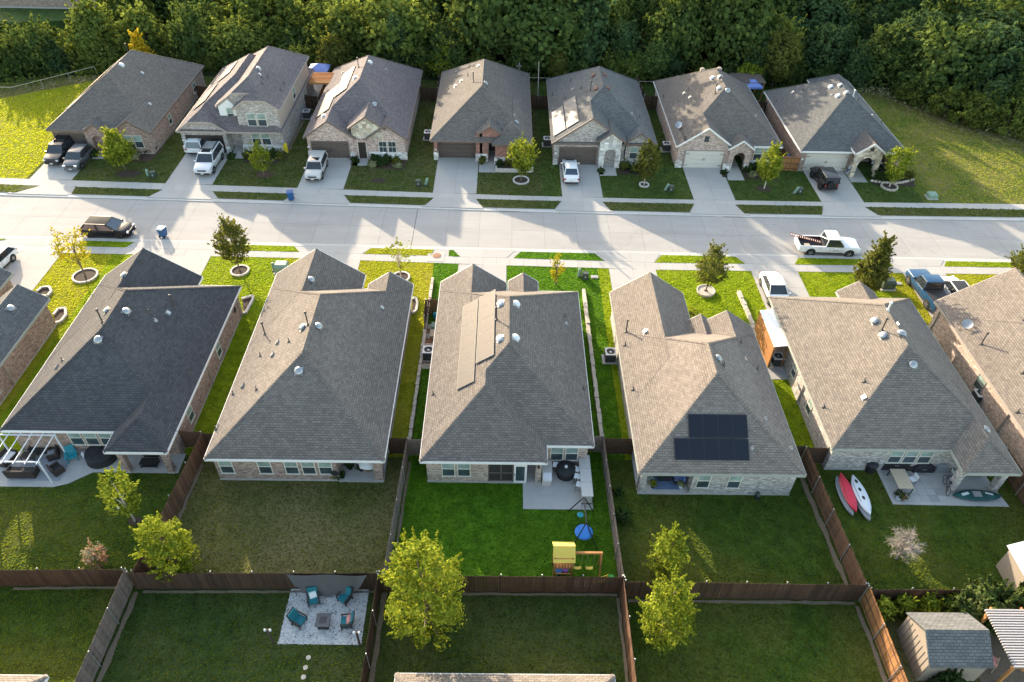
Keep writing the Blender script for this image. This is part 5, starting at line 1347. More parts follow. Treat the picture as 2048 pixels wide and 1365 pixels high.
    for x in ax:
        for s_ in (-1,1):
            yo = h-.03 if kind!='jeep' else h+.02
            if kind!='jeep':
                m=MB(); m.lathe((0,0,0),[(wr+.075,0),(wr+.075,.014),(0,.014)],20); m.v=[(x*L+q[0],s_*(h*.985+q[2]),wr+q[1]) for q in m.v]; m.build('wheel_well_disc',['black_plastic'],r,None,True)  # dark disc stands in for the shaded, uncut wheel well
            else:
                m=MB(); m.cbox((x*L,s_*(h-.02),wr*2+.10),(1.05,.34,.06)); m.cbox((x*L+.52,s_*(h-.02),wr*2-.02),(.06,.34,.28)); m.build('mudguard',['black_plastic'],r,None,True)
            m=MB(); m.lathe((0,0,0),[(wr*.62,-ww/2),(wr*.96,-ww/2),(wr,-ww/2+.03),(wr,ww/2-.03),(wr*.96,ww/2),(wr*.62,ww/2)],20)
            m.v=[(x*L+q[0],s_*(yo-ww/2+.06)+q[2],wr+q[1]) for q in m.v]; t=m.build('wheel',['tyre'],r,40,True)
            m=MB(); m.lathe((0,0,0),[(wr*.64,0),(wr*.60,.02),(wr*.16,.012),(0,.03)],16)
            for i in range(5):
                a=2*math.pi*i/5; m.cbox((wr*.36*math.cos(a),wr*.36*math.sin(a),.026),(wr*.5,.075,.02),a)
            m.v=[(x*L+q[0],s_*(yo+.055-.02+q[2]*1.0),wr+q[1]) for q in m.v]; m.build('rim',[rim],t,None,True)
    # lamps, bumpers, mirrors, plates, grille
    xe=.5*L if kind!='jeep' else .48*L; fz=hood-.16*H+.02
    for s_ in (-1,1):
        if kind=='jeep':
            m=MB(); m.lathe((0,0,0),[(.1,0),(.1,.03),(0,.05)],12); m.v=[(xe-.02+q[2],s_*h*.45+q[0],.52*H+q[1]) for q in m.v]; m.build('headlight',['lamp_clear'],r,None,True)
            m=MB(); m.cbox((-.47*L-.02,s_*h*.72,.47*H),(.06,.14,.2)); m.build('tail_lamp',['lamp_red'],r,None,True)
        else:
            m=MB(); m.cbox((.482*L,s_*h*.70,fz),(.16,.34,.13),-s_*.42); m.build('headlight',['lamp_clear'],r,None,True)
            m=MB(); m.cbox((-.49*L,s_*h*.80,belt-.16),(.10,.26 if kind!='pickup' else .14,.16 if kind!='pickup' else .3),s_*.3); m.build('tail_lamp',['lamp_red'],r,None,True)
        m=MB(); m.cbox((b1*L-.18,s_*(h+.09),belt+.06),(.13,.2,.15)); m.build('mirror',[paint if kind!='jeep' else 'black_plastic'],r,None,True)
        for dx in (.04,-.17):
            m=MB(); m.cbox((dx*L,s_*(h+.012),belt-.16),(.17,.03,.03)); m.build('door_handle',['chrome' if kind!='jeep' else 'black_plastic'],r,None,True)
        for dx in (.17,-.01,-.19):
            if kind=='pickup' and dx<-.05: continue
            m=MB(); m.box(dx*L-.006,dx*L+.006,s_*(h*.997)-.006,s_*(h*.997)+.006,zb+.12,belt-.08); m.build('door_gap',['black_plastic'],r,None,True)
        m=MB(); m.box(-.22*L,.22*L,s_*h*.985-.02,s_*h*.985+.02,zb-.02,zb+.09); m.build('sill',['black_plastic'],r,None,True)
    m=MB(); m.cbox((xe-.02,0,fz-.05),(.06,h*.95,.16)); m.build('grille',['black_plastic'],r,None,True)
    m=MB(); m.cbox((xe-.01,0,zb+.10),(.12,W*.80,.15)); m.build('front_bumper',['black_plastic' if kind in('suv','jeep') else paint],r,None,True)
    m=MB(); m.cbox((-(.5 if kind!='jeep' else .475)*L,0,zb+.10),(.12,W*.84,.16)); m.build('rear_bumper',['chrome' if kind=='pickup' else 'black_plastic'],r,None,True)
    m=MB(); m.cbox((-(.5 if kind!='jeep' else .475)*L-.03,0,zb+.34),(.02,.32,.16)); m.build('number_plate',['plate'],r,None,True)
    m=MB(); m.cbox((xe+.055,0,zb+.12),(.02,.32,.12)); m.build('number_plate',['plate'],r,None,True)
    return r
S_ = -math.pi/2; N_ = math.pi/2
vehicle('parked_suv','black off-road suv with roof rack in front of the left end house','suv',(-51.45,76.95,0),S_-.03,4.9,1.92,1.82,'paint_black','suv',rim='rim_black',rack='basket')
vehicle('parked_car','dark grey hatchback beside the black suv','car',(-48.95,75.6,0),S_-.0,4.35,1.8,1.58,'paint_graphite','hatch')
vehicle('parked_suv','white suv reversed half into the open garage','suv',(-36.35,79.9,0),N_,4.9,1.98,1.78,'paint_white','suv',rack=True,glassm='car_glass_blue')
vehicle('parked_suv','large pearl white suv with black roof basket on the driveway','suv',(-33.95,75.4,0),S_,5.3,2.0,1.9,'paint_pearl','suv',rack='basket',sunroof=True)
vehicle('parked_suv','beige silver suv with dark sunroof before the stone gable house','suv',(-21.5,74.3,0),S_,4.7,1.88,1.68,'paint_silver','suv',sunroof=True)
vehicle('parked_sedan','white sedan seen from behind before the stone arch house','car',(7.4,74.55,0),N_,4.6,1.8,1.45,'paint_white','sedan',glassm='car_glass_blue')
j = vehicle('offroad_car','black boxy off-road car with spare wheel on its back','off-road car',(36.25,73.6,0),N_+.04,4.35,1.86,1.86,'paint_black','jeep',rim='rim_black')
m=MB(); m.lathe((0,0,0),[(.12,0),(.40,0),(.42,.04),(.42,.22),(.38,.26),(.26,.26),(.24,.2),(0,.2)],20); m.v=[(-.475*4.35-q[2]-.02,q[0]+.1,.95+q[1]) for q in m.v]; sp=m.build('spare_wheel',['tyre'],j,40,True)
m=MB(); m.lathe((0,0,0),[(.24,.2),(.2,.23),(0,.24)],14); m.v=[(-.475*4.35-q[2]-.03,q[0]+.1,.95+q[1]) for q in m.v]; m.build('rim',['rim_black'],sp,None,True)
vehicle('street_suv','shiny dark suv parked on the street at the left','suv',(-39.85,61.55,-1),-.03,4.8,1.92,1.60,'paint_navy','hatch',roof='tyre',rim='rim_black',glassm='car_glass_blue')
t = vehicle('pickup_truck','white pickup on the street with a ladder in its bed','pickup truck',(32.35,60.4,-1),-.045,6.1,2.03,1.95,'paint_white','pickup')
for (x,n) in ((-.02,'door_lettering'),):
    m=MB()
    for i in range(5): m.cbox((.36+i*.1,-1.022,.80),(.06,.008,.05))
    for i in range(9): m.cbox((.2+i*.085,-1.022,.70),(.05,.008,.028))
    m.build(n,['paint_navy'],t,None,True)
def ladder(label,a,b,w=.42,n=14,mat='red_ladder'):
    A=Vector(a);B=Vector(b);d=(B-A).normalized();s_=d.cross(Vector((0,0,1))).normalized()*w/2; r=thing('ladder',label,'ladder',A)
    for q in (-1,1):
        m=MB(); m.tube([A+s_*q,B+s_*q],.042,4); m.build('ladder_rail',[mat],r)
    for i in range(n):
        p=A+(B-A)*((i+.6)/n); m=MB(); m.tube([p-s_,p+s_],.022,4); m.build('rung',['plate'],r)
ladder('red ladder sticking out of the bed of the white pickup',(28.55,60.95,1.52),(31.55,60.35,1.02))
m=MB(); m.box(29.95,30.45,59.95,60.35,.62,.82); tag(m.build('cardboard_box',['tabletop']),'tan box lying in the bed of the white pickup','box')
vehicle('parked_sedan','white car cut by the left picture edge','car',(-47.9,55.3,0),S_-.12,4.6,1.82,1.5,'paint_white','hatch')
vehicle('parked_sedan','white sedan on the near driveway right of the potted tree','car',(25.1,53.1,0),S_+.0,4.75,1.85,1.45,'paint_white','sedan')
t = vehicle('pickup_truck','blue pickup with black bed cover at the right','pickup truck',(39.5,53.2,0),N_+.05,5.8,2.0,1.92,'paint_blue','pickup')
m=MB(); m.box(-.49*5.8,-.10*5.8,-.86,.86,1.13,1.17); m.build('bed_cover',['black_plastic'],t,None,True)
vehicle('parked_car','white car with black roof beside the blue pickup','car',(42.0,53.2,0),N_,4.3,1.8,1.55,'paint_white','hatch',roof='black_plastic')

# ------------------------------------------------------------------ trees, shrubs, the wood
def leaf_mesh(name, cen, nrm, size, mat, rs, aspect=1.5):
    """one small folded leaf clump (two triangles sharing a fold) at every point"""
    n = len(cen)
    r = rs.normal(size=(n,3)); u = np.cross(nrm, r); u /= np.linalg.norm(u,axis=1,keepdims=True)+1e-9
    v = np.cross(nrm, u)
    s = (size*rs.uniform(.6,1.35,n))[:,None]
    a = cen-u*s*aspect*.5; b = cen+v*s*.5+nrm*s*.12; c = cen+u*s*aspect*.5; d = cen-v*s*.5+nrm*s*.12
    co = np.stack([a,b,c,d],1).reshape(-1,3).astype(np.float32)
    me = bpy.data.meshes.new(name); me.vertices.add(n*4); me.vertices.foreach_set('co', co.ravel())
    me.loops.add(n*4); me.loops.foreach_set('vertex_index', np.arange(n*4,dtype=np.int32))
    me.polygons.add(n); me.polygons.foreach_set('loop_start', np.arange(0,n*4,4,dtype=np.int32))
    try: me.polygons.foreach_set('loop_total', np.full(n,4,dtype=np.int32))
    except Exception: pass
    me.update(calc_edges=True); me.materials.append(MATS[mat]); return me
PROF = {'round': lambda t: math.sqrt(max(0,1-(2*t-1)**2))**.8, 'cone': lambda t: (1-t)**.75*min(1,t*5+.35), 'egg': lambda t: max(0,math.sin(math.pi*min(1,t**.75)))**.7*(1-.25*t),
        'vase': lambda t: max(0,math.sin(math.pi*(.12+.83*t)))**.6*(.55+.5*t), 'dome': lambda t: math.sqrt(max(0,1-t*t))}
def crown_points(h, r, prof, ncl, per, spread, rs, z0=0.0, inner=.35, flat=.8):
    """clumps of leaves spread through the crown, most near its outside"""
    f = PROF[prof]; cs = []
    while len(cs) < ncl:
        t = rs.uniform(0,1); rad = f(t)
        if rs.uniform() > rad+.15: continue
        a = rs.uniform(0,2*math.pi); q = rad*(inner+(1-inner)*math.sqrt(rs.uniform()))*rs.uniform(.8,1.12)
        cs.append((r*q*math.cos(a), r*q*math.sin(a), z0+h*t))
    cs = np.array(cs)
    k = rs.poisson(per, ncl)+2
    idx = np.repeat(np.arange(ncl), k)
    off = rs.normal(size=(len(idx),3)); off /= np.linalg.norm(off,axis=1,keepdims=True)
    sc = spread*rs.uniform(.55,1.45,ncl)
    off *= (rs.uniform(.35,1,len(idx))**.6*sc[idx])[:,None]; off[:,2] *= flat
    cen = cs[idx]+off
    core = np.array([0,0,z0+h*.42])
    out = cs[idx]-core; out /= np.linalg.norm(out,axis=1,keepdims=True)+1e-6
    nn = off/(np.linalg.norm(off,axis=1,keepdims=True)+1e-6)*.9+out*.6+rs.normal(size=off.shape)*.45+np.array([0,0,.35])
    nn /= np.linalg.norm(nn,axis=1,keepdims=True)+1e-9
    # loose sprays that break the outline
    ns = int(ncl*.45); sp = []
    for i in range(ns):
        t = rs.uniform(.12,1); a = rs.uniform(0,2*math.pi); q = f(min(t,.97))*rs.uniform(.85,1.0)
        b = np.array([r*q*math.cos(a), r*q*math.sin(a), z0+h*t]); d = np.array([math.cos(a)*.8, math.sin(a)*.8, rs.uniform(.25,1.2)+(.6 if t>.75 else 0)]); d /= np.linalg.norm(d)
        L = spread*rs.uniform(.8,2.4); m_ = int(per*.55)+3; u = rs.uniform(0,1,m_)
        sp.append(b+d*(u*L)[:,None]+rs.normal(size=(m_,3))*(spread*.17*(1.1-u))[:,None])
    if sp:
        sp = np.concatenate(sp); n2 = rs.normal(size=sp.shape)*.7+np.array([0,0,.5]); n2 /= np.linalg.norm(n2,axis=1,keepdims=True)
        cen = np.concatenate([cen,sp]); nn = np.concatenate([nn,n2])
    return cen, nn, cs
def trunk_mesh(h, r, cs, rs, nb=6, lean=(0,0), mat='bark', n=7):
    m = MB(); top = Vector((lean[0],lean[1],h)); mid = Vector((lean[0]*.45+rs.uniform(-.05,.05),lean[1]*.45,h*.5))
    m.tube([(0,0,-.15),(0,0,.05),mid,top],[r*1.5,r*1.1,r*.8,r*.3],n)
    for i in range(min(nb,len(cs))):
        c = Vector(cs[rs.integers(len(cs))]); b0 = Vector((0,0,0)).lerp(top, min(.95,max(.3,(c.z/h)*rs.uniform(.45,.7)))) if h>0 else top
        b0 = Vector((lean[0]*b0.z/h, lean[1]*b0.z/h, b0.z))
        m.tube([b0,(b0+c)/2+Vector((0,0,.12*h*.2)),c],[r*.45,r*.28,r*.08],4,0,False)
    return m
def make_tree(name, label, loc, h, r, tb, prof, leaf, ncl, per, size, spread, seed, cat='tree', bark='bark', group=None, tr=.07, nb=6, flat=.8, inner=.35):
    """tb: height of the lowest leaves"""
    rs = np.random.default_rng(seed)
    cen,nn,cs = crown_points(h-tb-spread*.5, r-spread*.4, prof, ncl, per, spread, rs, tb+spread*.2, inner, flat)
    root = thing(name, label, cat, (loc[0],loc[1],0), 0, group)
    t = trunk_mesh(h*.82, tr, cs, rs, nb).build('trunk', [bark], root, 60, True)
    c = bpy.data.objects.new('crown', leaf_mesh('crown', cen, nn, size, leaf, rs)); SC.collection.objects.link(c); c.parent = root
    return root
def ring_of_stones(label, x, y, r, n=14, h=.16, mat='stone_ring', fill='mulch'):
    o = thing('stone_ring', label, 'tree ring', (x,y,0))
    for i in range(n):
        a = 2*math.pi*(i+.5)/n; m = MB(); m.cbox((x+r*math.cos(a),y+r*math.sin(a),h/2-.02),(.17,2*math.pi*r/n-.02,h+.04),a); m.build('stone',[mat],o)
    m = MB(); m.prism([(x+(r-.07)*math.cos(2*math.pi*i/18),y+(r-.07)*math.sin(2*math.pi*i/18)) for i in range(18)],-.03,.075); m.build('mulch_fill',[fill],o)
ST = 'young trees along the street'
def street(label, p, r, tb, prof, leaf, ncl, per, size, spread, seed, **k):
    x,y,h = p; return make_tree('street_tree', label, (x,y), h, r, tb, prof, leaf, ncl, per, size, spread, seed, group=ST, **k)
q = (-39.18, 54.36, 4.88); street('thin yellow green street tree in a stone ring at the left', q, 1.75, 1.3, 'vase', 'leaf_yellow', 46, 16, .15, .42, 1, nb=18); ring_of_stones('stone ring around the thin yellow green tree at the left', q[0],q[1],1.05,18)
q = (-25.09, 55.48, 5.76); street('dark olive street tree in a stone ring before the grey roofed house', q, 1.75, 1.35, 'egg', 'leaf_olive', 120, 26, .15, .42, 2, nb=14); ring_of_stones('stone ring around the dark olive tree', q[0],q[1],.8,15)
q = (-9.76, 54.82, 4.21); street('sparse little lime tree left of the middle house driveway', q, 1.25, .9, 'vase', 'leaf_lime', 30, 12, .12, .34, 3, nb=16, bark='bark_pale'); ring_of_stones('stone ring around the sparse lime tree', q[0],q[1],.78,15)
q = (4.87, 54.09, 3.71); street('small golden sapling on the bright green front lawn', q, .62, .5, 'egg', 'leaf_yellow', 30, 16, .11, .25, 4, nb=8)
q = (18.81, 53.27, 5.12); street('olive street tree standing in a brown clay ring', q, 1.6, 1.2, 'egg', 'leaf_olive', 105, 24, .14, .4, 5, nb=12)
o = thing('clay_planter_ring','round brown clay ring filled with bark at a street tree','tree ring',(q[0],q[1],0)); m=MB(); m.lathe((q[0],q[1],0),[(.80,-.05),(.88,.26),(.78,.28),(.72,.2)],24); m.build('rim_ring',['stone_edge'],o); m=MB(); m.lathe((q[0],q[1],0),[(.74,.0),(.74,.17),(0,.21)],20); m.build('mulch_fill',['mulch'],o)
q = (33.82, 53.61, 6.20); street('dense conical street tree beside the green cabinet at the right', q, 1.75, .7, 'cone', 'leaf_olive', 190, 28, .15, .42, 6, nb=10)
q = (49.80, 55.90, 3.49); street('street tree cut by the right picture edge', q, 1.7, .9, 'egg', 'leaf_olive', 120, 26, .15, .42, 7)
q = (-43.37, 74.43, 4.66); street('yellow topped street tree before the left end house', q, 2.05, 1.0, 'cone', 'leaf_lime', 120, 26, .17, .5, 8); spot(q[0]+.8,q[1]-1.1,1.5,.9,'mulch',.006,seed=5,name='mulch_ring')
q = (-27.38, 73.58, 3.88); street('slender green street tree before the two-storey house', q, 1.3, .6, 'egg', 'leaf_lime', 60, 18, .15, .4, 9); spot(q[0],q[1],1.1,.8,'mulch_red',.006,seed=6,name='mulch_ring')
q = (1.75, 73.15, 4.90); street('round yellow street tree in a stone ring before the red brick house', q, 1.5, 1.2, 'round', 'leaf_lime', 100, 24, .16, .45, 10); ring_of_stones('stone ring around the round yellow tree', q[0],q[1],.85,15)
q = (15.65, 72.59, 5.07); street('two-toned street tree in a stone ring right of the stone arch', q, 1.5, 1.1, 'egg', 'leaf_olive', 110, 24, .16, .45, 11, bark='bark_pale'); ring_of_stones('small stone ring around the two-toned tree', q[0],q[1],.5,12)
q = (29.18, 72.24, 5.25); street('leaning yellow street tree in dark mulch before the pale garage house', q, 1.45, 1.2, 'egg', 'leaf_lime', 85, 22, .16, .45, 12, bark='bark_pale'); spot(q[0],q[1],.85,.8,'mulch',.02,seed=7,name='mulch_ring')
q = (43.67, 73.01, 4.81); street('loose yellow street tree in a rock ring before the star porch house', q, 1.5, .9, 'vase', 'leaf_lime', 80, 22, .16, .45, 13, bark='bark_pale'); ring_of_stones('rock ring around the loose yellow tree', q[0],q[1],.85,11,.22,'stone_edge')
spot(*(-14.30, 72.65, 0.00)[:2],.9,.55,'mulch',.006,seed=9)
# trees of the back yards
q = (-24.43, 27.78, 5.28); make_tree('maple_tree','lime green young tree in the pergola yard', q, q[2]*.95, 1.15, 1.25,'round','leaf_lime',50,34,.11,.32,21,nb=12,bark='bark_pale'); spot(q[0],q[1],.45,.35,'mulch',.02,seed=11,name='mulch_ring')
q = (-20.14, 23.90, 6.06); make_tree('willow_shrub','big yellow green bush where the two back fences meet', q, q[2]*.95, 1.45, .15,'round','leaf_lime',130,58,.105,.38,22,cat='bush',nb=18,inner=.15)
q = (-25.16, 24.33, 2.38); make_tree('crape_myrtle','small crape myrtle with reddish leaf tips by the back fence', q, q[2], .8, .15,'vase','leaf_red',34,16,.11,.26,23,nb=14)
q = (-4.25, 20.28, 9.42); make_tree('oak_tree','largest yellow green tree at the bottom beside the black fence', q, q[2]*.93, 2.2, .3,'round','leaf_lime',190,62,.115,.42,24,nb=30,tr=.14,inner=.15)
q = (10.36, 24.22, 5.27); make_tree('oak_tree','yellow green tree standing behind the back fence at the bottom right', q, q[2]*.93, 1.3, .3,'egg','leaf_lime',75,48,.105,.36,25,nb=22,tr=.1,inner=.15)
q = (9.47, 19.97, 7.26); make_tree('oak_tree','feathery yellow green tree in front of the bottom right back fence', q, q[2]*.94, 1.7, .35,'egg','leaf_lime',130,54,.105,.38,26,nb=26,tr=.12,inner=.15)
q = (8.23, 28.29, 2.01); make_tree('shrub','small green shrub against the side fence right of the swing set', q, .9, .55, .0,'dome','leaf_shrub',26,20,.11,.2,27,cat='bush')
q = (8.08, 30.33, 1.15); make_tree('shrub','little plant against the fence beside the grill island', q, .7, .35, .0,'dome','leaf_shrub',14,14,.1,.16,28,cat='bush')
# the bare tree: limbs and a haze of twigs
def bare_tree(label, p, r, seed):
    rs = np.random.default_rng(seed); x,y,h = p; root = thing('bare_tree',label,'tree',(x,y,0))
    m = MB(); tw = MB(); m.tube([(0,0,-.1),(0,0,h*.3),(.05,0,h*.55)],[.075,.055,.04],6)
    for i in range(64):
        a = rs.uniform(0,2*math.pi); z0 = h*rs.uniform(.1,.5); el = rs.uniform(.25,1.35); L = r*rs.uniform(.7,1.1)
        e = Vector((math.cos(a)*math.cos(el)*L, math.sin(a)*math.cos(el)*L, z0+math.sin(el)*L*1.15)); b = Vector((0,0,z0)); md = (b+e)/2+Vector((0,0,.1))
        m.tube([b,md,e],[.018,.012,.005],4,0,False)
        for k in range(26):
            s_ = b.lerp(e,rs.uniform(.3,1)); d = Vector(rs.normal(size=3)); d.normalize(); d = (d+(e-b).normalized()*.9+Vector((0,0,.25))).normalized()*rs.uniform(.18,.45)
            tw.tube([s_,s_+d*.5+Vector((0,0,.02)),s_+d],[.007,.006,.003],3,0,False)
    m.build('limbs',['twig_pale'],root,60,True); stuff(tw.build('twigs',['twig_pale'],root,None,True))
q = (25.81, 25.52, 3.87); bare_tree('pale leafless tree beside the sunlit patch of lawn', q, 1.12, 5)
# shrubs in the front beds
BEDS = 'shrubs in the beds before the far houses'
def shrub(label, x, y, r, h, leaf, seed, n=28, group=None, name='shrub'):
    make_tree(name,label,(x,y),h,r,.0,'dome',leaf,n,22,.12,r*.34,seed,cat='bush',nb=3,tr=.03,group=group)
def shrub_row(where, pts):
    for i,(x,y,r,h,leaf,what) in enumerate(pts): shrub(what+' '+where, x,y,r,h,leaf,int(abs(900+x*7+y)),group=BEDS)
shrub_row('in the bed before the left end house',[(-47.95,77.35,.6,.8,'leaf_shrub','square dark bush'),(-44.9,77.6,.75,.9,'leaf_olive','brownish bush'),(-43.4,78.3,.8,1.0,'leaf_shrub','wide dark bush'),(-42.0,78.6,.8,1.0,'leaf_shrub','rightmost dark bush'),(-43.1,76.9,.6,.7,'leaf_pale','pale variegated bush')])
shrub_row('before the two-storey house',[(-32.1,77.4,.5,.6,'leaf_shrub','low bush left of the path'),(-30.2,77.3,.55,1.1,'leaf_olive','upright bush'),(-29.3,78.2,.6,.8,'leaf_shrub','dark bush'),(-28.9,77.0,.5,.6,'leaf_pale','pale grass tuft'),(-27.4,77.9,.65,.9,'leaf_shrub','dark bush under the right window'),(-26.3,77.4,.5,1.0,'leaf_olive','corner bush')])
shrub_row('before the stone gable house',[(-17.6,76.8,.5,.6,'leaf_shrub','low bush by the garage'),(-15.3,77.2,.6,.8,'leaf_shrub','bush by the path'),(-13.9,77.3,.6,.8,'leaf_shrub','bush under the window'),(-14.3,76.2,.75,.9,'leaf_shrub','round middle bush'),(-12.7,76.7,.65,.7,'leaf_olive','brownish bush'),(-15.4,75.9,.5,.5,'leaf_pale','pale tuft at the left'),(-12.5,75.8,.5,.5,'leaf_pale','pale tuft at the right')])
shrub_row('in the raised bed of the red brick house',[(-.7,76.0,.5,1.1,'leaf_shrub','upright dark bush'),(.3,76.3,.55,.9,'leaf_olive','brown bush'),(1.1,76.0,.55,.9,'leaf_shrub','dark bush'),(2.2,76.2,.6,.9,'leaf_shrub','bush behind the yellow tree'),(-2.75,77.0,.4,.9,'leaf_olive','sprawling plant in the small planter')])
shrub_row('before the stone arch house',[(11.05,75.5,.4,.4,'leaf_shrub','small clipped bush'),(13.8,76.3,.7,1.0,'leaf_olive','dark reddish bush'),(14.9,75.7,.7,.9,'leaf_shrub','dark bush'),(16.4,76.3,.7,.9,'leaf_shrub','bush at the corner')])
shrub_row('before the pale garage house',[(25.3,75.5,.4,.4,'leaf_shrub','small clipped bush'),(28.3,76.3,.65,.8,'leaf_shrub','bush right of the arch'),(29.4,76.6,.7,.9,'leaf_shrub','bush under the windows'),(30.6,76.3,.75,.9,'leaf_shrub','wide bush under the windows'),(28.5,74.9,.5,.5,'leaf_pale','pale tuft'),(30.0,75.3,.7,.8,'leaf_shrub','front bush')])
shrub_row('before the star porch house',[(42.6,75.3,.8,1.0,'leaf_shrub','large bush right of the porch'),(43.4,74.5,.7,.7,'leaf_shrub','low bush'),(44.5,74.4,.5,.5,'leaf_pale','pale tuft'),(46.6,75.0,.7,.9,'leaf_olive','bush at the corner')])
rk = thing('rock_edging','pale rocks edging the bed of the star porch house','rock edging',(44.6,73.3,0))
for i in range(14):
    a = i/13; x = 42.2+4.9*a; y = 74.3-.7*math.sin(a*3.1)+a*.5; m=MB(); m.lathe((x,y,-.05),[(.2,0),(.22,.12),(.12,.24),(0,.26)],7); m.build('rock',['stone_edge'],rk)
make_tree('privet_shrub','row of small yellow plants beside the front walk of the dark panelled house',(17.00, 49.84, 0.00),.55,.75,0,'dome','leaf_lime',30,16,.1,.18,61,cat='plant')
for i,(x,y) in enumerate(((1757,1215),(1797,1212),(1835,1212),(1868,1214))):
    w=('first','second','third','last')[i]; q = {0:(23.56, 21.92, 0.00),1:(24.70, 22.06, 0.00),2:(25.90, 22.11, 0.00),3:(27.02, 22.12, 0.00)}[i]
    make_tree('golden_shrub',w+' round golden shrub from the left behind the beige shed roof',(q[0]+(i-1.5)*.25,q[1]-.25),1.55,.62,0,'round','leaf_lime',46,36,.1,.22,70+i,cat='bush',group='round golden shrubs behind the shed')
make_tree('hedge','broad glossy hedge along the fence at the bottom right',(29.64, 21.65, 0.00),2.3,1.5,0,'round','leaf_glossy',110,60,.17,.42,81,cat='hedge')
make_tree('hedge','right end of the glossy hedge beside the white shed',(32.18, 21.49, 0.00),2.3,1.5,0,'round','leaf_glossy',110,60,.17,.42,82,cat='hedge')
make_tree('hedge','left end of the glossy hedge behind the pergola',(27.97, 21.38, 0.00),1.9,1.1,0,'round','leaf_glossy',80,50,.17,.38,83,cat='hedge')
make_tree('shrub','dark shrub below the beige shed at the bottom edge',(25.34, 17.20, 0.00),1.5,1.0,0,'dome','leaf_shrub',60,50,.12,.3,84,cat='bush')

# ---- the wood: eight kinds of crown, then every tree its own object
def proto_tree(seed, h, r, leaf, prof, ncl=120, per=34, size=.36, spread=1.05, tr=.2, bark='bark_dark'):
    rs = np.random.default_rng(seed); tb = h*.12
    cen,nn,cs = crown_points(h-tb-.5, r-.5, prof, ncl, per, spread, rs, tb, .45, .8)
    return (leaf_mesh('crown', cen, nn, size, leaf, rs, 1.25), trunk_mesh(h*.8, tr, cs, rs, 7, mat=bark, n=6), h)
KINDS = [(proto_tree(201,8.5,3.6,'leaf_wood','round',130,38),'dark'),(proto_tree(202,9.0,3.9,'leaf_wood','egg',150,38),'dark'),(proto_tree(203,8.0,4.0,'leaf_wood_olive','round',150,38),'olive'),
         (proto_tree(204,9.5,3.6,'leaf_wood_olive','egg',140,38),'olive'),(proto_tree(205,8.8,3.7,'leaf_wood_deep','round',140,38),'deep'),(proto_tree(206,7.5,3.2,'leaf_wood_deep','cone',120,38),'deep'),
         (proto_tree(207,4.2,2.6,'leaf_wood','dome',80,34,.3,.8),'low'),(proto_tree(208,3.6,2.6,'leaf_wood_olive','dome',80,34,.3,.8),'low')]
TW = [k[0][1].build('trunk',['bark_dark'],None,60,True) for k in KINDS]
TMESH = [o.data for o in TW]
for o in TW: bpy.data.objects.remove(o)
WLAB = {'dark':'dark green tree','olive':'pale olive tree','deep':'bluish green tree','low':'low leafy tree'}
EDGE = [(-130,112),(-95,103),(-72,100),(-60,104),(-48,104),(-22,104.5),(6,103),(34,102.5),(46,103),(54,100.5),(58,96),(64,91),(75,86),(100,79.5),(130,75)]
rw = random.Random(42); nwood = 0
def wood_tree(x, y, k, s, sz):
    global nwood
    (me,_,h),kd = KINDS[k]
    ref = [(-999,'beyond the left meadow'),(-57,'behind the left end house'),(-39.3,'behind the two-storey house'),(-24.5,'behind the stone gable house'),(-10,'behind the red brick house'),(4,'behind the stone arch house'),(18.4,'behind the pale garage house'),(32.8,'behind the star porch house'),(47,'beyond the right meadow')]
    where = [t for b,t in ref if x >= b][-1]
    look = WLAB[kd]+' '+('in the first rows of the wood ' if row == 1 else 'deeper in the wood ' if row > 1 else 'at the foot of the wood ')+where
    r = thing('wood_tree', look, 'tree', (x,y,terrain(x,y)), rw.uniform(0,6.28), look+' (several)' ); r['group'] = look; r.scale = (s,s,sz)
    c = bpy.data.objects.new('crown', me); SC.collection.objects.link(c); c.parent = r
    t = bpy.data.objects.new('trunk', TMESH[k]); SC.collection.objects.link(t); t.parent = r
    nwood += 1
row = 0; dy = 0.0
while dy < 50:
    x = -104+(row%2)*2.9
    while x < 108:
        xx = x+rw.uniform(-1.2,1.2); yy = interp(EDGE,xx)+dy+rw.uniform(-1.2,1.2)
        lim = 134+abs(xx)*.05
        clear = (-135 < xx < -64 and yy > 117+(xx+66)*-.02 and yy < 150)
        if yy < lim and not clear and abs(xx) < 34+yy*.52:
            if row == 0: k = rw.choice((6,7,6,5)); s = rw.uniform(.8,1.15); sz = s*rw.uniform(.85,1.15)
            else:
                u = rw.random(); west = xx < -15
                k = rw.choice((2,3,2,3,0)) if (west and u < .75) or (not west and u < .15) else rw.choice((0,1,4,4,5,1))
                s = rw.choice((.75,.95,1.2,1.45,1.65))*rw.uniform(.92,1.08); sz = s**.6*rw.uniform(.85,1.2)*(.62 if xx < -67 else 1)*(1.0 if xx < -8 or xx > 36 else 1.1)
            wood_tree(xx,yy,k,s,sz)
        x += 7.0 if row else 4.4
    dy += 3.2 if row == 0 else 5.7; row += 1
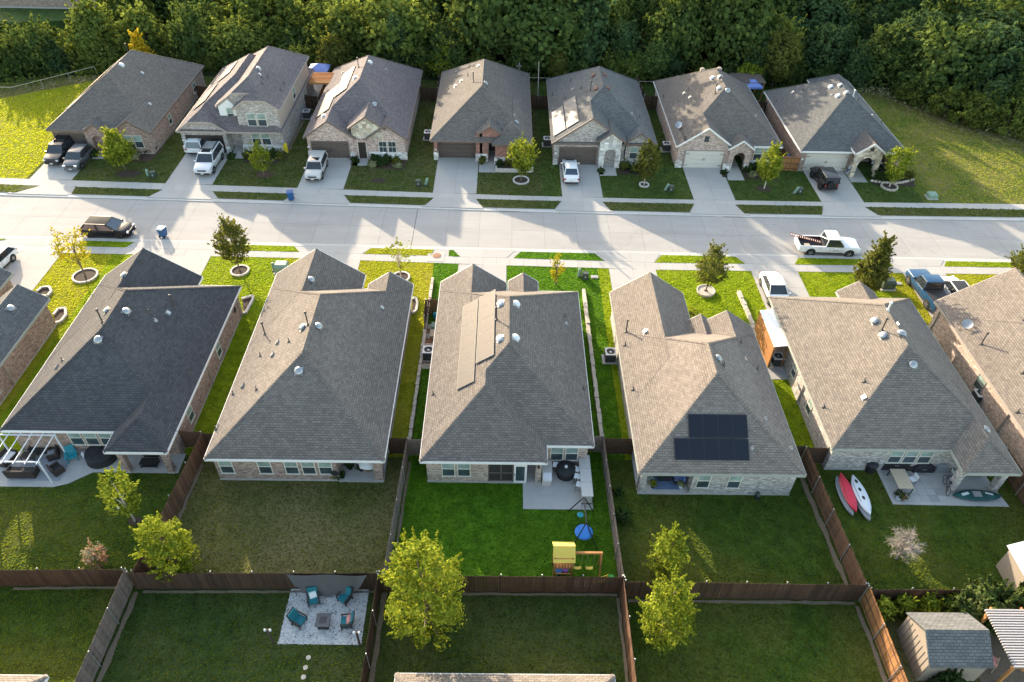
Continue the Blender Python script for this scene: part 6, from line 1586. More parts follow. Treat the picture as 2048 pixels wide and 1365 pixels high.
# single trees in front of the wood
make_tree('orange_tree','bright orange autumn tree behind the left end house',(-50.5,100.8),5.6,1.8,.8,'cone','leaf_orange',90,28,.22,.6,91,tr=.1)
make_tree('pale_tree','pale yellow green tree left of the stone gable house',(-24.2,101.6),5.6,2.6,.4,'egg','leaf_olive',150,36,.22,.6,92,tr=.1)
make_tree('pale_tree','bushy yellow green tree behind the red brick house',(-8.6,101.3),4.3,2.2,.4,'egg','leaf_lime',70,28,.2,.55,93,tr=.1)
make_tree('pale_tree','slim dull green tree behind the stone arch house',(7.0,100.4),4.6,1.6,.5,'egg','leaf_olive',70,28,.2,.5,94,tr=.1)
make_tree('pale_tree','upright dull green tree left of the pale garage house',(20.6,101.5),5.8,2.2,.5,'egg','leaf_wood',120,34,.22,.6,95,tr=.1)
make_tree('pale_tree','wide light green tree between the last two far houses',(37.6,100.6),7.2,3.2,.8,'vase','leaf_olive',150,34,.24,.7,96,tr=.12)
make_tree('pale_tree','low bright green bush left of the wide light green tree',(33.7,99.6),3.4,1.8,.2,'round','leaf_lime',60,30,.2,.5,97,cat='bush')
for i,(x,y,s) in enumerate(((58.5,92.5,1.0),(61.0,90.0,1.15),(64.5,88.0,1.1),(68.5,86.0,1.25),(73,84.0,1.2),(55.8,96.5,.9))):
    make_tree('willow_shrub',('lowest','large','feathery','broad','rightmost','small')[i]+' yellow green willow bush at the edge of the right meadow',(x,y),3.6*s,2.7*s,0,'dome','leaf_wood_olive' if i!=3 else 'leaf_olive',95,38,.2,.6*s,110+i,cat='bush',group='willow bushes by the right meadow')
# tall dry weeds along the foot of the wood
def weeds(name, pts, n, h, mat, seed, w=2.2):
    rs = np.random.default_rng(seed); P_ = []
    for (a,b) in zip(pts,pts[1:]):
        k = max(1,int(n*math.hypot(b[0]-a[0],b[1]-a[1]))); t = rs.uniform(0,1,k)
        P_ += [(a[0]+(b[0]-a[0])*u+rs.normal()*w*.4, a[1]+(b[1]-a[1])*u+rs.normal()*w*.4) for u in t]
    P_ = np.array(P_); cen = np.column_stack([P_, rs.uniform(.1,1,len(P_))*h*.6]); nn = rs.normal(size=cen.shape); nn[:,2] *= .25; nn /= np.linalg.norm(nn,axis=1,keepdims=True)
    o = bpy.data.objects.new(name, leaf_mesh(name, cen, nn, .22, mat, rs, 2.2)); SC.collection.objects.link(o); stuff(o)
weeds('tall_weeds',[(-95,96),(-72,94),(-60,100),(-52,102.5)],26,1.3,'leaf_wood_olive',1); weeds('tall_weeds',[(-50,102.5),(-22,102.8),(6,101.5),(34,101),(46,101.5)],18,1.2,'leaf_wood',2)
weeds('tall_weeds',[(47,101),(54,98.5),(58,93),(64,87.5),(75,82),(100,75.5)],26,.9,'leaf_pale',3)

# ------------------------------------------------------------------ bins, boxes, cabinets along the street
def bin_(label, x, y, z, rz, mat='bin_blue', lid='bin_blue'):
    r = thing('wheelie_bin', label, 'bin', (x,y,z), rz)
    m = MB(); m.add([(-.25,-.28,.08),(.25,-.28,.08),(.25,.26,.08),(-.25,.26,.08),(-.31,-.38,.95),(.31,-.38,.95),(.31,.36,.95),(-.31,.36,.95)],[(0,3,2,1),(4,5,6,7),(0,1,5,4),(1,2,6,5),(2,3,7,6),(3,0,4,7)])
    m.box(-.33,.33,-.40,.38,.90,.96); m.build('body', [mat], r, None, True)
    m = MB(); m.loft([[(-.34,y_,z_),(.34,y_,z_),(.34,y_,z_+.04),(-.34,y_,z_+.04)] for y_,z_ in ((-.42,.96),(-.2,1.03),(.15,1.05),(.42,.98))]); m.build('lid', [lid], r, 50, True)
    for s_ in (-1,1):
        m = MB(); m.lathe((0,0,0),[(.12,-.03),(.12,.03)],12); m.v=[(s_*.27+q[2],.28+q[0],.12+q[1]) for q in m.v]; m.build('wheel', ['tyre'], r, None, True)
    m = MB(); m.tube([(-.25,.40,.92),(-.25,.47,.96),(.25,.47,.96),(.25,.40,.92)],.018,5); m.build('handle', [mat], r, None, True)
p = (-23.11, 68.15, 0.00); bin_('blue wheelie bin on the far kerb', p[0],p[1]+.2,.02, .2)
p = (-34.32, 61.01, 0.00); bin_('blue wheelie bin with pale lid standing in the street', p[0],p[1]+.2,-.10, 2.9, lid='pane_reflect_pale')
p = (33.03, 78.30, 1.45); bin_('blue wheelie bin behind the cedar fence panel', 33.2,78.2,.0, 0.1); bin_('dark wheelie bin behind the cedar fence panel', 33.4,77.3,.0, .4,'black_plastic','black_plastic')
def pedestal(label, p, rz=0.0, tilt=0.0, pale=True):
    r = thing('cable_pedestal', label, 'utility box', (p[0],p[1],0), rz)
    m = MB(); q = []
    m.lathe((0,0,0),[(.15,-.05),(.15,.78),(.12,.86),(0,.9)],12); M = Matrix.Rotation(tilt,3,'Y'); m.v=[tuple(M@Vector(v)) for v in m.v]; m.build('cover', ['green_box'], r, 40, True)
    m = MB(); m.box(-.2,.2,-.2,.2,-.05,.06); m.build('foot', ['green_dark'], r, None, True)
def black_box(label, p):
    r = thing('meter_box', label, 'utility box', (p[0],p[1],0))
    m = MB(); m.box(-.28,.28,-.25,.25,-.05,.55); m.add([(-.30,-.27,.55),(.30,-.27,.55),(.30,.27,.55),(-.30,.27,.55),(-.26,-.2,.68),(.26,-.2,.68),(.26,.2,.68),(-.26,.2,.68)],[(4,5,6,7),(0,1,5,4),(1,2,6,5),(2,3,7,6),(3,0,4,7)]); m.build('case', ['green_dark'], r, None, True)
    m = MB(); m.box(-.05,.05,-.262,-.25,.25,.37); m.build('sticker', ['plate'], r, None, True)
for lb,a,b,t in (('the left end house',(-40.12, 72.84, 0.00),(-39.47, 72.75, 0.00),0),('the stone gable house',(-8.96, 71.94, 0.00),(-9.73, 71.81, 0.00),.3),('the stone arch house',(17.87, 71.57, 0.00),(18.47, 71.48, 0.00),.35),('the pale garage house',(32.33, 71.36, 0.00),(32.92, 71.49, 0.00),.35)):
    pedestal('pale green cable pedestal on the lawn before '+lb,a,0,t); black_box('dark utility box on the lawn before '+lb,b)
pedestal('green cable pedestal on the bright green front lawn',(7.13, 55.45, 0.00)); black_box('dark utility box on the bright green front lawn',(7.68, 55.15, 0.00))
def cabinet(label, p, mat='green_box', s=(1.15,.95,.95)):
    r = thing('transformer_cabinet', label, 'utility cabinet', (p[0],p[1],0)); a,b,c = s
    m = MB(); m.box(-a*.62,a*.62,-b*.65,b*.65,-.05,.12); m.build('pad', ['concrete_walk'], r, None, True)
    m = MB(); m.box(-a/2,a/2,-b/2,b/2,.12,c*.8); m.add([(-a/2-.03,-b/2-.03,c*.8),(a/2+.03,-b/2-.03,c*.8),(a/2+.03,b/2+.03,c*.8),(-a/2-.03,b/2+.03,c*.8),(-a/2+.05,-b/2+.2,c),(a/2-.05,-b/2+.2,c),(a/2-.05,b/2-.06,c),(-a/2+.05,b/2-.06,c)],[(4,5,6,7),(0,1,5,4),(1,2,6,5),(2,3,7,6),(3,0,4,7)]); m.build('case', [mat], r, None, True)
    m = MB(); m.box(-.01,.01,-b/2-.012,-b/2,.16,c*.75); m.box(.1,.18,-b/2-.03,-b/2,.42,.5); m.build('door_seam', ['green_dark'], r, None, True)
cabinet('pale green transformer cabinet right of the dark olive tree', (-21.10, 55.57, 0.00)); pedestal('slim green pedestal beside the pale transformer cabinet', (-21.89, 55.71, 0.00))
cabinet('dark green transformer cabinet beside the conical tree', (36.21, 54.42, 0.00),'green_dark')
pa = (47.56, 70.86, 0.00); cabinet('small green cabinet standing alone on the right lawn', pa,'green_box',(.95,.8,.6))
for i,(lb,p) in enumerate((('concrete meter lid right of the pale transformer cabinet',(-19.72, 56.24, 0.00)),('concrete meter lid on the bright green front lawn',(8.60, 55.33, 0.00)),('concrete meter lid beside the dark green cabinet',(37.54, 54.99, 0.00)))):
    m = MB(); m.box(p[0]-.33,p[0]+.33,p[1]-.2,p[1]+.2,-.03,.09); o = thing('water_meter',lb,'meter lid',(p[0],p[1],0)); m.build('rim',['concrete_walk'],o); m = MB(); m.box(p[0]-.22,p[0]+.22,p[1]-.11,p[1]+.11,.09,.105); m.build('lid',['steel_grey'],o)
p = (-6.64, 58.40, 0.00); o = thing('manhole_pad','rust brown manhole cover in its concrete square on the verge','manhole cover',(p[0],p[1],0))
m = MB(); m.box(p[0]-.9,p[0]+.75,p[1]-.95,p[1]+.45,-.05,.045); m.build('pad',['concrete_walk'],o); m = MB(); m.lathe((p[0],p[1],.045),[(.42,0),(.42,.025),(.38,.03),(0,.03)],24); m.build('cover',['clay_lid'],o,40)
# raised brick planters of the red brick house
o = thing('brick_planter','raised pale brick planter before the red brick house','planter',(.9,76,0))
for i in range(18): m = MB(); a=-1.2+i*.232; m.box(a+.005,a+.225,74.95,75.15,-.05,.42+.01*(i%3)); m.build('block',['stone_ring'],o)
for i in range(10):
    for x in (-1.2,2.97): m = MB(); b=75.16+i*.23; m.box(x,x+.2,b+.005,b+.225,-.05,.42); m.build('block',['stone_ring'],o)
m = MB(); m.box(-1.0,2.97,75.15,77.4,-.03,.33); m.build('soil_fill',['mulch'],o)
# ------------------------------------------------------------------ middle yard: patio, grill island, stools, swings
def slab_patio(name, poly, mat, z=.05, label=None):
    EXC.append(poly)
    m = MB(); m.prism(poly, -.1, z); return struct(m.build('patio', [mat]))
slab_patio('patio',[(1.5,29.05),(6.3,29.05),(6.3,32.7),(1.5,31.2)],'concrete_patio'); slab_patio('patio',[(1.5,31.2),(6.3,32.65),(6.3,33.0),(1.5,34.0)],'concrete_patio',.046)
o = thing('grill_island','long stone topped outdoor bar on the right of the middle patio','bar counter',(5.85,31.2,0))
m = MB(); m.box(5.55,6.2,29.5,33.0,.03,.92); m.build('base',['stone_ring'],o)
for i in range(3):
    m = MB(); y=29.45+i*1.2; m.box(5.48,6.27,y+.01,min(y+1.19,33.05),.92,.98); m.build('counter_slab',['granite'],o)
m = MB(); m.box(5.53,6.22,29.48,29.52,.03,.14); m.build('plinth',['black_iron'],o)
o = thing('side_counter','short pale counter by the brick post of the middle house','counter',(3.2,31.9,0))
m = MB(); m.box(2.85,3.5,31.0,32.5,.05,.9); m.build('base',['stone_ring'],o); m = MB(); m.box(2.82,3.55,31.5,32.55,.9,.96); m.build('counter_slab',['granite'],o); m = MB(); m.box(2.9,3.5,30.85,31.48,.75,.95); m.build('cooler',['metal_white'],o)
def stool(label, x, y, rz):
    r = thing('bar_stool', label, 'bar stool', (x,y,.05), rz, 'bar stools on the middle patio')
    m = MB(); m.box(-.22,.22,-.21,.21,.68,.75); m.build('seat',['cushion_white'],r,None,True)
    for a,b in ((-1,-1),(1,-1),(1,1),(-1,1)):
        m = MB(); m.tube([(a*.2,b*.19,.68),(a*.25,b*.24,0)],.016,5); m.build('leg',['black_iron'],r,None,True)
    m = MB(); m.tube([(.24*math.cos(t*.524),.24*math.sin(t*.524),.25) for t in range(13)],.012,4); m.build('foot_ring',['black_iron'],r,None,True)
    m = MB(); m.tube([(-.2,.2,.7),(-.22,.26,1.08),(.22,.26,1.08),(.2,.2,.7)],.016,5)
    for i in range(4): m.tube([(-.13+.087*i,.21,.72),(-.14+.09*i,.26,1.07)],.01,4)
    m.build('backrest',['black_iron'],r,None,True)
for lb,p,rz in (('bar stool nearest the lawn at the stone bar',(5.40, 30.63, 0.00),1.3),('middle bar stool at the stone bar',(5.31, 31.32, 0.00),1.3),('bar stool nearest the black table at the stone bar',(5.31, 31.93, 0.00),1.2),('bar stool by the short pale counter',(3.86, 32.31, 0.00),-.2)): stool(lb,p[0],p[1],rz)
o = thing('round_table','round table under a black cover on the middle patio','table',(4.55,32.0,.05)); m = MB(); m.lathe((0,0,0),[(.62,0),(.7,.35),(.72,.72),(.66,.78),(.3,.80),(.1,.86),(0,.87)],20); m.build('cover',['cover_black'],o,50,True)
m = MB(); m.lathe((0,0,.87),[(.12,0),(.10,.1),(0,.13)],10); m.build('vent_cap',['metal_white'],o,None,True)
# saucer swing on a black A-frame
def a_frame(label, x, y0, y1, h=2.3, sp=.85):
    r = thing('swing_set', label, 'swing frame', (x,(y0+y1)/2,0)); 
    m = MB(); m.tube([(x,y0+.5,h),(x,y1-.5,h)],.045,8); m.build('top_bar',['black_iron'],r)
    for y,yy in ((y0,y0+.5),(y1,y1-.5)):
        for s_ in (-1,1): m = MB(); m.tube([(x+s_*sp,y,0),(x,yy,h+.02)],.04,7); m.build('leg',['black_iron'],r)
    return r
sx = 5.45; a_frame('tall black A-frame carrying a blue saucer swing', sx, 26.0, 28.95)
o = thing('saucer_swing','round blue and black saucer swing hanging in the black frame','swing',(sx,26.9,.55)); m = MB()
m.lathe((0,0,0),[(.46,0),(.56,.02),(.60,.07),(.56,.11),(.46,.12)],24); m.build('padded_ring',['kayak_blue'],o,50,True); m = MB(); m.lathe((0,0,0),[(0,.03),(.3,.03),(.46,.06),(.46,.075),(0,.05)],20); m.build('net',['cover_black'],o,None,True)
m = MB()
for i in range(8): a=i*math.pi/4; m.tube([(.25*math.cos(a),.25*math.sin(a),.085),(.48*math.cos(a),.48*math.sin(a),.1)],.02,4)
m.build('web_strap',['kayak_blue'],o,None,True)
m = MB()
for a,b in ((.5,.5),(-.5,.5),(.5,-.5),(-.5,-.5)): m.tube([(a*.8,b*.8,.1),(0,b*.6,1.75)],.012,4)
m.build('rope',['black_iron'],o,None,True)
o = thing('disc_swing','small teal disc swing under the far end of the black frame','swing',(sx-.12,28.3,.5)); m = MB(); m.lathe((0,0,0),[(.2,0),(.22,.03),(.1,.05),(0,.05)],16); m.build('disc',['turquoise'],o,None,True); m = MB(); m.tube([(0,0,.05),(.05,0,1.78)],.012,4); m.build('rope',['black_iron'],o,None,True)
# wooden play tower with two swings
tx,ty = 3.9,24.4
o = thing('play_tower','cedar play tower with yellow roof and two yellow swings','playset',(tx,ty,0))
for a in (-.55,.55):
    for b in (-.5,.5): m = MB(); m.box(tx+a-.05,tx+a+.05,ty+b-.05,ty+b+.05,0,2.35); m.build('post',['cedar'],o)
for b in (-.5,.5):
    for z in (.55,1.25,1.75,2.3): m = MB(); m.box(tx-.6,tx+.6,ty+b-.025,ty+b+.025,z-.05,z+.05); m.build('rail',['cedar'],o)
for i in range(7): m = MB(); y=ty-.48+i*.14; m.box(tx-.55,tx+.55,y,y+.125,1.18,1.21); m.build('floor_board',['cedar'],o)
for i in range(6): m = MB(); x=tx-.5+i*.19; m.box(x,x+.09,ty-.535,ty-.505,1.22,1.78); m.build('slat',['cedar'],o)
m = MB(); m.add([(tx-.68,ty-.68,2.15),(tx+.68,ty-.68,2.15),(tx+.68,ty+.05,2.85),(tx-.68,ty+.05,2.85),(tx-.68,ty+.72,2.25),(tx+.68,ty+.72,2.25)],[(0,1,2,3),(3,2,5,4)]); m.v += [(a,b,c-.03) for a,b,c in m.v]; m.f += [[3+6,2+6,1+6,0+6],[4+6,5+6,2+6,3+6],[0,6,7,1],[1,7,8,2],[2,8,11,5],[5,11,10,4],[4,10,9,3],[3,9,6,0]]; m.m += [0]*8; m.build('tarp_roof',['roof_yellow'],o)
m = MB(); m.cbox((tx+1.42,ty-.02,2.22),(1.95,.12,.14)); m.build('swing_beam',['cedar'],o)
for s_ in (-.55,.5): m = MB(); m.tube([(tx+2.35,ty-.02,2.25),(tx+2.35,ty-.02+s_,0)],.055,4); m.build('swing_leg',['cedar'],o)
for x in (tx+.98,tx+1.72):
    m = MB()
    for k in range(7): t=k/6*2-1; m.cbox((x+t*.2,ty-.02,.42+.06*t*t),(.075,.2,.035),0,0,0,-t*.5)
    sw = m.build('swing_seat',['roof_yellow'],o); m = MB(); m.tube([(x-.22,ty-.02,.5),(x-.2,ty-.02,2.16)],.012,4); m.tube([(x+.22,ty-.02,.5),(x+.2,ty-.02,2.16)],.012,4); m.build('chain',['galvanised'],sw)
for nm,c,mt in (('toy_bucket',(tx-.2,ty-.2),'bin_blue'),('toy_box',(tx+.22,ty-.1),'purple_plastic')):
    m = MB(); m.lathe((c[0],c[1],0),[(.16,0),(.22,.4),(.18,.42),(0,.42)],10); tag(m.build(nm,[mt]),{'toy_bucket':'blue toy bucket under the play tower','toy_box':'purple toy tub under the play tower'}[nm],'toy')
o = thing('toddler_slide','little yellow and green slide lying along the black back fence','slide',(6.2,23.6,0)); m = MB(); m.loft([[(x,23.4,z),(x,23.4,z+.18),(x,23.46,z+.18),(x,23.46,z+.06),(x,23.74,z+.06),(x,23.74,z+.18),(x,23.8,z+.18),(x,23.8,z)] for x,z in ((5.75,.0),(6.2,.15),(6.75,.55))]); m.build('chute',['slide_yellow'],o); m = MB(); m.box(6.75,7.1,23.35,23.85,0,.6); m.build('step_block',['slide_green'],o); m = MB(); m.cbox((5.2,23.5,.04),(1.1,.35,.08)); m.build('mat',['steel_grey'],o)
# ------------------------------------------------------------------ fire-table yard
EXC.append([(-12.95,23.0),(-8.15,23.0),(-8.1,19.5),(-12.95,19.55)]); stuffm = MB(); stuffm.prism([(-12.95,23.0),(-8.15,23.0),(-8.1,19.5),(-12.95,19.55)],-.05,.03); struct(stuffm.build('gravel_bed',['gravel_white']))
rs = np.random.default_rng(3); n=9000; cen=np.column_stack([rs.uniform(-12.95,-8.15,n)+rs.normal(0,.03,n),rs.uniform(19.5,22.95,n),np.full(n,.04)]); nn=rs.normal(size=(n,3))*.5+np.array([0,0,1]); nn/=np.linalg.norm(nn,axis=1,keepdims=True)
gme = leaf_mesh('pebbles',cen,nn,.06,'gravel_white',rs,1.1); gob = bpy.data.objects.new('pebbles',gme); SC.collection.objects.link(gob); stuff(gob)
def lounge(label, x, y, rz, pillow=None):
    r = thing('garden_armchair', label, 'garden chair', (x,y,.03), rz, 'teal armchairs around the fire table')
    m = MB(); m.box(-.34,.34,-.34,.30,.2,.27); m.build('seat_frame',['wicker'],r,None,True)
    for a in (-.33,.33):
        for b in (-.32,.28): m = MB(); m.box(a-.03,a+.03,b-.03,b+.03,0,.56 if b<0 else .2); m.build('leg',['wicker'],r,None,True)
        m = MB(); m.box(a-.045,a+.045,-.36,.36,.55,.59); m.build('armrest',['wicker'],r,None,True)
    m = MB(); m.box(-.29,.29,-.36,.26,.27,.41); m.build('seat_cushion',['teal_cushion'],r,None,True)
    m = MB(); m.cbox((0,.36,.62),(.66,.07,.74),0,0,-.35); m.build('back_frame',['wicker'],r,None,True); m = MB(); m.cbox((0,.30,.66),(.58,.13,.66),0,0,-.35); m.build('back_cushion',['teal_cushion'],r,None,True)
    if pillow:
        m = MB(); m.cbox((.0,.12,.56),(.42,.14,.40),.15,0,-.5); m.build('pillow',[pillow],r,None,True)
for lb,p,rz,pl in (('teal armchair with white pillow at the upper left of the gravel',(-11.37, 22.21, 0.00),.25,'cushion_white'),('teal armchair at the upper right of the gravel',(-9.49, 22.32, 0.00),-.55,None),('teal armchair at the lower left of the gravel',(-11.99, 20.83, 0.00),1.15,None),('teal armchair with pink pillow at the lower right of the gravel',(-9.08, 20.76, 0.00),-1.5,'cushion_pink')):
    lounge(lb,p[0],p[1],rz,pl)
p = (-10.47, 20.72, 0.00); o = thing('fire_table','square dark fire table in the middle of the white gravel','fire table',(p[0],p[1],.03)); m = MB(); m.box(-.32,.32,-.32,.32,0,.52); m.build('base',['black_plastic'],o,None,True); m = MB(); m.box(-.42,.42,-.42,.42,.52,.58); m.build('top',['slate_top'],o,None,True); m = MB(); m.box(-.2,.2,-.2,.2,.581,.595); m.build('burner_lid',['black_iron'],o,None,True)
def lamp_post(label, p, h=1.65):
    r = thing('lamp_post', label, 'lamp post', (p[0],p[1],0)); m = MB(); m.box(-.05,.05,-.05,.05,-.1,h); m.build('post',['bark_dark'],r,None,True)
    for s_ in (-1,1):
        m = MB(); m.tube([(0,0,h-.08),(s_*.12,0,h-.02)],.02,5); m.lathe((s_*.15,0,h-.08),[(.03,.10),(.06,.05),(.075,-.05),(.02,-.05)],10); m.build('lamp_head',['cushion_white'],r,None,True)
lamp_post('dark post with two white lamp heads left of the gravel',(-13.27, 19.60, 0.00)); lamp_post('dark post with lamp heads at the corner of the gravel',(-8.17, 19.49, 0.00))
# grey shade cloth on the back fence
m = MB(); N1 = 16; top=[]; bot=[]
for i in range(N1+1):
    t=i/N1; x=-12.9+4.85*t; sag=.18*math.sin(math.pi*t); pinch=(1-min(1,6*t))*.9+(1-min(1,6*(1-t)))*.9
    top.append((x,22.92-.05*math.sin(9*t),1.9-sag*.5)); bot.append((x+(.45-.9*t),22.55-.12*math.sin(math.pi*t)+.05*math.sin(23*t),.25+pinch+.07*math.sin(13*t)))
m.add(top+bot,[(i,i+1,N1+2+i,N1+1+i) for i in range(N1)]); b0=len(m.v); m.v += [(a,b+.012,c) for a,b,c in m.v]; m.f += [[b0+k for k in f][::-1] for f in m.f[:N1]]; m.m += [0]*N1
tag(m.build('shade_cloth',['sail_grey'],None,60),'grey cloth hanging over the back fence behind the teal armchairs','shade cloth')
for i,p in enumerate(((-11.02, 18.73, 0.00),(-11.07, 18.16, 0.00),(-11.07, 17.62, 0.00))):
    m = MB(); m.prism([(p[0]+.15*math.cos(a*.9)*(1+.2*math.sin(a*3)),p[1]+.15*math.sin(a*.9)) for a in range(7)],-.03,.035); tag(m.build('stepping_stone',['stone_edge']),('upper','middle','lower')[i]+' pale stepping stone below the gravel','stepping stone')
# ------------------------------------------------------------------ pergola yard
slab_patio('patio',[(-38,30.45),(-31.1,30.45),(-30.2,30.75),(-29.4,31.35),(-28.9,31.75),(-22.9,31.75),(-22.9,33.5),(-38,33.5)],'concrete_patio')
dk = bpy.data.objects.new('deck',None); SC.collection.objects.link(dk); dk['kind']='structure'
for i in range(14): m = MB(); y=30.95+i*.15; m.box(-34.3,-30.9,y,y+.142,.0,.085); m.build('deck_board',['deck_grey'],dk)
px0,px1,py0,py1,pz = -35.2,-31.25,30.75,33.1,2.35
o = thing('pergola','white metal pergola over the wicker seats at the left','pergola',((px0+px1)/2,(py0+py1)/2,0))
for x in (px0,px1):
    for y in (py0,py1): m = MB(); m.box(x-.045,x+.045,y-.045,y+.045,0,pz); m.build('post',['metal_white'],o)
for y in (py0,py1): m = MB(); m.box(px0-.1,px1+.1,y-.035,y+.035,pz,pz+.1); m.build('beam',['metal_white'],o)
for i in range(6): m = MB(); x=px0+(px1-px0)*i/5; m.box(x-.022,x+.022,py0-.25,py1+.2,pz+.1,pz+.16); m.build('rafter',['metal_white'],o)
def wicker(label, x, y, rz, w=.8, cush='cover_black', arms=True, cat='garden chair'):
    r = thing('wicker_seat', label, cat, (x,y,.06), rz); h=w/2
    m = MB(); m.box(-h,h,-.36,.36,.04,.34); m.build('base',['wicker'],r,None,True); m = MB(); m.box(-h,h,.26,.38,.34,.80); m.build('backrest',['wicker'],r,None,True)
    for s_ in (-1,1): m = MB(); m.box(s_*(h-.06)-.06,s_*(h-.06)+.06,-.36,.26,.34,.58); m.build('armrest',['wicker'],r,None,True)
    k = max(1,round((w-.24)/.6))
    for i in range(k): m = MB(); a=-h+.13+(w-.26)*i/k; m.box(a,a+(w-.26)/k-.02,-.34,.25,.34,.44); m.build('cushion',[cush],r,None,True)
p = (-33.57, 31.40, 0.00); wicker('long dark wicker sofa at the front of the pergola patio',p[0],p[1]+.05,math.pi,2.0,cat='garden sofa')
p = (-31.32, 31.74, 0.00); wicker('dark wicker armchair right of the wicker sofa',p[0],p[1],2.5)
p = (-32.17, 33.20, 0.00); wicker('dark wicker armchair with cushions under the pergola',p[0],p[1]-.1,-1.2,.85,'deck_grey')
p = (-35.26, 32.79, 0.00); wicker('wicker seat with pale cushions at the left under the pergola',p[0],p[1]-.1,1.35,1.3,'cushion_white',cat='garden sofa')
p = (-33.21, 33.51, 0.00); wicker('dark wicker sofa against the wall under the pergola',p[0],p[1]+.1,0,1.6,cat='garden sofa')
p = (-33.82, 32.90, 0.00); o = thing('coffee_table','low dark coffee table on the deck','table',(p[0],p[1],.085)); m = MB(); m.box(-.5,.5,-.3,.3,.3,.35); m.build('top',['wicker'],o,None,True)
for a in (-.45,.45):
    for b in (-.25,.25): m = MB(); m.box(a-.03,a+.03,b-.03,b+.03,0,.3); m.build('leg',['wicker'],o,None,True)
p = (-30.78, 32.81, 0.00); o = thing('slatted_chair','turquoise slatted garden chair on the patio','garden chair',(p[0],p[1]+.1,.05),.5)
for i in range(5): m = MB(); m.cbox((-.24+i*.12,.33,.62),(.105,.03,.8),0,0,-.35); m.build('back_slat',['turquoise'],o,None,True)
for i in range(4): m = MB(); m.cbox((0,-.25+i*.14,.36-.03*i),(.55,.125,.03)); m.build('seat_slat',['turquoise'],o,None,True)
for s_ in (-1,1): m = MB(); m.box(s_*.34-.06,s_*.34+.06,-.38,.3,.54,.57); m.build('armrest',['turquoise'],o,None,True); m = MB(); m.box(s_*.32-.03,s_*.32+.03,-.36,-.28,0,.54); m.box(s_*.30-.03,s_*.30+.03,.2,.3,0,.5); m.build('leg',['turquoise'],o,None,True)
def grill(label, x, y, rz, w=1.3, d=.6, h=1.15, mat='cover_black', name='covered_grill'):
    r = thing(name, label, 'covered grill', (x,y,.05), rz); m = MB(); a=w/2; b=d/2
    m.loft([[(-a*k,-b*k,z),(a*k,-b*k,z),(a*k,b*k,z),(-a*k,b*k,z)] for k,z in ((1.06,0),(1.0,.15),(.98,h*.7),(.78,h*.8),(.66,h),(.3,h*1.02))]); m.build('cover',[mat],r,30,True)
    m = MB(); m.box(-.15,.15,-b-.02,-b+.005,h*.45,h*.5); m.build('cover_strap',['steel_grey'],r,None,True)
p = (-31.18, 33.95, 0.00); grill('covered grill with grey hood on the left patio',p[0],p[1]+.15,0,1.2,.6,1.1,'deck_grey'); p = (-30.22, 34.01, 0.00); grill('round topped black covered grill on the left patio',p[0],p[1]+.25,0,.95,.7,1.15)
p = (-28.73, 33.02, 0.00); o = thing('hot_tub','big round black covered tub on the left patio','tub',(p[0],p[1]+.1,.05)); m = MB(); m.lathe((0,0,0),[(1.12,0),(1.08,.2),(1.06,.62),(1.0,.68),(.6,.73),(0,.76)],26); m.build('cover',['cover_black'],o,35,True)
m = MB()
for i in range(10): a=i*math.pi/5; m.tube([(0,0,.775),(.6*math.cos(a),.6*math.sin(a),.745),(1.03*math.cos(a),1.03*math.sin(a),.69)],.014,4)
m.build('seam',['black_plastic'],o,None,True)
p = (-30.06, 33.14, 0.00); o = thing('gas_bottle','white gas bottle beside the turquoise chair','gas bottle',(p[0],p[1],.05)); m = MB(); m.lathe((0,0,0),[(.14,0),(.16,.05),(.16,.3),(.1,.38),(.1,.46),(0,.46)],14); m.build('bottle',['metal_white'],o,50,True); m = MB(); m.lathe((0,0,.0),[(.04,.44),(.04,.5),(0,.52)],8); m.build('valve',['steel_grey'],o,None,True)
p = (-25.07, 32.22, 0.00); o = thing('coffee_table','black metal table under the corner porch at the left','table',(p[0],p[1]+.2,.05)); m = MB(); m.box(-.6,.6,-.3,.3,.42,.46); m.build('top',['black_plastic'],o,None,True)
for a in (-.56,.56):
    for b in (-.27,.27): m = MB(); m.box(a-.02,a+.02,b-.02,b+.02,0,.42); m.build('leg',['black_iron'],o,None,True)
m = MB(); m.box(-.56,.56,-.27,.27,.1,.13); m.build('shelf',['black_iron'],o,None,True)
p = (-25.30, 33.16, 0.00); o = thing('cooler_box','blue topped cool box under the corner porch at the left','cool box',(p[0],p[1]+.2,.05)); m = MB(); m.box(-.5,.5,-.25,.25,0,.5); m.build('case',['black_plastic'],o,None,True); m = MB(); m.box(-.52,.52,-.27,.27,.5,.6); m.build('lid',['turquoise'],o,None,True)
m = MB(); m.box(-.08,.08,-.02,.02,0,.14); m.box(-.1,.1,-.03,.03,.14,.2); p=(-24.22, 26.80, 2.84); o=thing('bird_feeder','small white bird feeder hanging in the lime green tree','bird feeder',(-25.05,27.78,1.42)); m.build('house',['metal_white'],o,None,True)
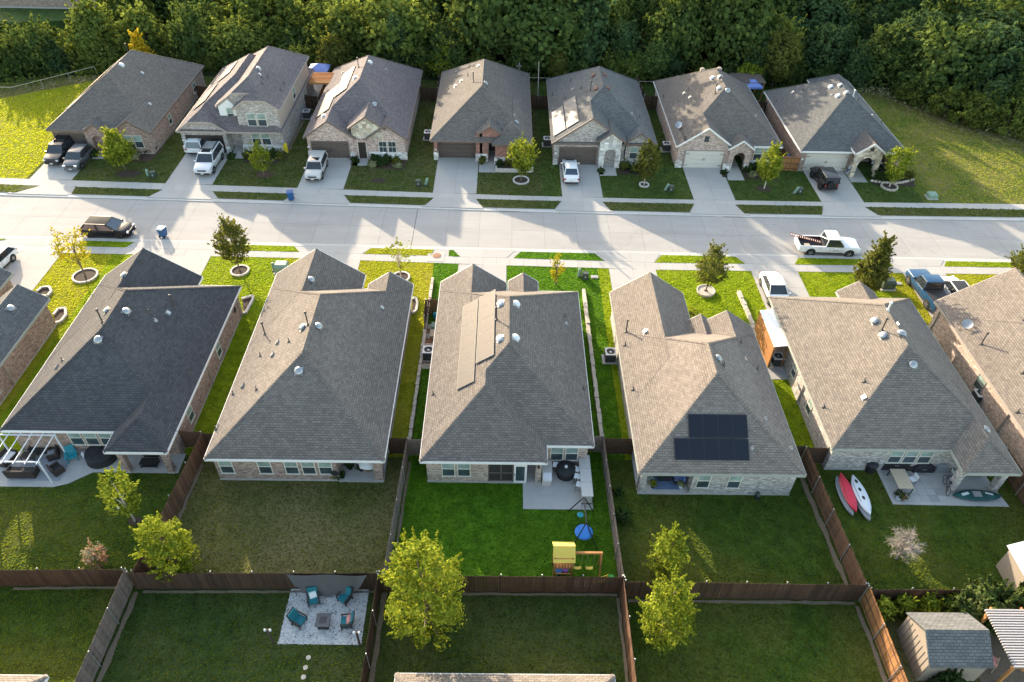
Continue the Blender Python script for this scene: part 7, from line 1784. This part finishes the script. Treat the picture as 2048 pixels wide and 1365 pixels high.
# ------------------------------------------------------------------ olive yard: corner patio
slab_patio('patio',[(-11.4,31.15),(-8.3,31.15),(-8.3,33.6),(-11.4,33.6)],'concrete_patio',.1)
p = (-9.22, 32.00, 0.91); o = thing('garden_umbrella','white garden umbrella standing closed down at the corner patio','umbrella',(-9.35,32.0,.1)); m = MB(); N1=8; rim=[(.75*math.cos(2*math.pi*i/N1),.75*math.sin(2*math.pi*i/N1),1.05 if i%2 else 1.2) for i in range(N1)]
m.add(rim+[(0,0,1.75)],[(i,(i+1)%N1,N1) for i in range(N1)]); b0=len(m.v); m.v += [(a,b,c-.02) for a,b,c in m.v]; m.f += [[b0+k for k in f][::-1] for f in m.f]; m.m += [0]*N1; m.build('canopy',['sail_white'],o,None,True); m = MB(); m.tube([(0,0,0),(0,0,1.8)],.025,6); m.build('pole',['galvanised'],o,None,True)
def pot(label, x, y, mat, leaf, r=.2, z=.0, h=.3, name='plant_pot'):
    o = thing(name, label, 'potted plant', (x,y,z)); m = MB(); m.lathe((0,0,0),[(r*.7,0),(r,h),(r*1.06,h),(r*.9,h-.03),(0,h-.04)],14); m.build('pot',[mat],o,50,True)
    rs = np.random.default_rng(int(abs(x*97+y*31))); cen,nn,cs = crown_points(.3,r*1.5,'dome',10,14,.12,rs,h); c = bpy.data.objects.new('leaves',leaf_mesh('leaves',cen,nn,.08,leaf,rs)); SC.collection.objects.link(c); c.parent = o
for lb,p,mt,lf,z in (('leafy pot at the wall corner of the olive yard',(-11.85, 31.43, 0.00),'terracotta','leaf_lime',0),('small white pot beside the wall corner pots',(-11.52, 31.40, 0.00),'metal_white','leaf_shrub',0),('black pot beside the wall corner pots',(-11.26, 31.53, 0.00),'black_plastic','leaf_shrub',0),('leafy green plant left on the corner patio',(-10.83, 32.11, 0.00),'black_plastic','leaf_shrub',.1),('green and yellow plant before the white umbrella',(-9.56, 31.95, 0.00),'terracotta','leaf_lime',.1),('dark plant right of the first patio plant',(-10.03, 31.99, 0.00),'black_plastic','leaf_shrub',.1),('white flowered pot by the brick post',(-8.98, 31.91, 0.00),'metal_white','leaf_pale',.1)): pot(lb,p[0],p[1]+(.15 if z else 0),mt,lf,z=z)
p = (-11.00, 32.60, 0.17); o = thing('bistro_table','small round pale table on the corner patio','table',(-10.9,32.6,.1)); m = MB(); m.lathe((0,0,0),[(.03,0),(.03,.7),(.3,.72),(.3,.75),(0,.76)],16); m.build('top',['metal_white'],o,None,True)
m = MB(); m.lathe((0,0,0),[(.26,0),(.30,.02),(.26,.04)],18); m.v=[(-11.6+q[0],31.2-q[2]-.03,1.0+q[1]) for q in m.v]; tag(m.build('garden_hose',['black_plastic']),'coiled dark hose on the brick wall of the olive yard','garden hose')
# ------------------------------------------------------------------ porch of the house with the dark panels
m = MB(); m.box(10.6,12.6,30.75,32.6,.10,.115); tag(m.build('rug',['rug_blue']),'blue patterned rug on the corner porch','rug')
o = thing('porch_sofa','blue cushioned sofa on the right of the rug','sofa',(12.55,31.9,.1),-math.pi/2); m = MB(); m.box(-.75,.75,-.35,.35,.05,.36); m.build('base',['wicker'],o,None,True); m = MB(); m.box(-.75,.75,.22,.38,.36,.75); m.build('back',['canopy_blue'],o,None,True)
for s_ in (-1,1): m = MB(); m.box(s_*.36-.33,s_*.36+.33,-.35,.22,.36,.48); m.build('cushion',['canopy_blue'],o,None,True)
o = thing('porch_chair','pale armchair on the left of the rug','chair',(10.35,31.7,.1),math.pi/2+.2); m = MB(); m.box(-.33,.33,-.33,.33,.3,.42); m.build('seat',['pane_reflect_pale'],o,None,True); m = MB(); m.box(-.33,.33,.28,.36,.42,.85); m.build('back',['pane_reflect_pale'],o,None,True)
for a in (-.31,.31):
    for b in (-.31,.31): m = MB(); m.tube([(a,b,0),(a,b,.55)],.018,5); m.build('leg',['black_iron'],o,None,True)
o = thing('fire_bowl_table','dark square table on the blue rug','table',(11.55,31.8,.115)); m = MB(); m.box(-.42,.42,-.35,.35,0,.45); m.build('base',['black_plastic'],o,None,True); m = MB(); m.box(-.1,.1,-.08,.08,.45,.47); m.build('burner',['metal_white'],o,None,True)
pot('green pot plant beside the pale armchair',10.65,30.95,'black_plastic','leaf_lime',.16,.1); pot('speckled flower pot before the blue sofa',12.6,30.95,'metal_white','leaf_pale',.18,.1)
o = thing('garden_tap','dark hose reel standing at the brick wall right of the rear windows','hose reel',(17.85,30.2,0)); m = MB(); m.lathe((0,0,0),[(.2,0),(.22,.16),(.2,.2)],14); m.v=[(q[2]-.1,q[0],.35+q[1]) for q in m.v]; m.build('drum',['green_dark'],o,None,True); m = MB(); m.box(-.14,.14,-.2,.2,0,.06); m.build('foot',['black_plastic'],o,None,True)
# ------------------------------------------------------------------ kayak yard
slab_patio('patio',[(27.2,33.1),(27.25,29.75),(31.5,29.7),(35.35,29.65),(35.1,31.0),(34.9,33.1)],'concrete_patio',.06)
pv = bpy.data.objects.new('paving',None); SC.collection.objects.link(pv); pv['kind']='structure'
for i in range(6):
    for k in range(5):
        m = MB(); x=27.5+i*.63; y=29.95+k*.58; m.box(x+.006,x+.624,y+.006,y+.574,.0,.078+random.uniform(-.002,.003)); m.build('paver',['concrete_patio' if (i*3+k*5)%4 else 'steel_grey'],pv)
def kayak(label, a, b, w, mat, z, holes=0, rz_extra=0, hmul=1.0):
    A=Vector((a[0],a[1],z)); B=Vector((b[0],b[1],z)); L=(B-A).length; d=(B-A).normalized(); ang=math.atan2(d.y,d.x); c=(A+B)/2
    r = thing('kayak', label, 'kayak', c, ang)
    m = MB(); rings=[]
    for t in (-1,-.96,-.85,-.6,-.3,0,.3,.6,.85,.96,1):
        k=(1-abs(t)**2.3)**.75; ww=max(.02,w/2*k); h0=.02+.09*abs(t)**3; h1=.30*hmul*(1-.25*abs(t)**2)+.04*abs(t)
        rings.append([(t*L/2,-ww*.5,h0),(t*L/2,-ww*.95,h0+.1*k+.01),(t*L/2,-ww,h0+.17*k+.02),(t*L/2,-ww*.6,h1),(t*L/2,ww*.6,h1),(t*L/2,ww,h0+.17*k+.02),(t*L/2,ww*.95,h0+.1*k+.01),(t*L/2,ww*.5,h0)])
    m.loft(rings); m.build('hull',[mat],r,50,True)
    for i in range(holes):
        m = MB(); x=(-.42+.28*i)*L*.75; m.lathe((x,0,0),[(.05,.305*hmul),(.13,.31*hmul),(.10,.29*hmul),(0,.29*hmul)],12,0,1.3,.8); m.build('hatch',['black_plastic'],r,None,True)
    m = MB(); m.tube([(-L*.3,-w*.30,.30*hmul),(-L*.05,-w*.34,.315*hmul),(L*.2,-w*.32,.305*hmul)],.012,4); m.build('deck_line',['black_iron'],r,None,True)
    return r
a,b = (24.21, 32.06, 0.35),(24.19, 28.81, 0.35); kayak('red kayak lying beside the side fence', a,b,.82,'kayak_red',.28)
kayak('grey kayak lying under the red kayak', (a[0]-.22,a[1]-.05),(b[0]-.18,b[1]-.15),.80,'kayak_grey',.0)
a,b = (25.02, 31.89, 0.35),(25.07, 28.58, 0.35); kayak('white kayak with black hatches beside the red kayak', a,b,.88,'kayak_white',.28,3)
kayak('grey kayak lying under the white kayak', (a[0]+.02,a[1]-.35),(b[0]-.05,b[1]-.3),.84,'kayak_grey',.0)
a,b = (31.67, 30.45, 0.20),(35.08, 30.41, 0.20); k = kayak('dark green fishing kayak lying on the right patio', a,b,.95,'kayak_green',.08,0)
m = MB(); m.box(-.35,.2,-.22,.22,.28,.36); m.build('seat',['steel_grey'],k,None,True); m = MB(); m.cbox((-.9,.0,.33),(.55,.18,.04),.3); m.cbox((.8,.05,.33),(.5,.1,.04),-.3); m.build('paddle_blade',['cushion_white'],k,None,True)
p = (28.34, 31.24, 0.00); o = thing('patio_table','long slatted tan table on the kayak house patio','table',(p[0]-.1,p[1]+.15,.07),0.0)
for i in range(9): m = MB(); m.box(-.72+i*.16,-.72+i*.16+.148,-.85,.85,.70,.74); m.build('slat',['tabletop'],o,None,True)
for a_ in (-.66,.66):
    for b_ in (-.8,.8): m = MB(); m.box(a_-.03,a_+.03,b_-.03,b_+.03,0,.70); m.build('leg',['black_iron'],o,None,True)
o.scale=(.75,1,1)
p = (29.21, 31.51, 0.00); o = thing('patio_chair','pale chair pushed to the right of the tan table','chair',(p[0],p[1]+.1,.07),-math.pi/2+.2); m = MB(); m.box(-.22,.22,-.22,.22,.40,.44); m.build('seat',['cushion_white'],o,None,True); m = MB(); m.box(-.22,.22,.18,.22,.44,.85); m.build('back',['cushion_white'],o,None,True)
for a_ in (-.2,.2):
    for b_ in (-.2,.2): m = MB(); m.tube([(a_,b_,0),(a_,b_,.4)],.015,5); m.build('leg',['black_iron'],o,None,True)
p = (28.48, 32.88, 0.00); grill('long black covered grill against the rear wall of the kayak house',p[0],p[1]+.15,0,1.9,.65,1.1); p = (30.47, 32.72, 0.00); grill('black covered box against the rear wall right of the fire bowl',p[0],p[1]+.1,0,1.5,.65,.75); p = (31.74, 32.70, 0.00); grill('small grey covered smoker beside the bicycles',p[0],p[1]+.1,0,.8,.6,.8,'deck_grey')
p = (29.44, 32.71, 0.00); o = thing('fire_bowl','round rusty fire bowl with pale cover between the covered grills','fire bowl',(p[0],p[1]+.1,.07)); m = MB(); m.lathe((0,0,0),[(.25,.1),(.38,.35),(.40,.4),(.34,.4),(0,.44)],16); m.build('bowl',['wicker'],o,50,True)
for i in range(3): m = MB(); a_=i*2.1; m.tube([(.2*math.cos(a_),.2*math.sin(a_),.15),(.33*math.cos(a_),.33*math.sin(a_),0)],.02,5); m.build('leg',['black_iron'],o,None,True)
p = (26.66, 32.49, 0.00); o = thing('waste_bin','black round waste bin standing on the lawn by the wall','bin',(p[0],p[1]+.2,0)); m = MB(); m.lathe((0,0,0),[(.32,0),(.40,.72),(.42,.78),(.36,.84),(.2,.9),(0,.92)],18); m.build('bin_body',['black_plastic'],o,50,True); m = MB(); m.tube([(-.12,0,.9),(-.1,0,.97),(.1,0,.97),(.12,0,.9)],.02,5); m.build('handle',['black_plastic'],o,None,True)
pot('pale pot with green plant at the patio corner',*(27.76, 30.21, 0.00)[:2],'kayak_white','leaf_shrub',.2,.06,.28); pot('terracotta pot beside the pale pot',*(28.08, 30.21, 0.00)[:2],'terracotta','leaf_olive',.2,.06,.28)
def bicycle(label, x, y, rz, mat):
    r = thing('bicycle', label, 'bicycle', (x,y,.06), rz)
    for c in (-.52,.52):
        m = MB(); n1=20; m.tube([(c+.33*math.cos(2*math.pi*i/n1),0,.34+.33*math.sin(2*math.pi*i/n1)) for i in range(n1+1)],.022,5); w = m.build('wheel',['tyre'],r,None,True); m = MB()
        for i in range(8): a_=i*math.pi/8; m.tube([(c-.32*math.cos(a_),0,.34-.32*math.sin(a_)),(c+.32*math.cos(a_),0,.34+.32*math.sin(a_))],.005,3)
        m.build('spokes',['galvanised'],w,None,True)
    m = MB(); s,h,bb = (-.18,0,.82),(.36,0,.84),(-.05,0,.32); m.tube([(-.52,0,.34),s],.014,5); m.tube([(-.52,0,.34),bb],.014,5); m.tube([s,bb,h,s],.02,5); m.tube([h,(.52,0,.34)],.02,5); m.build('frame',[mat],r,None,True)
    m = MB(); m.cbox((-.2,0,.93),(.26,.13,.05)); m.tube([(-.2,0,.92),(-.18,0,.8)],.016,5); m.build('saddle',['black_plastic'],r,None,True); m = MB(); m.tube([(.36,0,.84),(.35,0,1.0)],.018,5); m.tube([(.32,-.3,1.02),(.36,0,1.0),(.32,.3,1.02)],.015,5); m.build('handlebar',['black_iron'],r,None,True); m = MB(); m.lathe((0,0,0),[(.09,-.01),(.09,.01)],10); m.v=[(-.05+q[0],q[2]-.05,.32+q[1]) for q in m.v]; m.build('crank',['galvanised'],r,None,True)
p = (31.47, 30.85, 0.00); bicycle('dark bicycle nearest the lawn on the right patio',p[0],p[1]+.3,1.35,'black_iron'); p = (32.01, 31.50, 0.00); bicycle('grey bicycle behind the first one on the right patio',p[0]+.1,p[1]+.3,1.2,'steel_grey')
o = thing('hammock_chair','white hanging cloth chair under the corner porch at the right','hanging chair',(32.3,31.7,.06)); m = MB(); m.loft([[(x,-.3+.1*abs(x),z),(x,.3-.1*abs(x),z),(x,.3-.1*abs(x),z+.03),(x,-.3+.1*abs(x),z+.03)] for x,z in ((-.5,1.3),(-.25,.75),(0,.6),(.25,.75),(.5,1.3))]); m.build('cloth',['sail_white'],o,40,True); m = MB(); m.tube([(-.5,0,1.32),(0,0,2.4),(.5,0,1.32)],.012,4); m.build('rope',['black_iron'],o,None,True)
o = thing('storage_shelf','dark shelf with boxes and bottles under the corner porch at the right','shelf',(34.1,32.4,.06))
for z in (.1,.6,1.1): m = MB(); m.box(-.6,.5,-.2,.2,z,z+.04); m.build('shelf_board',['black_iron'],o,None,True)
for a_ in (-.57,.47): m = MB(); m.box(a_-.02,a_+.02,-.18,.18,0,1.15); m.build('upright',['black_iron'],o,None,True)
for i,(x,mt) in enumerate(((-.4,'cover_black'),(0,'bin_blue'),(.3,'metal_white'))):
    m = MB(); m.box(34.1+x-.14,34.1+x+.14,32.25,32.5,.71,.71+.3-.05*i); tag(m.build('storage_box',[mt]),('black','blue','white')[i]+' box on the dark porch shelf','box')
# ------------------------------------------------------------------ bottom right corner: shed, slatted pergola, white shed
o = thing('garden_shed','beige garden shed with grey shingle roof in the bottom right corner','shed',(25.6,18.9,0))
x0,x1,y0,y1,ze = 23.75,27.35,17.55,20.75,2.1; m = MB(); m.box(x0+.12,x1-.12,y0+.15,y1-.15,0,ze+.05); m.extr([(y0+.15,ze+.05),(y1-.15,ze+.05),((y0+y1)/2,ze+.95)],'x',x0+.12,x0+.16); m.extr([(y0+.15,ze+.05),(y1-.15,ze+.05),((y0+y1)/2,ze+.95)],'x',x1-.16,x1-.12); m.build('wall',['siding_beige'],o)
v,f,rim,caps = wing_shape((x0,x1,y0,y1,'x','gable','gable',ze)); m = MB(); m.add(v,f); m.add([(a_,b_,c_-.1) for a_,b_,c_ in v],[k[::-1] for k in f]); n1=len(v)
for i in range(len(rim)): a_,b_=rim[i],rim[(i+1)%len(rim)]; m.f.append([a_,b_,b_+n1,a_+n1]); m.m.append(0)
m.build('roof',['shingle_slate'],o)
for i in range(9): m = MB(); y=y0+.2+i*.33; m.box(x0+.09,x0+.119,y,y+.02,.05,ze); m.build('siding_seam',['siding_beige'],o)
o = thing('slatted_pergola','pale slatted pergola beside the beige shed','pergola',(30.2,19.2,0)); q0,q1 = 28.1,33.5
for i in range(22): m = MB(); y=17.35+i*.155; m.box(q0,q1,y,y+.075,2.55,2.69); m.build('slat',['slat_grey'],o)
for x in (28.6,30.4,32.2): m = MB(); m.box(x-.04,x+.04,17.2,20.9,2.40,2.545); m.build('rafter',['cedar'],o)
for y in (17.5,20.5): m = MB(); m.box(q0+.05,q1,y-.05,y+.05,2.25,2.395); m.build('beam',['cedar'],o)
for x in (28.35,33.2):
    for y in (17.5,20.5): m = MB(); m.box(x-.07,x+.07,y-.07,y+.07,0,2.25); m.build('post',['cedar'],o)
slab_patio('patio',[(27.6,14.5),(36,14.5),(36,20.9),(27.6,20.9)],'soil',.03)
p = (28.57, 18.41, 0.00); o = thing('garden_lounger','garden chair with pink cushions at the bottom edge','garden chair',(p[0]-.1,p[1]+.3,.04),2.4); m = MB(); m.box(-.3,.3,-.4,.3,.3,.42); m.build('cushion',['cushion_pink'],o,None,True); m = MB(); m.cbox((0,.38,.66),(.6,.12,.66),0,0,-.4); m.build('back_cushion',['cushion_pink'],o,None,True)
for s_ in (-1,1): m = MB(); m.tube([(s_*.34,-.4,.02),(s_*.34,-.42,.55),(s_*.34,.3,.58),(s_*.34,.45,.02)],.025,5); m.build('side_frame',['tabletop'],o,None,True)
x,y = 32.1,22.9; o = thing('white_shed','small white shed cut by the right picture edge','shed',(x+1,y+1,0)); m = MB(); m.extr([(x+.05,0),(x+2.6,0),(x+2.6,2.0),(x+1.35,2.75),(x+.05,2.0)],'y',y+.2,y+2.2); m.build('wall',['siding_beige'],o)
for s_,a_ in ((-1,x+1.35),(1,x+1.35)): m = MB(); m.cbox((a_+s_*.72,y+1.2,2.45),(1.65,2.4,.08),0,0,0,s_*.54); m.build('roof_side',['metal_white'],o)
# ------------------------------------------------------------------ lean-to, canopy, odd pieces
o = thing('lean_to_shed','lean-to with white sheet roof and orange wooden side beside the weathered roofed house','lean-to',(22.4,45.2,0)); a_ = dict(x0=22.0,x1=23.25,y0=43.3,y1=47.9)
for i in range(32): m = MB(); y=43.3+i*.144; m.box(21.98,22.01,y+.003,y+.141,.05,2.3); m.build('board',['fence_orange'],o)
for i in range(2): m = MB(); m.add([(21.95,43.25+i*2.33,2.34),(23.1,43.25+i*2.33,2.5),(23.1,43.25+i*2.33+2.3,2.5),(21.95,43.25+i*2.33+2.3,2.34),(21.95,43.25+i*2.33,2.38),(23.1,43.25+i*2.33,2.54),(23.1,43.25+i*2.33+2.3,2.54),(21.95,43.25+i*2.33+2.3,2.38)],[(0,3,2,1),(4,5,6,7),(0,1,5,4),(1,2,6,5),(2,3,7,6),(3,0,4,7)]); m.build('roof_sheet',['metal_white'],o)
for x,y in ((22.05,43.3),(23.1,43.3),(22.05,47.85)): m = MB(); m.box(x-.045,x+.045,y-.045,y+.045,0,2.33); m.build('post',['fence_orange'],o)
slab_patio('patio',[(22.0,41.9),(23.4,41.9),(23.4,48),(22.0,48)],'concrete_patio',.02)
def pop_canopy(label, x, y, w, h, mat):
    r = thing('pop_up_canopy', label, 'canopy', (x,y,0)); k=w/2; m = MB()
    m.add([(-k,-k,h),(k,-k,h),(k,k,h),(-k,k,h),(0,0,h+.65),(-k,-k,h-.25),(k,-k,h-.25),(k,k,h-.25),(-k,k,h-.25)],[(0,1,4),(1,2,4),(2,3,4),(3,0,4),(5,6,1,0),(6,7,2,1),(7,8,3,2),(8,5,0,3)]); m.v += [(a*.985,b*.985,c-.02) for a,b,c in m.v]; m.f += [[q+9 for q in f][::-1] for f in m.f[:8]]; m.m += [0]*8; m.build('canopy_cloth',[mat],r,None,True)
    for a,b in ((-k,-k),(k,-k),(k,k),(-k,k)): m = MB(); m.tube([(a*.97,b*.97,0),(a*.97,b*.97,h)],.03,5); m.build('leg',['black_iron'],r,None,True)
p = (-25.66, 97.00, 3.13); pop_canopy('blue and white pop-up canopy between two far houses',-25.6,98.0,2.7,2.5,'canopy_blue')
slab_patio('patio',[(-27.5,90.6),(-24.6,90.6),(-24.6,99),(-27.5,99)],'concrete_walk',.03)
pop_canopy('blue rimmed flat canopy behind the gap left of the star porch house',33.2,96.0,2.3,2.2,'canopy_blue'); 
o = thing('garden_gazebo','brown roofed shelter beside the blue rimmed canopy','shelter',(31.8,97.5,0)); m = MB(); m.box(30.6,34.8,95.4,98.6,2.5,2.58); m.build('roof_sheet',['brown_metal'],o)
for x in (30.8,34.6):
    for y in (95.6,98.4): m = MB(); m.box(x-.06,x+.06,y-.06,y+.06,0,2.5); m.build('post',['cedar'],o)
a,b = (32.2,93.5),(32.6,91.0); m = kayak('pale boat lying in the gap left of the star porch house', a,b,.9,'kayak_white',.9)
o = thing('flag_pole','thin weathered pole behind the fence right of the red brick house','pole',(4.2,94.6,0)); m = MB(); m.tube([(4.2,94.6,0),(4.15,94.6,5.2)],[.07,.04],7); m.build('shaft',['bark_pale'],o); m = MB(); m.cbox((4.5,94.5,.4),(.5,.3,.4)); m.build('base_block',['steel_grey'],o)
p = (40.09, 77.12, 0.00); o = thing('porch_figure','small white and blue garden figure by the pale garage door','garden ornament',(39.95,76.0,.03)); m = MB(); m.lathe((0,0,0),[(.2,0),(.22,.3),(.15,.6),(.1,.68),(.14,.8),(.1,.95),(0,.98)],12); m.build('figure',['metal_white'],o,60,True); m = MB(); m.cbox((-.12,-.1,.42),(.2,.12,.4)); m.build('coat',['bin_blue'],o,None,True)
o = thing('porch_bench','white cushioned bench on the porch right of the stone arch','bench',(44.0,78.2,.03)); m = MB(); m.box(-.7,.7,-.3,.3,.25,.45); m.build('seat',['cushion_white'],o,None,True); m = MB(); m.box(-.7,.7,.2,.32,.45,.9); m.build('back',['cushion_white'],o,None,True); m = MB(); m.box(-.74,-.66,-.3,.3,0,.6); m.box(.66,.74,-.3,.3,0,.6); m.build('armrest',['black_iron'],o,None,True)
m = MB(); m.box(-26.0,-25.75,78.6,78.75,.1,1.3); m.box(-26.25,-26.0,78.62,78.72,.3,1.1); tag(m.build('yard_toy',['slide_yellow']),'yellow toy leaning at the corner of the two-storey house','toy')
# gap left of the middle house: paving and clutter
pv = bpy.data.objects.new('paving',None); SC.collection.objects.link(pv); pv['kind']='structure'
for i in range(9): m = MB(); y=42.6+i*.62; m.box(-6.7,-5.35,y+.01,y+.61,-.03,.03); m.build('paver',['clay_lid' if i%2 else 'stone_edge'],pv)
for lb,nm,p,s,mt in (('white and green tub in the gap left of the middle house','storage_tub',(-6.01, 47.34, 0.00),(.5,.6,.5),'green_box'),('tan box in the gap left of the middle house','storage_tub',(-6.06, 46.43, 0.00),(.5,.9,.35),'tabletop'),('teal planter by the red brown fence panel','storage_tub',(-5.99, 48.81, 0.00),(.45,.35,.5),'turquoise')):
    o = thing(nm,lb,'tub',(p[0],p[1]+.2,.03)); m = MB(); a_,b_,c_=s; m.add([(-a_*.4,-b_*.4,0),(a_*.4,-b_*.4,0),(a_*.4,b_*.4,0),(-a_*.4,b_*.4,0),(-a_*.5,-b_*.5,c_),(a_*.5,-b_*.5,c_),(a_*.5,b_*.5,c_),(-a_*.5,b_*.5,c_)],[(0,3,2,1),(0,1,5,4),(1,2,6,5),(2,3,7,6),(3,0,4,7)]); m.build('tub_body',[mt],o,None,True); m = MB(); m.box(-a_*.52,a_*.52,-b_*.52,b_*.52,c_,c_+.05); m.build('lid',[mt],o,None,True)
# curved stone beds on the near lawns at the left
def arc_bed(label, pts):
    o = thing('stone_bed_edge',label,'bed edging',(pts[0][0],pts[0][1],0)); cx=sum(p[0] for p in pts)/len(pts); cy=sum(p[1] for p in pts)/len(pts)
    for a,b in zip(pts,pts[1:]):
        A=Vector((a[0],a[1],.08)); B=Vector((b[0],b[1],.08)); k=max(1,round((B-A).length/.35))
        for i in range(k): m = MB(); c=A.lerp(B,(i+.5)/k); m.cbox(c,((B-A).length/k-.02,.2,.26),math.atan2(b[1]-a[1],b[0]-a[0])); m.build('stone',['stone_ring'],o)
    m = MB(); m.prism([(cx+(p[0]-cx)*.95,cy+(p[1]-cy)*.95) for p in pts],-.03,.07); m.build('mulch_fill',['mulch'],o)
arc_bed('stone edged bed at the corner of the left edge house',[(-39.46, 48.65, 0.00),(-39.40, 49.47, 0.00),(-38.82, 49.55, 0.00),(-38.38, 48.67, 0.00),(-38.42, 47.80, 0.00),(-38.80, 47.59, 0.00)]); arc_bed('stone edged bed beside the left edge driveway',[(-42.45, 51.89, 0.00),(-42.28, 52.48, 0.00),(-41.64, 52.57, 0.00),(-41.16, 51.92, 0.00),(-41.21, 51.26, 0.00),(-41.79, 51.25, 0.00)])
arc_bed('stone edged bed right of the grey roofed house',[(-8.39, 51.56, 0.00),(-8.04, 51.71, 0.00),(-7.82, 50.85, 0.00),(-7.86, 49.87, 0.00),(-8.19, 49.58, 0.00)]); arc_bed('stone edged bed at the front corner of the charcoal roofed house',[(-23.74, 51.22, 0.00),(-22.86, 51.67, 0.00),(-22.71, 51.24, 0.00),(-22.85, 49.27, 0.00),(-23.07, 49.27, 0.00)])

# ------------------------------------------------------------------ grass: blades in clumps on every lawn in view
BLADE = {'turf_bright':'blade_bright','grass_front_near':'blade_front','grass_front_lush':'blade_lush','grass_front_far':'blade_far','grass_front_green':'blade_far','grass_yard_green':'blade_yard',
         'grass_yard_olive':'blade_olive','grass_yard_dark':'blade_yard','grass_field_lit':'blade_front','grass_meadow':'blade_meadow','dry_grass':'blade_olive'}
def inside(P, poly):
    x,y = P[:,0],P[:,1]; r = np.zeros(len(P),bool); n = len(poly)
    for i in range(n):
        x0,y0 = poly[i][:2]; x1,y1 = poly[(i+1)%n][:2]
        if y0 == y1: continue
        c = ((y0>y)!=(y1>y)) & (x < (x1-x0)*(y-y0)/(y1-y0)+x0); r ^= c
    return r
for ws in WINGS.values():
    for w in ws: EXC.append([(w[0]+.45,w[2]+.45),(w[1]-.45,w[2]+.45),(w[1]-.45,w[3]-.45),(w[0]+.45,w[3]-.45)])
gr = np.random.default_rng(11)
for poly,mat,z in LAWNS:
    if z < -.1: continue
    a = np.array([p[:2] for p in poly]); lo = a.min(0); hi = a.max(0)
    lo = np.maximum(lo,[-78,13.5]); hi = np.minimum(hi,[78,101])
    if (hi-lo).min() <= 0: continue
    ym = (lo[1]+hi[1])/2; dens = 95 if ym < 34 else (75 if ym < 62 else 48)
    n = int((hi-lo).prod()*dens); P_ = lo+gr.uniform(size=(n,2))*(hi-lo)
    P_ = P_[np.abs(P_[:,0]) < 21+P_[:,1]*.58]
    P_ = P_[inside(P_,poly)]
    for e in EXC:
        e2 = np.array([q[:2] for q in e]); l2 = e2.min(0); h2 = e2.max(0)
        if (l2 > hi).any() or (h2 < lo).any(): continue
        P_ = P_[~inside(P_,e)]
    n = len(P_)
    if n < 20: continue
    ht = gr.uniform(.6,1.3,n)*(.052 if ym < 62 else .065); wd = gr.uniform(.7,1.3,n)*(.10 if ym < 34 else .12 if ym < 62 else .16)
    an = gr.uniform(0,2*np.pi,n); u = np.column_stack([np.cos(an),np.sin(an),np.zeros(n)])
    up = np.column_stack([gr.normal(0,.35,n),gr.normal(0,.35,n),np.ones(n)]); up /= np.linalg.norm(up,axis=1,keepdims=True)
    b = np.column_stack([P_,np.full(n,z-.004)])
    co = np.stack([b-u*(wd*.42)[:,None], b+u*(wd*.42)[:,None], b+u*(wd*.5)[:,None]+up*ht[:,None], b-u*(wd*.5)[:,None]+up*(ht*gr.uniform(.6,1,n))[:,None]],1).reshape(-1,3).astype(np.float32)
    me = bpy.data.meshes.new('grass'); me.vertices.add(n*4); me.vertices.foreach_set('co',co.ravel()); me.loops.add(n*4); me.loops.foreach_set('vertex_index',np.arange(n*4,dtype=np.int32))
    me.polygons.add(n); me.polygons.foreach_set('loop_start',np.arange(0,n*4,4,dtype=np.int32)); me.update(calc_edges=True); me.materials.append(MATS[BLADE[mat]])
    o = bpy.data.objects.new('grass',me); SC.collection.objects.link(o); stuff(o)
